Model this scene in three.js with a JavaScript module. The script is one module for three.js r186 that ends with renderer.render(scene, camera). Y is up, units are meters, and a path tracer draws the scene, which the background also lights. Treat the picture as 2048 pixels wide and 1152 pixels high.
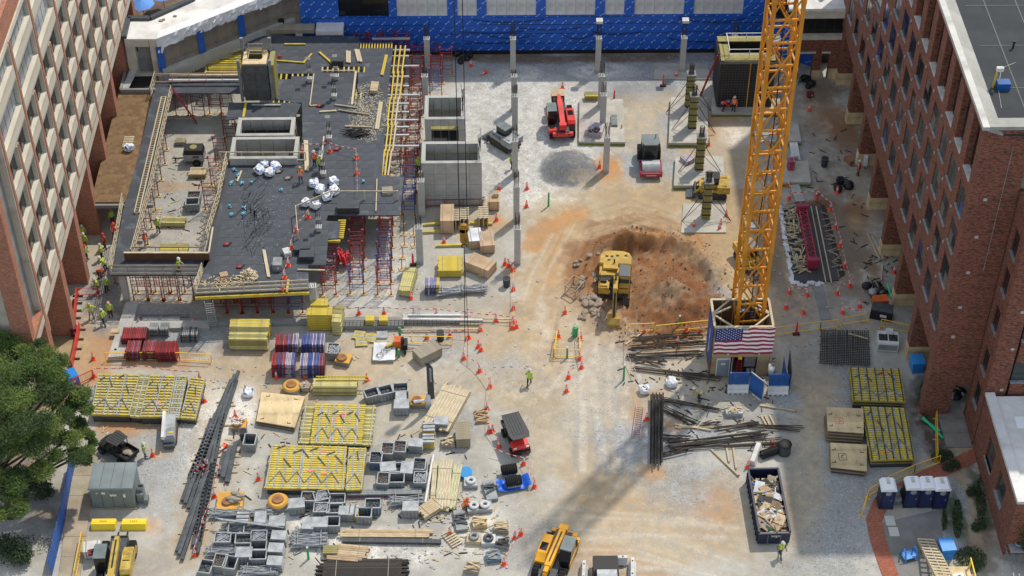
import * as THREE from 'three';
import { mergeGeometries } from 'three/addons/utils/BufferGeometryUtils.js';
import { MarchingCubes } from 'three/addons/objects/MarchingCubes.js';
import { ImprovedNoise } from 'three/addons/math/ImprovedNoise.js';

// ---------------------------------------------------------------- camera, sky, sun, exposure
const scene = new THREE.Scene();
const CAM_H = 106, FOCAL = 3520, PITCH = 42.3 * Math.PI / 180, YAW = -0.75 * Math.PI / 180;   // drone height; focal length in photo pixels
const camera = new THREE.PerspectiveCamera(2 * Math.atan(576 / FOCAL) * 180 / Math.PI, 16 / 9,1,2000);
camera.position.set(0, CAM_H, 0); camera.rotation.order = 'YXZ'; camera.rotation.set(-PITCH, YAW, 0);
const SUN = new THREE.Vector3(12,30,-14.5).normalize();
const sun = new THREE.DirectionalLight(0xfff5e6,3.35);
sun.position.set(0,0,-115).addScaledVector(SUN, 150); sun.target.position.set(0,0,-115); sun.castShadow = true; sun.shadow.radius = 2.2;
sun.shadow.mapSize.set(4096,4096);
Object.assign(sun.shadow.camera, { left: -75, right: 75, top: 75, bottom: -75, near: 10, far: 320 });
scene.add(sun, sun.target);
{ // clear-to-hazy summer sky: pale at the horizon, blue overhead, brighter round the sun, thin broken cloud
  const w = 512, h = 256, d = new Float32Array(w * h * 4), n = new ImprovedNoise();
  for (let j = 0; j < h; j++) for (let i = 0; i < w; i++) {
    const el = ((j + .5) / h - .5) * Math.PI, az = ((i + .5) / w) * 2 * Math.PI, ce = Math.cos(el), v = [-Math.cos(az) * ce, Math.sin(el), -Math.sin(az) * ce];
    // direction of an equirect texel is (cos, sin, sin) about the +x axis, turned half way round
    const up = Math.max(0, v[1]), s = Math.max(0,-v[0] * -SUN.x + v[1] * SUN.y + v[2] * SUN.z);
    let c = 0; const k = 1 / (up + .25); for (let o = 1; o < 5; o++) c += n.noise(v[0] * k * o * 1.3, v[2] * k * o * 1.3, o * 3) / o;
    const cl = THREE.MathUtils.smoothstep(c, .02,.7) * .75, g = Math.pow(1 - up, 2.2), glow = .35 * Math.pow(s, 6);
    const base = [.34 + .3 * g + glow, .42 + .27 * g + glow * .95,.55 + .2 * g + glow * .85], o = (j * w + i) * 4;
    for (let q = 0; q < 3; q++) d[o + q] = el < 0 ? .22 : base[q] * (1 - cl) + .92 * cl;
    d[o + 3] = 1;
  }
  const t = new THREE.DataTexture(d, w, h, THREE.RGBAFormat, THREE.FloatType);
  t.mapping = THREE.EquirectangularReflectionMapping; t.magFilter = t.minFilter = THREE.LinearFilter; t.needsUpdate = true;
  scene.background = t; scene.environment = t; scene.backgroundIntensity = scene.environmentIntensity = 1.3;
}
const renderer = new THREE.WebGLRenderer({ antialias: true });
renderer.setSize(1024,576); renderer.toneMapping = THREE.LinearToneMapping; renderer.toneMappingExposure = 1;
renderer.shadowMap.enabled = true; renderer.shadowMap.type = THREE.PCFSoftShadowMap;
camera.updateMatrixWorld();

// ---------------------------------------------------------------- survey: where a spot of the photograph lies on a level h of the site
const cP = Math.cos(PITCH), sP = Math.sin(PITCH), cY = Math.cos(YAW), sY = Math.sin(YAW);
function ray(px, py) {
  const x = (px - 1024) / FOCAL, y = -(py - 576) / FOCAL, y2 = y * cP - sP, z2 = -y * sP - cP;
  return [x * cY + z2 * sY, y2,-x * sY + z2 * cY];
}
const at = (px, py, h = 0) => { const d = ray(px, py), t = (h - CAM_H) / d[1]; return [d[0] * t, h, d[2] * t]; };
const atX = (px, py, X) => { const d = ray(px, py), t = X / d[0]; return [X, CAM_H + d[1] * t, d[2] * t]; };
const atZ = (px, py, Z) => { const d = ray(px, py), t = Z / d[2]; return [d[0] * t, CAM_H + d[1] * t, Z]; };
const turnOf = (p, q) => Math.atan2(-(q[2] - p[2]), q[0] - p[0]);          // rotation.y that lays local +x along p -> q
const distXZ = (p, q) => Math.hypot(q[0] - p[0], q[2] - p[2]);

// ---------------------------------------------------------------- chance, noise, textures
let seed = 20240611;
const rnd = () => { seed |= 0; seed = seed + 0x6D2B79F5 | 0; let t = Math.imul(seed ^ seed >>> 15,1 | seed); t = t + Math.imul(t ^ t >>> 7,61 | t) ^ t; return ((t ^ t >>> 14) >>> 0) / 4294967296; };
const rr = (a, b) => a + (b - a) * rnd(), pick = (a) => a[Math.floor(rnd() * a.length)];
const hash = (x, y) => { let h = Math.imul(x, 374761393) + Math.imul(y, 668265263) | 0; h = Math.imul(h ^ h >>> 13,1274126177); return ((h ^ h >>> 16) >>> 0) / 4294967296; };
function vnoise(x, y, per = 0) {
  const xi = Math.floor(x), yi = Math.floor(y), w = (a) => per ? ((a % per) + per) % per : a, fx = x - xi, fy = y - yi, u = fx * fx * (3 - 2 * fx), v = fy * fy * (3 - 2 * fy);
  const a = hash(w(xi), w(yi)), b = hash(w(xi + 1), w(yi)), c = hash(w(xi), w(yi + 1)), d = hash(w(xi + 1), w(yi + 1));
  return a + (b - a) * u + (c - a) * v + (a - b - c + d) * u * v;
}
function fbm(x, y, oct = 4, per = 0) { let s = 0, a = .5, t = 0; for (let o = 0; o < oct; o++) { s += a * vnoise(x, y, per); t += a; x *= 2; y *= 2; per *= 2; a *= .55; } return s / t; }
const sm = THREE.MathUtils.smoothstep, clamp = THREE.MathUtils.clamp;
function grain(size, metres, fn, srgb = true) {          // a tileable texture that covers metres x metres
  const d = new Uint8Array(size * size * 4);
  for (let j = 0; j < size; j++) for (let i = 0; i < size; i++) {
    const v = fn(i / size, j / size), o = (j * size + i) * 4, a = Array.isArray(v) ? v : [v, v, v];
    for (let q = 0; q < 3; q++) d[o + q] = clamp(a[q],0,1) * 255; d[o + 3] = 255;
  }
  const t = new THREE.DataTexture(d, size, size); t.wrapS = t.wrapT = THREE.RepeatWrapping; t.magFilter = THREE.LinearFilter; t.minFilter = THREE.LinearMipmapLinearFilter;
  t.generateMipmaps = true; t.repeat.set(1 / metres, 1 / metres); if (srgb) t.colorSpace = THREE.SRGBColorSpace; t.needsUpdate = true; return t;
}
const T = {
  dirt: grain(512,3, (u, v) => .8 + .34 * (fbm(u * 8, v * 8,5,8) - .5) + .14 * (hash(u * 512 | 0, v * 512 | 0) - .5)),
  soft: grain(256,6, (u, v) => .9 + .26 * (fbm(u * 5, v * 5,5,5) - .5)),
  wood: grain(512,2.4, (u, v) => { const g = fbm(u * 4, v * 48,4,4), k = vnoise(u * 8, v * 96,8); return .82 + .3 * (g - .5) + .16 * (k - .5); }),
  ply: grain(512,4.8, (u, v) => { const g = fbm(u * 10, v * 6,4,2), sh = .12 * (hash(u * 4 | 0, v * 2 | 0) - .5); return .86 + .24 * (g - .5) + sh + (hash(u * 90 | 0, v * 60 | 0) > .993 ? -.3 : 0); }),
  deck: grain(1024,9.6, (u, v) => { const sh = .16 * (hash(u * 8 | 0, v * 8 | 0) - .5), d = sm(fbm(u * 10, v * 10,5,10), .52,.74); return .66 + sh * .8 + .22 * d + (hash(u * 400 | 0, v * 400 | 0) > .9988 ? .3 : 0); }),
  steel: grain(256,2, (u, v) => .85 + .3 * (fbm(u * 6, v * 6,4,6) - .5) + (fbm(u * 12, v * 12,3,12) > .66 ? -.16 : 0)),
  concrete: grain(512,5, (u, v) => { const st = fbm(u * 16, v * 3,4,1); return .88 + .2 * (fbm(u * 6, v * 6,5,6) - .5) + .1 * (st - .5) + (hash(u * 300 | 0, v * 300 | 0) > .995 ? -.16 : 0); }),
  brick: grain(1024,4.4, (u, v) => {
    const rows = 64, r = Math.floor(v * rows), c = Math.floor(u * 20 + (r % 2 ? .5 : 0)) % 20, fu = (u * 20 + (r % 2 ? .5 : 0)) % 1, fv = v * rows % 1;
    const cl = fbm(u * 5 + r * .9, v * 16,3,0), k = hash(c + 7, r), dark = k + (cl - .5) * 1.1 > .72 ? 1 : 0, m = fv < .16 || fu < .05 ? 1 : 0, t = .85 + .3 * (hash(c, r + 91) - .5);
    return m ? [.52,.38,.33] : dark ? [.37 * t, .27 * t, .24 * t] : [.63 * t, .43 * t, .355 * t];
  }),
  brickFine: grain(1024,4.4, (u, v) => {
    const rows = 64, r = Math.floor(v * rows), o = (r % 2 ? .5 : 0), c = Math.floor(u * 20 + o) % 20, fu = (u * 20 + o) % 1, fv = v * rows % 1, t = .92 + .3 * (hash(c, r + 91) - .5), w = fbm(u * 6, v * 6,4,6) - .5;
    return fv < .16 || fu < .05 ? [.8,.66,.58] : [(.76 + .1 * w) * t, (.53 + .08 * w) * t, (.44 + .07 * w) * t];
  }),
};
const std = (rgb, rough = .85, tex = null, more = {}) => {
  const { tint, ...rest } = more, m = new THREE.MeshStandardMaterial({ roughness: rough, side: THREE.DoubleSide, ...rest }); m.color.setRGB(...rgb); if (tex) m.map = tex; return m;
};
const M = {   // real-world base colours (linear); textures average about 0.8
  concrete: std([.58,.58,.54],.9, T.concrete), concreteDark: std([.33,.335,.325],.9, T.concrete), precast: std([.82,.76,.62],.85, T.concrete), white: std([.8,.8,.78],.6, T.soft), wallTop: std([.56,.56,.53],.9, T.concrete), whiteMembrane: std([.86,.85,.82],.6, T.soft),
  brick: std([.88,.76,.68],.95, T.brick), brickLeft: std([.76,.67,.6],.95, T.brickFine), glass: std([.012,.015,.018],.12), glassGrey: std([.22,.25,.28],.15), frame: std([.03,.03,.03],.5),
  ply: std([.82,.64,.36],.8, T.ply), plyDark: std([.36,.25,.14],.85, T.ply), lumber: std([.78,.62,.38],.8, T.wood), lumberGrey: std([.46,.4,.31],.85, T.wood), lumberPale: std([.82,.7,.48],.8, T.wood),
  deck: std([.125,.148,.185],.62, T.deck), deckB: std([.105,.126,.16],.6, T.deck), deckC: std([.14,.165,.2],.66, T.deck), blackPly: std([.05,.054,.062],.55, T.soft),
  beamYellow: std([.84,.64,.07],.6, T.wood), beamPale: std([.78,.7,.28],.65, T.wood), beamOlive: std([.42,.37,.13],.75, T.wood),
  red: std([.5,.03,.035],.5, T.steel), redDark: std([.27,.03,.04],.6, T.steel), redBright: std([.8,.05,.035],.45, T.soft), blueFrame: std([.05,.1,.4],.55, T.steel), blueTarp: std([.015,.12,.5],.55, T.soft), navy: std([.014,.02,.06],.45, T.soft),
  purple: std([.3,.14,.25],.6, T.steel), pinkBlue: std([.17,.19,.48],.6, T.steel),
  galv: std([.36,.39,.4],.5, T.steel, { metalness: .25 }), galvPale: std([.52,.55,.57],.5, T.steel, { metalness: .2 }), steelDark: std([.1,.115,.13],.5, T.steel, { metalness: .3 }), rebar: std([.05,.043,.038],.8, T.steel), black: std([.014,.014,.015],.6, T.soft), rubber: std([.02,.02,.02],.9, T.dirt), alu: std([.66,.68,.69],.4, T.soft, { metalness: .3 }),
  catYellow: std([.72,.46,.06],.45, T.dirt), craneYellow: std([.84,.335,.022],.42, T.soft), telehandOrange: std([.88,.42,.01],.4, T.soft), orange: std([.85,.16,.02],.5, T.soft), orangeCap: std([.8,.42,.06],.6, T.soft), coneRed: std([.85,.09,.03],.55),
  tape: std([1,1,1],.6, null, { vertexColors: true }), cardboard: std([.6,.42,.26],.85, T.soft), bagWhite: std([.8,.82,.85],.6, T.soft), greenPipe: std([.02,.34,.13],.45), green: std([.02,.16,.05],.6), bluePlastic: std([.02,.22,.6],.4), blueCont: std([.015,.12,.42],.5, T.soft),
  soilDark: std([.18,.1,.055],1, T.dirt), rock: std([.62,.5,.39],.95, T.dirt), gravelPile: std([.3,.31,.32],1, T.dirt), asphaltRoof: std([.04,.046,.052],.85, T.soft), yellowRail: std([.82,.5,.03],.5), pinkForm: std([.5,.05,.11],.5, T.steel), lilac: std([.55,.48,.55],.7, T.soft), roofRed: std([.27,.02,.035],.5), genGrey: std([.19,.235,.24],.5, T.soft), body: std([1,1,1],.85, null, { vertexColors: true }), skin: std([.4,.23,.15],.7), bark: std([.1,.07,.045],1, T.dirt), grass: std([.05,.085,.025],1), mulch: std([.05,.035,.03],1),
};

// ---------------------------------------------------------------- building blocks
const V = (x, y, z) => new THREE.Vector3(x, y, z), _m = new THREE.Matrix4(), _q = new THREE.Quaternion(), _e = new THREE.Euler();
function planar(g) {                                        // uv in metres from the face's main direction
  const p = g.attributes.position, n = g.attributes.normal, uv = new Float32Array(p.count * 2);
  for (let i = 0; i < p.count; i++) {
    const f = i - i % 3; let nx = 0, ny = 0, nz = 0; for (let k = f; k < f + 3 && k < p.count; k++) { nx += n.getX(k); ny += n.getY(k); nz += n.getZ(k); }
    const ax = Math.abs(nx), ay = Math.abs(ny), az = Math.abs(nz), x = p.getX(i), y = p.getY(i), z = p.getZ(i);
    if (ay >= ax && ay >= az) { uv[2 * i] = x; uv[2 * i + 1] = z; } else if (ax >= az) { uv[2 * i] = z; uv[2 * i + 1] = y; } else { uv[2 * i] = x; uv[2 * i + 1] = y; }
  }
  g.setAttribute('uv', new THREE.BufferAttribute(uv, 2)); return g;
}
const BOX = new THREE.BoxGeometry(1,1,1).toNonIndexed();
class Shape3 {
  constructor() { this.g = []; }
  add(g, m) { g=g.index?g.toNonIndexed():g.clone(); if (m) g.applyMatrix4(m); for (const k of Object.keys(g.attributes)) if (k !== 'position' && k !== 'normal' && k !== 'color') g.deleteAttribute(k); g.morphAttributes = {}; this.g.push(g); return this; }
  box(w, h, d, x = 0, y = 0, z = 0, ry = 0, rx = 0, rz = 0) {            // y is the bottom
    _q.setFromEuler(_e.set(rx, ry, rz, 'YXZ')); return this.add(BOX, _m.compose(V(x, y + h / 2, z), _q, V(w, h, d)));
  }
  beam(p, q, w = .1, h = w, roll = 0) {                      // a bar from p to q, w wide, h high
    const a = V(...p), b = V(...q), d = b.clone().sub(a), L = d.length(), x = d.normalize(); let up = Math.abs(x.y) > .98 ? V(0,0,1) : V(0,1,0);
    const z = x.clone().cross(up).normalize(), y = z.clone().cross(x); const r = new THREE.Matrix4().makeBasis(x, y, z); if (roll) r.multiply(new THREE.Matrix4().makeRotationX(roll));
    r.scale(V(L, h, w)).setPosition(a.add(b).multiplyScalar(.5)); return this.add(BOX, r);
  }
  rod(p, q, r = .025, seg = 6) {
    const a = V(...p), b = V(...q), d = b.clone().sub(a), L = d.length(); _q.setFromUnitVectors(V(0,1,0), d.normalize());
    return this.add(new THREE.CylinderGeometry(r, r, L, seg), new THREE.Matrix4().compose(a.add(b).multiplyScalar(.5), _q, V(1,1,1)));
  }
  cyl(r1, r2, h, x = 0, y = 0, z = 0, seg = 12, rx = 0, rz = 0) {       // r1 top, r2 bottom; y is the bottom when upright
    _q.setFromEuler(_e.set(rx, 0, rz)); return this.add(new THREE.CylinderGeometry(r1, r2, h, seg), _m.compose(V(x, rx || rz ? y : y + h / 2, z), _q, V(1,1,1)));
  }
  ball(r, x, y, z, sx = 1, sy = 1, sz = 1, seg = 10) { return this.add(new THREE.SphereGeometry(r, seg, Math.max(6, seg * .7 | 0)), new THREE.Matrix4().makeScale(sx, sy, sz).setPosition(x, y, z)); }
  slab(pts, h, y) {                                         // pts: [x, z] outline; from y up to y + h
    const s = new THREE.Shape(pts.map(([x, z]) => new THREE.Vector2(x, -z))), g = new THREE.ExtrudeGeometry(s, { depth: h, bevelEnabled: false });
    return this.add(g, new THREE.Matrix4().makeRotationX(-Math.PI / 2).setPosition(0, y, 0));
  }
  prof(pts, depth, mat, bevel = 0) {                        // [x, y] outline pushed along z, centred
    const g = new THREE.ExtrudeGeometry(new THREE.Shape(pts.map(([x, y]) => new THREE.Vector2(x, y))), { depth: depth - 2 * bevel, bevelEnabled: bevel > 0, bevelSize: bevel, bevelThickness: bevel, bevelSegments: 1 });
    g.translate(0,0,-depth / 2 + bevel); return this.add(g, mat);
  }
  to(name, mat, parent = scene) {
    const g = planar(this.g.length > 1 ? mergeGeometries(this.g) : this.g[0]), o = new THREE.Mesh(g, mat); o.name = parent === scene ? numbered(name) : name; o.castShadow = o.receiveShadow = true; parent.add(o); return o;
  }
}
const S = () => new Shape3();
const names = {};
function numbered(n) { n = n.replace(/_\d{3}$/, ''); const k = names[n] = (names[n] ?? -1) + 1; return k ? n + '_' + String(k).padStart(3, '0') : n; }
function tag(o, label, category, group) { o.userData = { label, category }; if (group) o.userData.group = group; return o; }
function thing(name, label, category, p = [0,0,0], ry = 0, group) {
  const o = new THREE.Group(); o.name = numbered(name); scene.add(o); o.position.set(...p); o.rotation.y = ry; return tag(o, label, category, group);
}
function copy(r, label, p, ry = 0) { const c = r.clone(); c.name = numbered(r.name); scene.add(c); c.position.set(...p); c.rotation.y = ry; c.userData = { ...r.userData }; if (label) c.userData.label = label; return c; }
const boxes = new Map();                                      // boxes of equal size share one geometry, with uv in metres
function sized(s) { const k = s.map((v) => v.toFixed(3)).join(); if (!boxes.has(k)) boxes.set(k, planar(BOX.clone().scale(...s))); return boxes.get(k); }
const piece = (geo, name, mat, parent, p = [0,0,0], ry = 0, s) => {   // a part; a box part of a box part is given in fractions of it
  const ps = parent.boxSize; if (ps && s) { s = s.map((v, i) => v * ps[i]); p = p.map((v, i) => v * ps[i]); }
  const b = geo === boxGeo && s, o = new THREE.Mesh(b ? sized(s) : geo, mat); if (b) { o.boxSize = s; s = null; } o.name = name; o.castShadow = o.receiveShadow = true; o.position.set(...p); o.rotation.y = ry; if (s) o.scale.set(...s); parent.add(o); return o; };
const setting = (o) => { o.userData = { kind: 'structure' }; return o; };
const ORD = ['first', 'second', 'third', 'fourth', 'fifth', 'sixth', 'seventh', 'eighth', 'ninth', 'tenth', 'eleventh', 'twelfth', 'thirteenth', 'fourteenth', 'fifteenth', 'sixteenth', 'seventeenth', 'eighteenth', 'nineteenth', 'twentieth'];
const ord = (i, n) => i === n - 1 && n > 1 ? 'last' : ORD[i] ?? ('number ' + (i + 1));
const boxGeo = planar(BOX.clone());
const D = 3.7;     // level of the formwork deck

// ---------------------------------------------------------------- ground: one sheet with relief near, colour from soil, gravel, dust and some painted shade laid as patches
const GX0 = -44, GX1 = 48, GZ0 = -158, GZ1 = -78;
const dome = (x, z, c, rx, rz, h, rot = 0) => { const dx = x - c[0], dz = z - c[2], a = dx * Math.cos(rot) + dz * Math.sin(rot), b = -dx * Math.sin(rot) + dz * Math.cos(rot), d = Math.hypot(a / rx, b / rz); return h * (1 - sm(d, 0,1)); };
const PIT = at(1308,572), HEAP = at(1345,600), GPILE = at(1136,338), TRC = at(1622,492);
function relief(x, z) {
  let y = .05 * (fbm(x * .35 + 9, z * .35 + 40,3) - .5);
  const dx = x - PIT[0], dz = z - PIT[2], d = Math.hypot(dx / 6.6, dz / 7.2), n = fbm(x * .9 + 3, z * .9,4) - .5, n2 = fbm(x * 2.6, z * 2.6 + 50,3) - .5;
  if (d < 1.35) {
    const ang = Math.atan2(dz, dx), far = sm(-dz, -3,5);                    // a spoil ridge curls round the far side of the dig
    const u = d - .8 + n * .16, ridge = Math.exp(-Math.pow(u / (u < 0 ? .075 : .2), 2)) * (.25 + 1.7 * far) * (.8 + .4 * Math.sin(ang * 3 + 1));
    y += ridge + .1 * Math.sin(d * 46 + n * 9) * sm(d, .35,.5) * (1 - sm(d, .95,1.2)) * (.5 + n) + dome(x, z, HEAP, 4.4,4.6,1.7) * (1 + n * .8) - (1 - sm(d, .35,.85)) * .7 * sm(-dx, -2,3) + n * .5 * (1 - sm(d, .8,1.3)) + n2 * .75 * (1 - sm(d, .9,1.25));
    const sc = Math.hypot((x - at(1280,478)[0]) / 3.4, (z - at(1280,478)[2]) / 1.6); if (sc < 1) y -= .8 * (1 - sc * sc);
  }
  y += dome(x, z, GPILE, 2.7,2.9,1.25) * (1 + .25 * n) + (Math.hypot(x - GPILE[0], z - GPILE[2]) < 2.8 ? n2 * .16 : 0);
  return y;
}
{
  const N = 2048, cx = (GX1 - GX0) / N, cz = (GZ1 - GZ0) / N, C = new Float32Array(N * N * 3), W1 = new Float32Array(N * N), W2 = new Float32Array(N * N), ST = new Float32Array(N * N);
  for (let j = 0; j < N; j++) for (let i = 0; i < N; i++) {
    const x = GX0 + i * cx, z = GZ0 + j * cz, o = j * N + i; W1[o] = fbm(x * .45, z * .45,4) - .5; W2[o] = fbm(x * 1.9 + 70, z * 1.9,3) - .5;
    const b = 1 + .5 * W1[o] + .24 * W2[o]; C[3 * o] = .38 * b; C[3 * o + 1] = .364 * b; C[3 * o + 2] = .322 * b;
  }
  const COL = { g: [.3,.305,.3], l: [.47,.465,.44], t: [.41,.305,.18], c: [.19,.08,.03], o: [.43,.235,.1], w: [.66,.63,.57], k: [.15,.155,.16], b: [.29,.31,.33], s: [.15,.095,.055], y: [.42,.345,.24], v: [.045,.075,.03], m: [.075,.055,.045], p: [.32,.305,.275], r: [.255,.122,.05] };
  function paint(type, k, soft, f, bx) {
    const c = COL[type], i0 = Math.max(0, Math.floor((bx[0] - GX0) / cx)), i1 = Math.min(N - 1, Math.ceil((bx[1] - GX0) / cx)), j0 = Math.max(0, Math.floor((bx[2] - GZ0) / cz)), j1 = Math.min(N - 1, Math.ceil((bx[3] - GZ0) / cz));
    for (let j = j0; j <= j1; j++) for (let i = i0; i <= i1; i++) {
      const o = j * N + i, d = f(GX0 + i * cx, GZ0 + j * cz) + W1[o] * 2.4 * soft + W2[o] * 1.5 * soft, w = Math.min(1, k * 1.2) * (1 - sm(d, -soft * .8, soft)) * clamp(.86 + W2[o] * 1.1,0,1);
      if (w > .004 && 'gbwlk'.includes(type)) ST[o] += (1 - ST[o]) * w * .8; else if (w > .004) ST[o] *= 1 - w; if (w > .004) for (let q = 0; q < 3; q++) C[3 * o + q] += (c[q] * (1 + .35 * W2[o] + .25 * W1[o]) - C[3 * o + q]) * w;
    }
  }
  const E = (type, k, soft, px, py, rx, ry, rot = 0) => {       // a patch: centre and half sizes read off the photograph
    const c = at(px, py), a = Math.abs(at(px + rx, py)[0] - c[0]), b = Math.abs(at(px, py + ry)[2] - at(px, py - ry)[2]) / 2, R = Math.max(a, b) + soft * 3, m = Math.min(a, b);
    paint(type, k, soft, (x, z) => { const dx = x - c[0], dz = z - c[2], u = dx * Math.cos(rot) + dz * Math.sin(rot), v = -dx * Math.sin(rot) + dz * Math.cos(rot); return (Math.hypot(u / a, v / b) - 1) * m; }, [c[0] - R, c[0] + R, c[2] - R, c[2] + R]);
  };
  const L = (type, k, soft, w, ...pts) => {                     // a strip or wheel track of width w metres
    const p = pts.map(([x, y]) => at(x, y)); let b = [1e9,-1e9,1e9,-1e9]; for (const q of p) b = [Math.min(b[0], q[0] - w - soft * 3), Math.max(b[1], q[0] + w + soft * 3), Math.min(b[2], q[2] - w - soft * 3), Math.max(b[3], q[2] + w + soft * 3)];
    paint(type, k, soft, (x, z) => { let m = 1e9; for (let i = 0; i + 1 < p.length; i++) { const ax = p[i][0], az = p[i][2], bx = p[i + 1][0] - ax, bz = p[i + 1][2] - az, t = clamp(((x - ax) * bx + (z - az) * bz) / (bx * bx + bz * bz), 0,1); m = Math.min(m, Math.hypot(x - ax - bx * t, z - az - bz * t)); } return m - w / 2; }, b);
  };
  // far court: pale crushed stone, browner by the wrapped building, its shade painted in grey
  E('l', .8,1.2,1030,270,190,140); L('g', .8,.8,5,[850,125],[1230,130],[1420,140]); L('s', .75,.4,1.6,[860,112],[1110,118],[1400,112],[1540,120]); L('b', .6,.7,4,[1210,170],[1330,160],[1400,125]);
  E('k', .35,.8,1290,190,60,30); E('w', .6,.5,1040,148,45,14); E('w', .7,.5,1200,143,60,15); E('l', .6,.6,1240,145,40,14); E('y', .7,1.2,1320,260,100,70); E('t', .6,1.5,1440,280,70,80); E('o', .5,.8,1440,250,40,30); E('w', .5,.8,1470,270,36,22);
  E('b', .75,.7,1270,350,26,60); E('b', .7,.6,1345,345,22,50); E('b', .6,.6,1330,255,16,24); E('o', .9,.5,1215,340,32,30); E('o', .6,.5,1230,370,40,14); E('k', 1,.3,1136,338,58,38); E('k', .8,.5,1136,345,48,26); E('w', .6,.8,1110,400,60,24); E('l', .7,.6,1180,395,60,22);
  E('y', .75,1.4,1300,390,140,40); L('t', .85,.8,4,[1120,440],[1240,400],[1350,400],[1460,440],[1480,560]); E('t', .7,.8,1420,400,60,40);
  // haul road
  L('y', .85,1.3,7,[1130,430],[1095,620],[1050,760]); L('t', .9,.8,4.4,[1140,440],[1100,600],[1070,720],[1080,800]); L('o', .8,.7,2.6,[1150,430],[1100,460],[1060,490]); L('o', .6,.6,1.6,[1125,480],[1085,620],[1060,740]);
  for (let k = 0; k < 16; k++) { const x = k * 6.5 + rr(-5,5); L(k % 3 ? 'y' : k % 2 ? 'o' : 'w', rr(.1,.26), .16, rr(.15,.4), [1185 - x, 436 + x * .4],[1122 - x * .7,540],[1094 - x * .75,640],[1076 - x * .6,760 + rr(-40,60)]); }
  E('w', .8,.3,1082,622,9,18); E('w', .7,.3,1070,650,22,10); E('w', .6,.3,1092,664,12,16); E('w', .5,.3,1075,690,16,6); E('o', .6,.4,1095,790,16,14);
  L('s', .45,.15,.5,[1135,560],[1115,640],[1107,720]); L('c', .55,.2,.3,[1114,630],[1106,700],[1104,740]);
  for (let k = 0; k < 4; k++) L('w', .5,.15,.35,[1110 + k * 7,760],[1130 + k * 8,800],[1150 + k * 7,820]);
  // the dig
  E('t', .95,1.2,1310,560,200,150); E('r', 1,.8,1288,562,166,132); E('c', .9,.6,1245,470,80,32); E('c', .9,.7,1380,590,70,70); E('c', .8,.6,1260,640,80,30); E('o', .8,.3,1280,479,56,15); L('c', .9,.25,1.3,[1160,535],[1190,470],[1262,446],[1340,462],[1405,518],[1434,590],[1425,640]); E('r', .8,.6,1170,560,34,60); E('y', .35,.8,1340,610,36,22); L('t', .6,.4,1.6,[1170,470],[1240,445],[1330,452],[1400,520]);
  L('s', .6,.3,.5,[1290,455],[1380,500],[1425,560],[1420,620]); E('c', .7,.8,1300,655,110,20); E('s', .5,.5,1225,610,24,30); E('y', .6,.9,1450,560,40,60); E('b', .5,.6,1445,590,40,12); E('c', .9,.4,1256,668,22,14); E('o', .5,.8,1440,490,70,40);
  for (let k = 0; k < 14; k++) { const r = 86 + k * 7, h = [1262,520]; L(k % 3 ? 'y' : 's', .12,.12,.22,[h[0] - r, h[1] + 12],[h[0] - r * .72, h[1] - r * .5],[h[0], h[1] - r * .72],[h[0] + r * .8, h[1] - r * .42],[h[0] + r * 1.2, h[1] + 20]); }
  // crossing and near court
  E('y', .6,1.6,1180,850,150,130); E('b', .6,1,1190,760,60,50); E('b', .75,.7,1245,730,40,50); E('b', .6,1,1040,740,60,40); E('g', .35,1.2,1110,830,70,40); E('y', .6,.8,1090,860,30,30); E('t', .45,1,1260,940,140,60); E('o', .5,.5,1265,800,14,40); E('w', .4,1,1180,770,40,60);
  E('y', .8,2,1290,1060,220,90); E('t', .55,1.2,1250,1000,90,50); E('b', .6,1.4,1400,970,110,50); E('g', .4,1.5,1330,920,70,50); E('t', .5,.9,1460,990,40,60); E('o', .4,.8,1430,1010,40,30); E('o', .35,.8,1210,1110,60,20);
  for (let k = 0; k < 16; k++) { const y = 1000 + k * 11, x = 1130 + rr(-30,60); L(k % 2 ? 'w' : 'o', .2,.2,.35,[x, y],[x + 150, y + rr(-10,30)],[x + 320, y + rr(20,60)]); }
  for (let k = 0; k < 8; k++) { const x = 1150 + k * 14; L(k % 2 ? 'w' : 'b', .3,.2,.5,[x, 700],[x + rr(-10,10), 800],[x + rr(-20,40), 940]); }
  E('g', .5,1,1060,1090,70,60); E('b', .4,.8,980,700,60,40); E('y', .6,1,980,690,40,14); E('t', .45,.7,900,660,110,14); E('y', .5,.8,940,440,90,40); E('o', .55,.5,990,445,30,14); E('o', .5,.4,1025,545,16,10);
  E('t', .75,1.6,1530,470,90,120); E('s', .55,1.4,1700,380,60,160); E('t', .55,1.6,1660,300,70,120); E('r', .6,1.2,1690,500,50,70); E('t', .6,1.4,1540,620,60,70); E('y', .55,2,1150,700,140,120); E('t', .5,1.6,960,640,110,60); E('y', .5,2,700,760,300,60); E('t', .45,1.4,1480,720,90,80); E('y', .5,1.6,430,900,60,160);
  E('t', .8,1.4,1540,560,70,110); E('o', .6,1,1545,440,40,50); E('o', .55,1.2,1690,500,50,80); E('o', .5,1,1715,420,40,50); E('c', .45,.9,1690,300,60,50); E('t', .5,1.2,1690,640,60,40);
  for (let k = 0; k < 22; k++) { const x = rr(1060,1420), y = rr(640,1060), a = rr(-.5,.5) + (k % 4 ? 0 : 1.1), b = rr(-.5,.5), P = (s, o) => [x + 120 * Math.sin(a) * s + 70 * b * s * s + o, y - 95 * Math.cos(a) * s]; for (const o of [0,42]) L(k % 3 === 1 ? 'p' : k % 3 ? 'w' : 'y', rr(.1,.22), .12,.34, P(-1, o), P(-.4, o), P(.2, o), P(.8, o)); }
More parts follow.
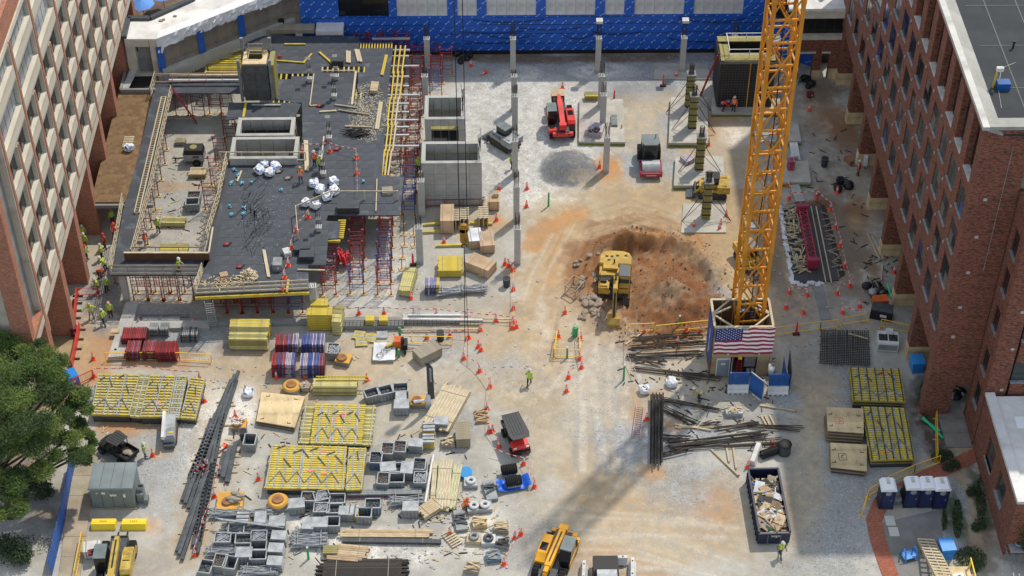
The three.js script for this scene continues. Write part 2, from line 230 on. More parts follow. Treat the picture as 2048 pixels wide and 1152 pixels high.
  // right-hand lane
  E('g', .75,1.6,1660,930,90,260); E('t', .6,.9,1625,760,36,120); L('y', .75,.9,3,[1610,690],[1625,800],[1600,960],[1600,1080]); E('b', .5,1,1680,700,80,40); E('p', .7,1.4,1600,700,50,60); E('b', .7,.5,1570,800,36,20); E('g', .5,1.5,1640,1100,70,60); E('p', .6,1.5,1540,880,60,60);
  E('p', .7,1.5,1640,400,100,200); E('s', .55,1.4,1690,480,46,110); E('r', .55,.9,1660,230,40,46); E('r', .6,.7,1715,420,20,40); E('t', .7,.4,1712,447,12,12); E('s', .6,.8,1640,180,40,30); E('r', .5,.6,1560,430,20,60); E('c', .5,.7,1680,260,30,40); E('b', .5,.7,1590,300,30,30); E('r', .6,.5,1745,540,14,14); E('p', .5,1.5,1700,640,70,50); E('g', .4,1,1560,560,30,60); E('s', .5,1,1555,520,30,60); E('c', .8,.25,1600,408,30,6); E('c', .8,.25,1640,408,26,6);
  // rebar yard
  E('b', .7,.8,1330,880,110,40); E('o', .6,.5,1345,850,26,14); E('y', .6,1,1390,740,100,50); E('p', .6,1,1490,820,80,40); E('o', .4,.5,1310,790,20,10); E('c', .6,.5,1290,690,46,12); E('o', .6,.4,1305,945,24,16);
  // under the formwork and the store yard
  E('p', .6,1,380,380,70,110); E('g', .5,1,370,420,50,60); E('o', .5,.5,380,372,46,8); E('l', .5,1,760,560,90,80); E('y', .5,.8,720,640,160,10); E('p', .5,1.2,900,600,110,40); E('g', .8,.4,330,632,80,18); E('b', .75,.5,330,680,90,30); E('b', .6,.4,430,670,70,26);
  E('s', .5,.5,480,700,100,12); E('t', .5,.8,640,730,220,30); E('y', .7,.6,740,700,70,34); E('t', .6,.6,570,790,90,20); E('p', .7,1.2,640,950,140,110); E('y', .35,.8,800,850,60,40); E('w', .75,.7,470,820,46,50); E('w', .6,.8,610,1040,80,30); E('w', .7,.6,750,1100,130,40); E('w', .5,.8,960,1060,60,60); E('p', .5,.8,860,1010,40,80); E('g', .55,.8,905,850,40,60); E('b', .5,.6,880,680,40,50);
  // left yard
  E('w', .55,1,400,880,50,90); E('g', .6,1.2,320,900,90,60); E('b', .45,1.2,330,970,60,80); E('o', .85,.7,250,850,70,18); E('o', .9,.6,190,720,40,60); E('o', .7,.6,290,728,90,12); E('t', .8,.5,320,905,24,12); E('y', .7,1,390,980,30,90); E('o', .55,.5,305,1055,20,24); E('y', .6,1,320,1120,90,30); E('p', .7,.6,300,1125,50,26); E('t', .6,.5,390,1070,40,20);
  E('k', .6,1,60,1040,70,50); E('s', .6,.6,90,1030,30,16); E('s', .7,1.2,20,900,90,90); E('g', .8,.6,210,600,40,60); E('k', .55,.8,205,600,36,50); E('w', .5,.4,200,640,30,10); E('t', .8,.6,120,730,60,100); E('y', .6,.5,190,480,30,40);
  // planted strip on the right
  E('s', .75,.8,1940,1050,46,110); E('m', .85,.5,1855,855,40,60); E('t', .8,.5,1925,880,26,20); E('y', .7,.6,1935,1010,20,90); E('p', .9,.5,1820,1060,70,90); E('b', .95,.35,1895,1000,38,48); E('b', .9,.3,1905,1080,24,40); E('g', .6,.4,1835,880,14,40); E('k', .8,.3,1850,770,30,20); E('y', .5,.6,1790,1010,30,20);
  E('v', .85,.3,1915,1035,12,40); E('v', .8,.3,1960,1000,12,60); E('v', .8,.3,1940,1120,30,26); E('v', .8,.3,1890,1040,6,20); E('v', .85,.3,1885,915,22,14); E('v', .75,.3,1850,800,12,40);
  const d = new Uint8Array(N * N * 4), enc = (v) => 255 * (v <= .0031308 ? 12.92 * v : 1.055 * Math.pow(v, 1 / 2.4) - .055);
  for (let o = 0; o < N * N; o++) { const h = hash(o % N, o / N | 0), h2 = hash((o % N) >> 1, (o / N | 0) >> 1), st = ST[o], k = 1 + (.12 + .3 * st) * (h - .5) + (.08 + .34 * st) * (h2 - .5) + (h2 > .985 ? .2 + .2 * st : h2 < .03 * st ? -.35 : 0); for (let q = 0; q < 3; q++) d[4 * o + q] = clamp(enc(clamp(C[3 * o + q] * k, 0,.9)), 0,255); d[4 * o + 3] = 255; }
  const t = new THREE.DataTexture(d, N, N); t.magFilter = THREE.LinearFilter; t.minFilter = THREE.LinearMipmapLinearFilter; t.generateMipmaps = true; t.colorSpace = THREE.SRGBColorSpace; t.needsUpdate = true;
  const nx = 368, nz = 320, g = new THREE.PlaneGeometry(GX1 - GX0, GZ1 - GZ0, nx, nz); g.rotateX(-Math.PI / 2); g.translate((GX0 + GX1) / 2,0, (GZ0 + GZ1) / 2);
  const p = g.attributes.position, uv = g.attributes.uv;
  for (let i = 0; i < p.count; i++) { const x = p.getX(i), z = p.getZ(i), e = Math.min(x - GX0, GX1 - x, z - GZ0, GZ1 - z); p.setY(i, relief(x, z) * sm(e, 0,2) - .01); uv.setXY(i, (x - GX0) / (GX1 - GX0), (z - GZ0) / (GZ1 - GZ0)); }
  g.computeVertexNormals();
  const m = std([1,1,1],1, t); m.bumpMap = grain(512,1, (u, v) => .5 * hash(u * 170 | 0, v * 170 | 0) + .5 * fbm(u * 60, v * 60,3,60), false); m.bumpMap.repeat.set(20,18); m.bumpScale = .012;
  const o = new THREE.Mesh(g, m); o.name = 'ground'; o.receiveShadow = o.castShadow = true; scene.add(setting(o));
  // the city block beyond, out to the horizon
  const ring = new THREE.Shape([[-1400,-1400],[1400,-1400],[1400,1400],[-1400,1400]].map(([x, z]) => new THREE.Vector2(x, z))); ring.holes.push(new THREE.Path([[GX0 + .5,-GZ0 - .5],[GX1 - .5,-GZ0 - .5],[GX1 - .5,-GZ1 + .5],[GX0 + .5,-GZ1 + .5]].map(([x, z]) => new THREE.Vector2(x, z))));
  const fg = new THREE.ShapeGeometry(ring).rotateX(-Math.PI / 2), far = new THREE.Mesh(fg, std([.2,.19,.17],1, T.soft)); far.name = 'terrain'; far.position.y = -.06; far.receiveShadow = true; scene.add(setting(far));
}
{ // clods of clay thrown over the dig
  const g = new THREE.IcosahedronGeometry(1,0), o = new THREE.InstancedMesh(g, std([.17,.08,.038],1), 1500), m = new THREE.Matrix4(), e = new THREE.Euler(), q = new THREE.Quaternion(), c = new THREE.Color();
  for (let i = 0; i < 1500; i++) { const a = rr(0,6.283), r = Math.sqrt(rnd()) * 1.15, x = PIT[0] + 6.4 * r * Math.cos(a), z = PIT[2] + 7.2 * r * Math.sin(a), s = .02 + .08 * Math.pow(rnd(), 4); m.compose(new THREE.Vector3(x, relief(x, z) + s * .3, z), q.setFromEuler(e.set(rr(0,3), rr(0,3), 0)), new THREE.Vector3(s * rr(.8,1.6), s, s * rr(.8,1.4))); o.setMatrixAt(i, m); o.setColorAt(i, c.setScalar(rr(.9,2))); }
  o.name = 'dirt_clods'; o.castShadow = o.receiveShadow = true; o.userData = { kind: 'stuff', label: 'red brown clods of clay strewn over the dig round the excavator', category: 'clods' }; scene.add(o);
}
const gy = (p) => [p[0], relief(p[0], p[2]) - .01, p[2]];        // a spot set down on the relief
const on = (px, py) => { const p = at(px, py); return gy(p); };

// ---------------------------------------------------------------- left building: brick fins, precast spandrels, wide windows in the two top storeys
{
  const X = -36.5, FL = 3.7, B = 8.5, ZF = -100.4, PITCHZ = 6.8, Z0 = -104.4, NB = 9, TOP = B + 6 * FL;
  const b = thing('office_building', 'tall office building of brick fins and cream precast sills along the left edge', 'building', [X, 0,0]);
  const fullZ = (k) => Z0 - k * PITCHZ, zEnd = fullZ(NB) - 1;
  S().box(16, TOP + 1.2 - B, ZF - 1.2 - zEnd, -8.56, B, (ZF - 1.2 + zEnd) / 2).to('core_wall', M.concreteDark, b);
  S().box(14.6,.3, ZF - zEnd - 1,-8.1, TOP + 1.2, (ZF + zEnd) / 2 - .2).to('roof', std([.5,.51,.5],.8, T.soft), b);
  S().box(1.1,.35, ZF - zEnd, -1.1, TOP + 2, (ZF + zEnd) / 2).box(16,.35,.9,-8.1, TOP + 2, ZF - .5).to('coping', M.precast, b);
  S().box(.45,1.9, ZF - zEnd, -.35, TOP + .1, (ZF + zEnd) / 2).box(16,1.9,.4,-8.1, TOP + .1, ZF - .25).to('roof_band', M.brickLeft, b);
  S().box(.62,.5, ZF - zEnd, -.33, TOP - .4, (ZF + zEnd) / 2).to('upper_band', M.precast, b);
  S().box(.6,.55, ZF - zEnd - .4,-.28, B + .28, (ZF + zEnd) / 2).to('brick_band', M.brickLeft, b);
  S().box(1.3,.75, ZF - zEnd, -.62, B - .47, (ZF + zEnd) / 2).to('lower_band', M.precast, b);
  const glassL = M.glassGrey, spL = S().prof([[-.36,.12],[0,0],[.03,-1],[-.06,-1.4],[-.36,-1.4]],1).to('x', M.precast, new THREE.Group()).geometry;
  const paneG = boxGeo;
  for (let k = 0; k <= NB; k++) {
    const z = fullZ(k);
    const f = piece(boxGeo, 'pier', M.precast, b, [-.38, (TOP + B) / 2, z],0,[.76, TOP - B, .7]);
    piece(boxGeo, 'brick_fin', M.brickLeft, f, [.52,-.02,0],0,[.12,1.02,.6]);
    piece(boxGeo, 'brick_pier', M.brickLeft, b, [-.95, (B - .5) / 2, z],0,[1.95, B - .5,1.02]);
    if (k === NB) break;
    const zm = z - PITCHZ / 2;
    const g = piece(boxGeo, 'half_pier', M.precast, b, [-.39, B + .8 + 2 * FL - .4, zm],0,[.76,4 * FL - .9,.6]);
    piece(boxGeo, 'brick_fin', M.brickLeft, g, [.52,0,0],0,[.12,1.01,.56]);
    for (let r = 0; r < 6; r++) {
      const wide = r >= 4, y = B + r * FL, halves = wide ? [[z - PITCHZ / 2, PITCHZ - .74]] : [[z - PITCHZ / 4 - .02, PITCHZ / 2 - .7],[z - PITCHZ * .75 + .02, PITCHZ / 2 - .7]];
      for (const [zc, wz] of halves) {
        piece(spL, 'spandrel', M.precast, b, [0, y + 1.5, zc],0,[1,1, wz]);
        const w = piece(boxGeo, 'window', M.frame, b, [-.41, y + 2.66, zc],0,[.1,2.2, wz]);
        const n = wide ? 5 : 2; for (let i = 0; i < n; i++) piece(paneG, 'pane', wide ? M.glassGrey : M.glass, w, [.4,0, (i + .5) / n - .5],0,[.5,.94,.94 / n - (wide ? .006 : .02)]);
        if (!wide) S().box(.04,2,.05,-.34, y + 1.6, zc).to('mullion', M.frame, b);
      }
    }
  }
  // the broad end of the building that looks at the camera, and the arcade wall behind the piers
  S().box(1.5, TOP - B, .9,-.76, B, ZF - .46).box(4.4,.9,.7,-3.7, B - .4, ZF - .4).to('corner_pier', M.brickLeft, b);
  S().box(5,24,.5,-4, B, ZF - 1).to('end_wall', M.precast, b);
  for (let r = 0; r < 6; r++) for (const x of [-4.1,-7.4]) { const w = piece(boxGeo, 'window', M.precast, b, [x, B + r * FL + 2.2, ZF - .62],0,[2.9,2.9,.5]); piece(boxGeo, 'pane', M.glass, w, [0,.06,.42],0,[.9,.66,.2]); }
  S().box(.4,3.7, ZF - zEnd - 2,-3.2, B - 4.2, (ZF + zEnd) / 2).to('arcade_wall', M.precast, b);
  S().box(.3, B - 4.2, ZF - zEnd - 2,-4.4,0, (ZF + zEnd) / 2).to('arcade_glass', M.glass, b);
  for (let k = 0; k < NB; k++) S().prof([[-2.4,4.4],[-1.1,4.9],[-.85,7.9],[-2.4,7.9]], PITCHZ - 1.2).to('lower_spandrel', M.precast, b).position.z = fullZ(k) - PITCHZ / 2;
}
// ---------------------------------------------------------------- right building: mottled brick, slanted sills, deep top windows under a stone parapet
{
  const X = 35.22, ZF = -100.4, H = 30, bay = 6.66, pit = 3.33, zEnd = -151, sills = [8.7,13.1,16.75,20.35,24.0], zw = (k) => -102.45 - k * pit, NW = 14;
  const b = thing('brick_building', 'tall dark red brick building with a grey flat roof on the right', 'building', [X, 0,0]);
  b.rotation.y = 0;
  const RE = .06, W = 2.02, HW = 2.35;                                          // reveal depth, window width and height
  // wall built as mullion piers and spandrels so that the openings are real
  const wall = S(), top = S(), zA = ZF, zB = zEnd;
  for (let k = -1; k < NW; k++) { const z1 = k < 0 ? ZF : zw(k) - W / 2, z2 = k + 1 < NW ? zw(k + 1) + W / 2 : zB; wall.box(RE + .45, H - 7.6, z1 - z2, (RE + .45) / 2,6.9, (z1 + z2) / 2); }
  for (let k = 0; k < NW; k++) {
    let y = 6.9; for (let r = 0; r < 5; r++) { wall.box(RE + .15, sills[r] - y - .12, W, (RE + .15) / 2 + .002, y, zw(k)); y = sills[r] + (r === 4 ? 4.9 : HW); } wall.box(RE + .45, H - .72 - y, W, (RE + .45) / 2 + .002, y, zw(k));
  }
  wall.to('wall', M.brick, b);
  S().box(10, H - 8.3, ZF - zB - .4,.68 + 5,7.1, (ZF + zB) / 2).to('core_wall', M.concreteDark, b);
  for (let k = 0; k < NW; k++) for (let r = 0; r < 5; r++) {
    const tall = r === 4, h = tall ? 4.9 : HW, y = sills[r], w = piece(boxGeo, 'window', M.frame, b, [(tall ? .5 : RE) + .06, y + h / 2, zw(k)],0,[.1, h, W]);
    for (let i = 0; i < 2; i++) for (let j = 0; j < (tall ? 3 : 2); j++) { const n = tall ? 3 : 2; piece(boxGeo, 'pane', rnd() < .03 ? std([.02,.05,.2],.15) : rnd() < .1 ? std([.12,.115,.1],.4) : rnd() < .3 ? std([.03,.034,.036],.2) : M.glass, w, [-.42, (j + .5) / n - .5, i * .5 - .25],0,[.5,.93 / n, .46]); }  // the few blue panes have a reflection painted into their colour
    piece(boxGeo, 'sill', tall ? M.white : M.galvPale, b, [tall ? .22 : -.02, y - .05, zw(k)],0,[tall ? .52 : .14,.09, W - .01]);
  }
  for (let k = 0; k < NW; k++) for (let r = 1; r < 5; r++) piece(boxGeo, 'wall_lamp', M.white, b, [-.03, sills[r] - .95, zw(k) - pit / 2],0,[.08,.24,.1]);
  // brick piers and deep fins of the arcade
  for (let k = 0; k < 8; k++) {
    const z = k ? ZF - k * bay - .45 : ZF - .6, pr = piece(boxGeo, 'brick_pier', M.brick, b, [1.1,3.45, z],0,[2.2,6.9, k ? .9 : 1.15]);
    if (k) piece(boxGeo, 'plywood_guard', M.ply, pr, [-.03,-.4,.02],0,[1.0,.2,1.1]);
  }
  S().box(.8,.7, ZF - zB - .02,.42,6.2, (ZF + zB) / 2 - .01).to('arcade_beam', M.brick, b);
  S().box(.3,6.9, ZF - zB - 1,6.4,0, (ZF + zB) / 2).to('arcade_wall', M.glass, b);
  S().box(6,.3, ZF - zB - 1,3.6,6.3, (ZF + zB) / 2).to('soffit', M.concreteDark, b);
  // the front that looks at the camera, with the passage below
  const XI = 3.55;
  S().box(XI - .02, H - 7.4,.3, XI / 2 + .02,7, ZF - .152).box(XI - .02,3.55,.3, XI / 2 + .02,3.45, ZF - .152).box(1.4,3.44,.3,.72,0, ZF - .152).to('front_wall', M.brick, b);
  for (let r = 0; r < 5; r++) piece(boxGeo, 'wall_lamp', M.white, b, [1.15, sills[r] - .9 + (r ? 0 : 1.2), ZF + .04],0,[.26,.22,.08]);
  S().box(.03,12,.01,2.3,16, ZF + .012).to('lightning_cable', M.galvPale, b);
  // stone parapet and roof
  const pp = std([.5,.5,.46],.85, T.concrete), px = S().prof([[-.28,0],[.2,0],[.2,-.3],[-.28,-.3]], ZF - zB + .3).to('parapet', std([.68,.67,.62],.8, T.soft), b); S().prof([[.2,-.08],[1.35,-.75],[1.35,-1],[.2,-.6]], ZF - zB).to('inner_slope', pp, b).position.set(0, H, (ZF + zB) / 2); px.position.set(0, H, (ZF + zB) / 2 + .15);
  S().box(16,.5,.9,8.2, H - .62, ZF - .5).box(15.8,.3,.45,8.1, H - .3, ZF + .05).to('front_parapet', pp, b);
  
  S().box(22,.2, ZF - zB, 12.4, H - 1.05, (ZF + zB) / 2).to('roof', M.asphaltRoof, b);
  const seam = S(); for (let k = 0; k < 3; k++) seam.box(.09,.02,48,3.6 + k * 2.5, H - .848,-125); for (let k = 0; k < 7; k++) seam.box(20,.02,.07,12, H - .846,-106 - k * 5.5); seam.to('roof_seam', std([.13,.135,.14],.9), b);
  const cond = S(), cpts = [[1.9,-103.5],[2.2,-106],[3,-108.5],[4.2,-109.2]]; for (let i = 0; i < 3; i++) cond.rod([cpts[i][0], H - .83, cpts[i][1]],[cpts[i + 1][0], H - .83, cpts[i + 1][1]],.025,5); cond.to('roof_cable', M.galvPale, b);
  // the wing that steps forward of the front, its side windows seen edge on
  const wg = S(), XW = XI, ZW = -97.0, sw = [3.0,6.8,11.3,15.2,19.0], zwin = -98.7;
  wg.box(14,24,.4, XW + 7,0, ZF - .05); { let y = 0; for (const s of [...sw, 99]) { wg.box(.5, Math.min(s, 24) - y, 1.5, XW + .25, y, zwin); y = s + 2.4; } } wg.box(.5,24, ZF - zwin > 0 ? .01 : .9, XW + .25,0, ZF + .5).box(.5,24,1, XW + .25,0, ZW - .5);
  { let y = 0; for (const s of [...sw.map((v) => v + .4), 99]) { wg.box(12.2, Math.min(s, 24) - y, .4, XW + 7.9, y, ZW - .2); y = s + 2.1; } wg.box(1.6,24,.4, XW + .79,0, ZW - .198); } wg.to('wing_wall', M.brick, b);
  S().box(13,23.9,2.4, XW + 7,0, ZF + 1.4).to('wing_core', M.concreteDark, b);
  sw.forEach((s, i) => {
    const w = piece(boxGeo, 'window', M.frame, b, [XW + .2, s + 1.2, zwin],0,[.1,2.4,1.5]); for (let j = 0; j < 2; j++) piece(boxGeo, 'pane', M.glass, w, [-.3,0, j * .5 - .25],0,[.5,.95,.46]);
    piece(boxGeo, 'sill', M.galvPale, b, [XW + .15, s - .04, zwin],0,[.4,.09,1.5]);
    const f = piece(boxGeo, 'window', M.frame, b, [XW + 4.2, s + 1.45, ZW - .3],0,[4.8,2.1,.1]); for (let c = 0; c < 3; c++) for (let r = 0; r < 2; r++) piece(boxGeo, 'pane', std([.05,.06,.06],.15), f, [(c + .5) / 3 - .5, r ? .18 : -.32,.4],0,[.32, r ? .6 : .33,.5]);
    piece(boxGeo, 'sill', M.galvPale, b, [XW + 4.2, s + .38, ZW - .08],0,[4.9,.08,.3]); piece(boxGeo, 'wall_lamp', M.white, b, [XW + 1.2, s - .4, ZW + .03],0,[.26,.2,.08]);
  });
}
// rooftop mast with a blue box
{
  const p = at(1994,178,29), t = thing('weather_station', 'blue box and small yellow mast standing on the grey roof', 'equipment', p);
  S().box(.95,.75,.7,.35,0,.1).to('box', M.blueCont, t); S().rod([-.35,0,0],[-.25,1.7,0],.09,8).to('mast', M.beamYellow, t); S().box(.5,.3,.3,-.1,1.65,0).to('camera_head', M.white, t);
  const q = at(2025,100,29), v = thing('roof_vent', 'small dark vent on a square plate on the grey roof', 'vent', q); S().box(1,.03,.8).to('plate', M.steelDark, v); S().cyl(.08,.08,.7,0,.03).cyl(.14,.14,.12,0,.7).to('pipe', M.black, v);
}
// low wing with the white roof
{
  const b = thing('low_brick_building', 'low brick building with a white flat roof in the right corner', 'building', [38.75,0,-91.15]), H = 6, z1 = 5.55, z0 = -5.6;
  const wz = [-1.7,1.9]; const w = S(); let z = z0; for (const c of wz) { w.box(.5, H, c - 1 - z, .25,0, (z + c - 1) / 2); w.box(.5,2.2,2,.252,0, c).box(.5, H - 4.6,2,.252,4.6, c); z = c + 1; } w.box(.5, H, z1 - z, .25,0, (z + z1) / 2).box(12, H, .5,6.5,0, z1 - .25).to('wall', M.brick, b);
  S().box(11.6, H - .3, z1 - z0 - .6,6.5,0,0).to('core_wall', M.concreteDark, b);
  for (const c of wz) { const f = piece(boxGeo, 'window', M.frame, b, [.2,3.4, c],0,[.1,2.4,2]); for (const s of [-.25,.25]) piece(boxGeo, 'pane', std([.04,.055,.05],.15), f, [-.45,0, s],0,[.5,.95,.46]); piece(boxGeo, 'sill', M.galvPale, b, [.1,2.15, c],0,[.4,.1,2.05]); }
  S().box(.75,.3, z1 - z0 + .2,.3, H, 0).box(13,.3,.75,7.2, H, z1 - .25).to('coping', M.white, b); S().box(12,.1, z1 - z0 - .7,6.7, H - .02,-.2).to('roof', M.whiteMembrane, b);
  S().box(2.4,.02,1.2,2.9, H + .085,-2.6).box(3.4,.02,4,4, H + .085,1.2).to('roof_patch', std([.84,.88,.92],.5), b); S().box(.12,.35,1.3,3.3, H + .1,-2.5).to('roof_hatch', M.lumberGrey, b);
}
// ---------------------------------------------------------------- building wrapped in blue weather barrier, white boards over its windows
{
  const Z = -153.2, x0 = atZ(604,60, Z)[0], x1 = atZ(1532,60, Z)[0], HB = 10, c = document.createElement('canvas'); c.width = c.height = 1024; const k = c.getContext('2d');
  k.fillStyle = '#1e64cc'; k.fillRect(0,0,1024,1024); const n = new ImprovedNoise();
  for (let i = 0; i < 5000; i++) { k.fillStyle = rnd() < .5 ? 'rgba(5,30,90,.05)' : 'rgba(40,100,190,.05)'; k.fillRect(rnd() * 1024, rnd() * 1024, rr(20,120), rr(3,20)); }
  k.strokeStyle = '#b9cbe8'; k.fillStyle = '#b9cbe8'; k.lineCap = 'butt';
  for (let r = 0; r < 8; r++) for (let q = 0; q < 6; q++) { k.save(); k.translate(q * 170 + (r % 2) * 85 + 40, r * 128 + 60); k.rotate(-.72); k.lineWidth = 13; k.beginPath(); k.moveTo(-44,0); k.lineTo(-8,0); k.stroke(); k.lineWidth = 5; k.beginPath(); k.moveTo(-8,0); k.lineTo(46,0); k.stroke(); k.fillRect(30,-9,14,18); k.restore(); }
  const t = new THREE.CanvasTexture(c); t.wrapS = t.wrapT = THREE.RepeatWrapping; t.colorSpace = THREE.SRGBColorSpace; t.repeat.set(1 / 6.6,1 / 6.6);
  const wrap = std([1,1,1],.55, t), b = thing('wrapped_building', 'long building wrapped in blue weather barrier across the far side', 'building', [0,0, Z]);
  const wins = [[678,778,0],[794,895,1],[915,954,1],[973,1072,1],[1091,1190,1],[1209,1248,1],[1268,1367,1],[1386,1485,1]].map(([a, d, w]) => [atZ(a, 33, Z)[0], atZ(d, 33, Z)[0], w]), y0 = atZ(1000,33, Z)[1], y1 = y0 + 2.5;
  const w = S(); w.box(x1 - x0, y0,.5, (x0 + x1) / 2,0,-.25).box(x1 - x0, HB - y1,.5, (x0 + x1) / 2, y1,-.25); let x = x0; for (const [a, d] of wins) { w.box(a - x, y1 - y0,.5, (a + x) / 2, y0,-.25); x = d; } w.box(x1 - x, y1 - y0,.5, (x1 + x) / 2, y0,-.25).to('wrap_wall', wrap, b);
  for (const [a, d, white] of wins) { const f = piece(boxGeo, 'window', M.frame, b, [(a + d) / 2, (y0 + y1) / 2,-.32],0,[d - a, y1 - y0,.1]), n = Math.max(2, Math.round((d - a) / .95)); for (let i = 0; i < n; i++) piece(boxGeo, white ? 'board' : 'pane', white ? std([.8 + .05 * rnd(), .82 + .05 * rnd(), .84],.7, T.soft) : M.glass, f, [(i + .5) / n - .5,0, white ? 1.2 : .4],0,[.985 / n, .97,.6]); }
  // lapped sheets: each strip of wrap stands a little proud, with dark seams
  const seams = S(); for (const y of [1.15,2.35,3.5,4.4]) { let q = x0; while (q < x1 - 1) { const L = Math.min(rr(2.5,5), x1 - q); if (rnd() < .75) seams.box(L, .045,.03, q + L / 2, y + rr(-.06,.06), .012); q += L; } } for (let i = 0; i < 18; i++) seams.box(.045, rr(.6,1.3), .03, rr(x0, x1), rr(0,3.2), .012); seams.to('lap_seam', std([.008,.025,.07],.6), b);
  S().box(x1 - x0,.28,.4, (x0 + x1) / 2,0,.1).to('base_flap', M.black, b);
  S().box(x1 - x0 + .4,.5,14, (x0 + x1) / 2, HB, -6.8).to('roof', M.concreteDark, b); S().box(x1 - x0, HB - .1,12, (x0 + x1) / 2,0,-6.9).to('core_wall', M.concreteDark, b);
  const cb = S(); for (let i = 0; i < 9; i++) { const x = rr(x0 + 14, x1 - 8), L = rr(3,8), y = rr(1.5,4.2), d = rr(.2,.6); for (let k = 0; k < 8; k++) { const f = (t) => [x + L * t, y - d * 4 * t * (1 - t), .12]; cb.beam(f(k / 8), f((k + 1) / 8), .05,.05); } } cb.to('hanging_cables', M.black, b);
  // angled end bay on the right
  const a = [x1,0], e = [x1 + 5.2,3.3]; const aw = S().beam([a[0],2.3, a[1] - .2],[e[0],2.3, e[1] - .2],.4,4.6).beam([a[0],8.4, a[1] - .2],[e[0],8.4, e[1] - .2],.4,3.2); aw.to('angled_wall', wrap, b);
  S().beam([a[0],5.7, a[1] - .3],[e[0],5.7, e[1] - .3],.3,2.3).to('angled_window', M.glass, b); S().beam([a[0],4.65, a[1] - .1],[e[0],4.65, e[1] - .1],.5,.15).to('angled_sill', M.frame, b);
}
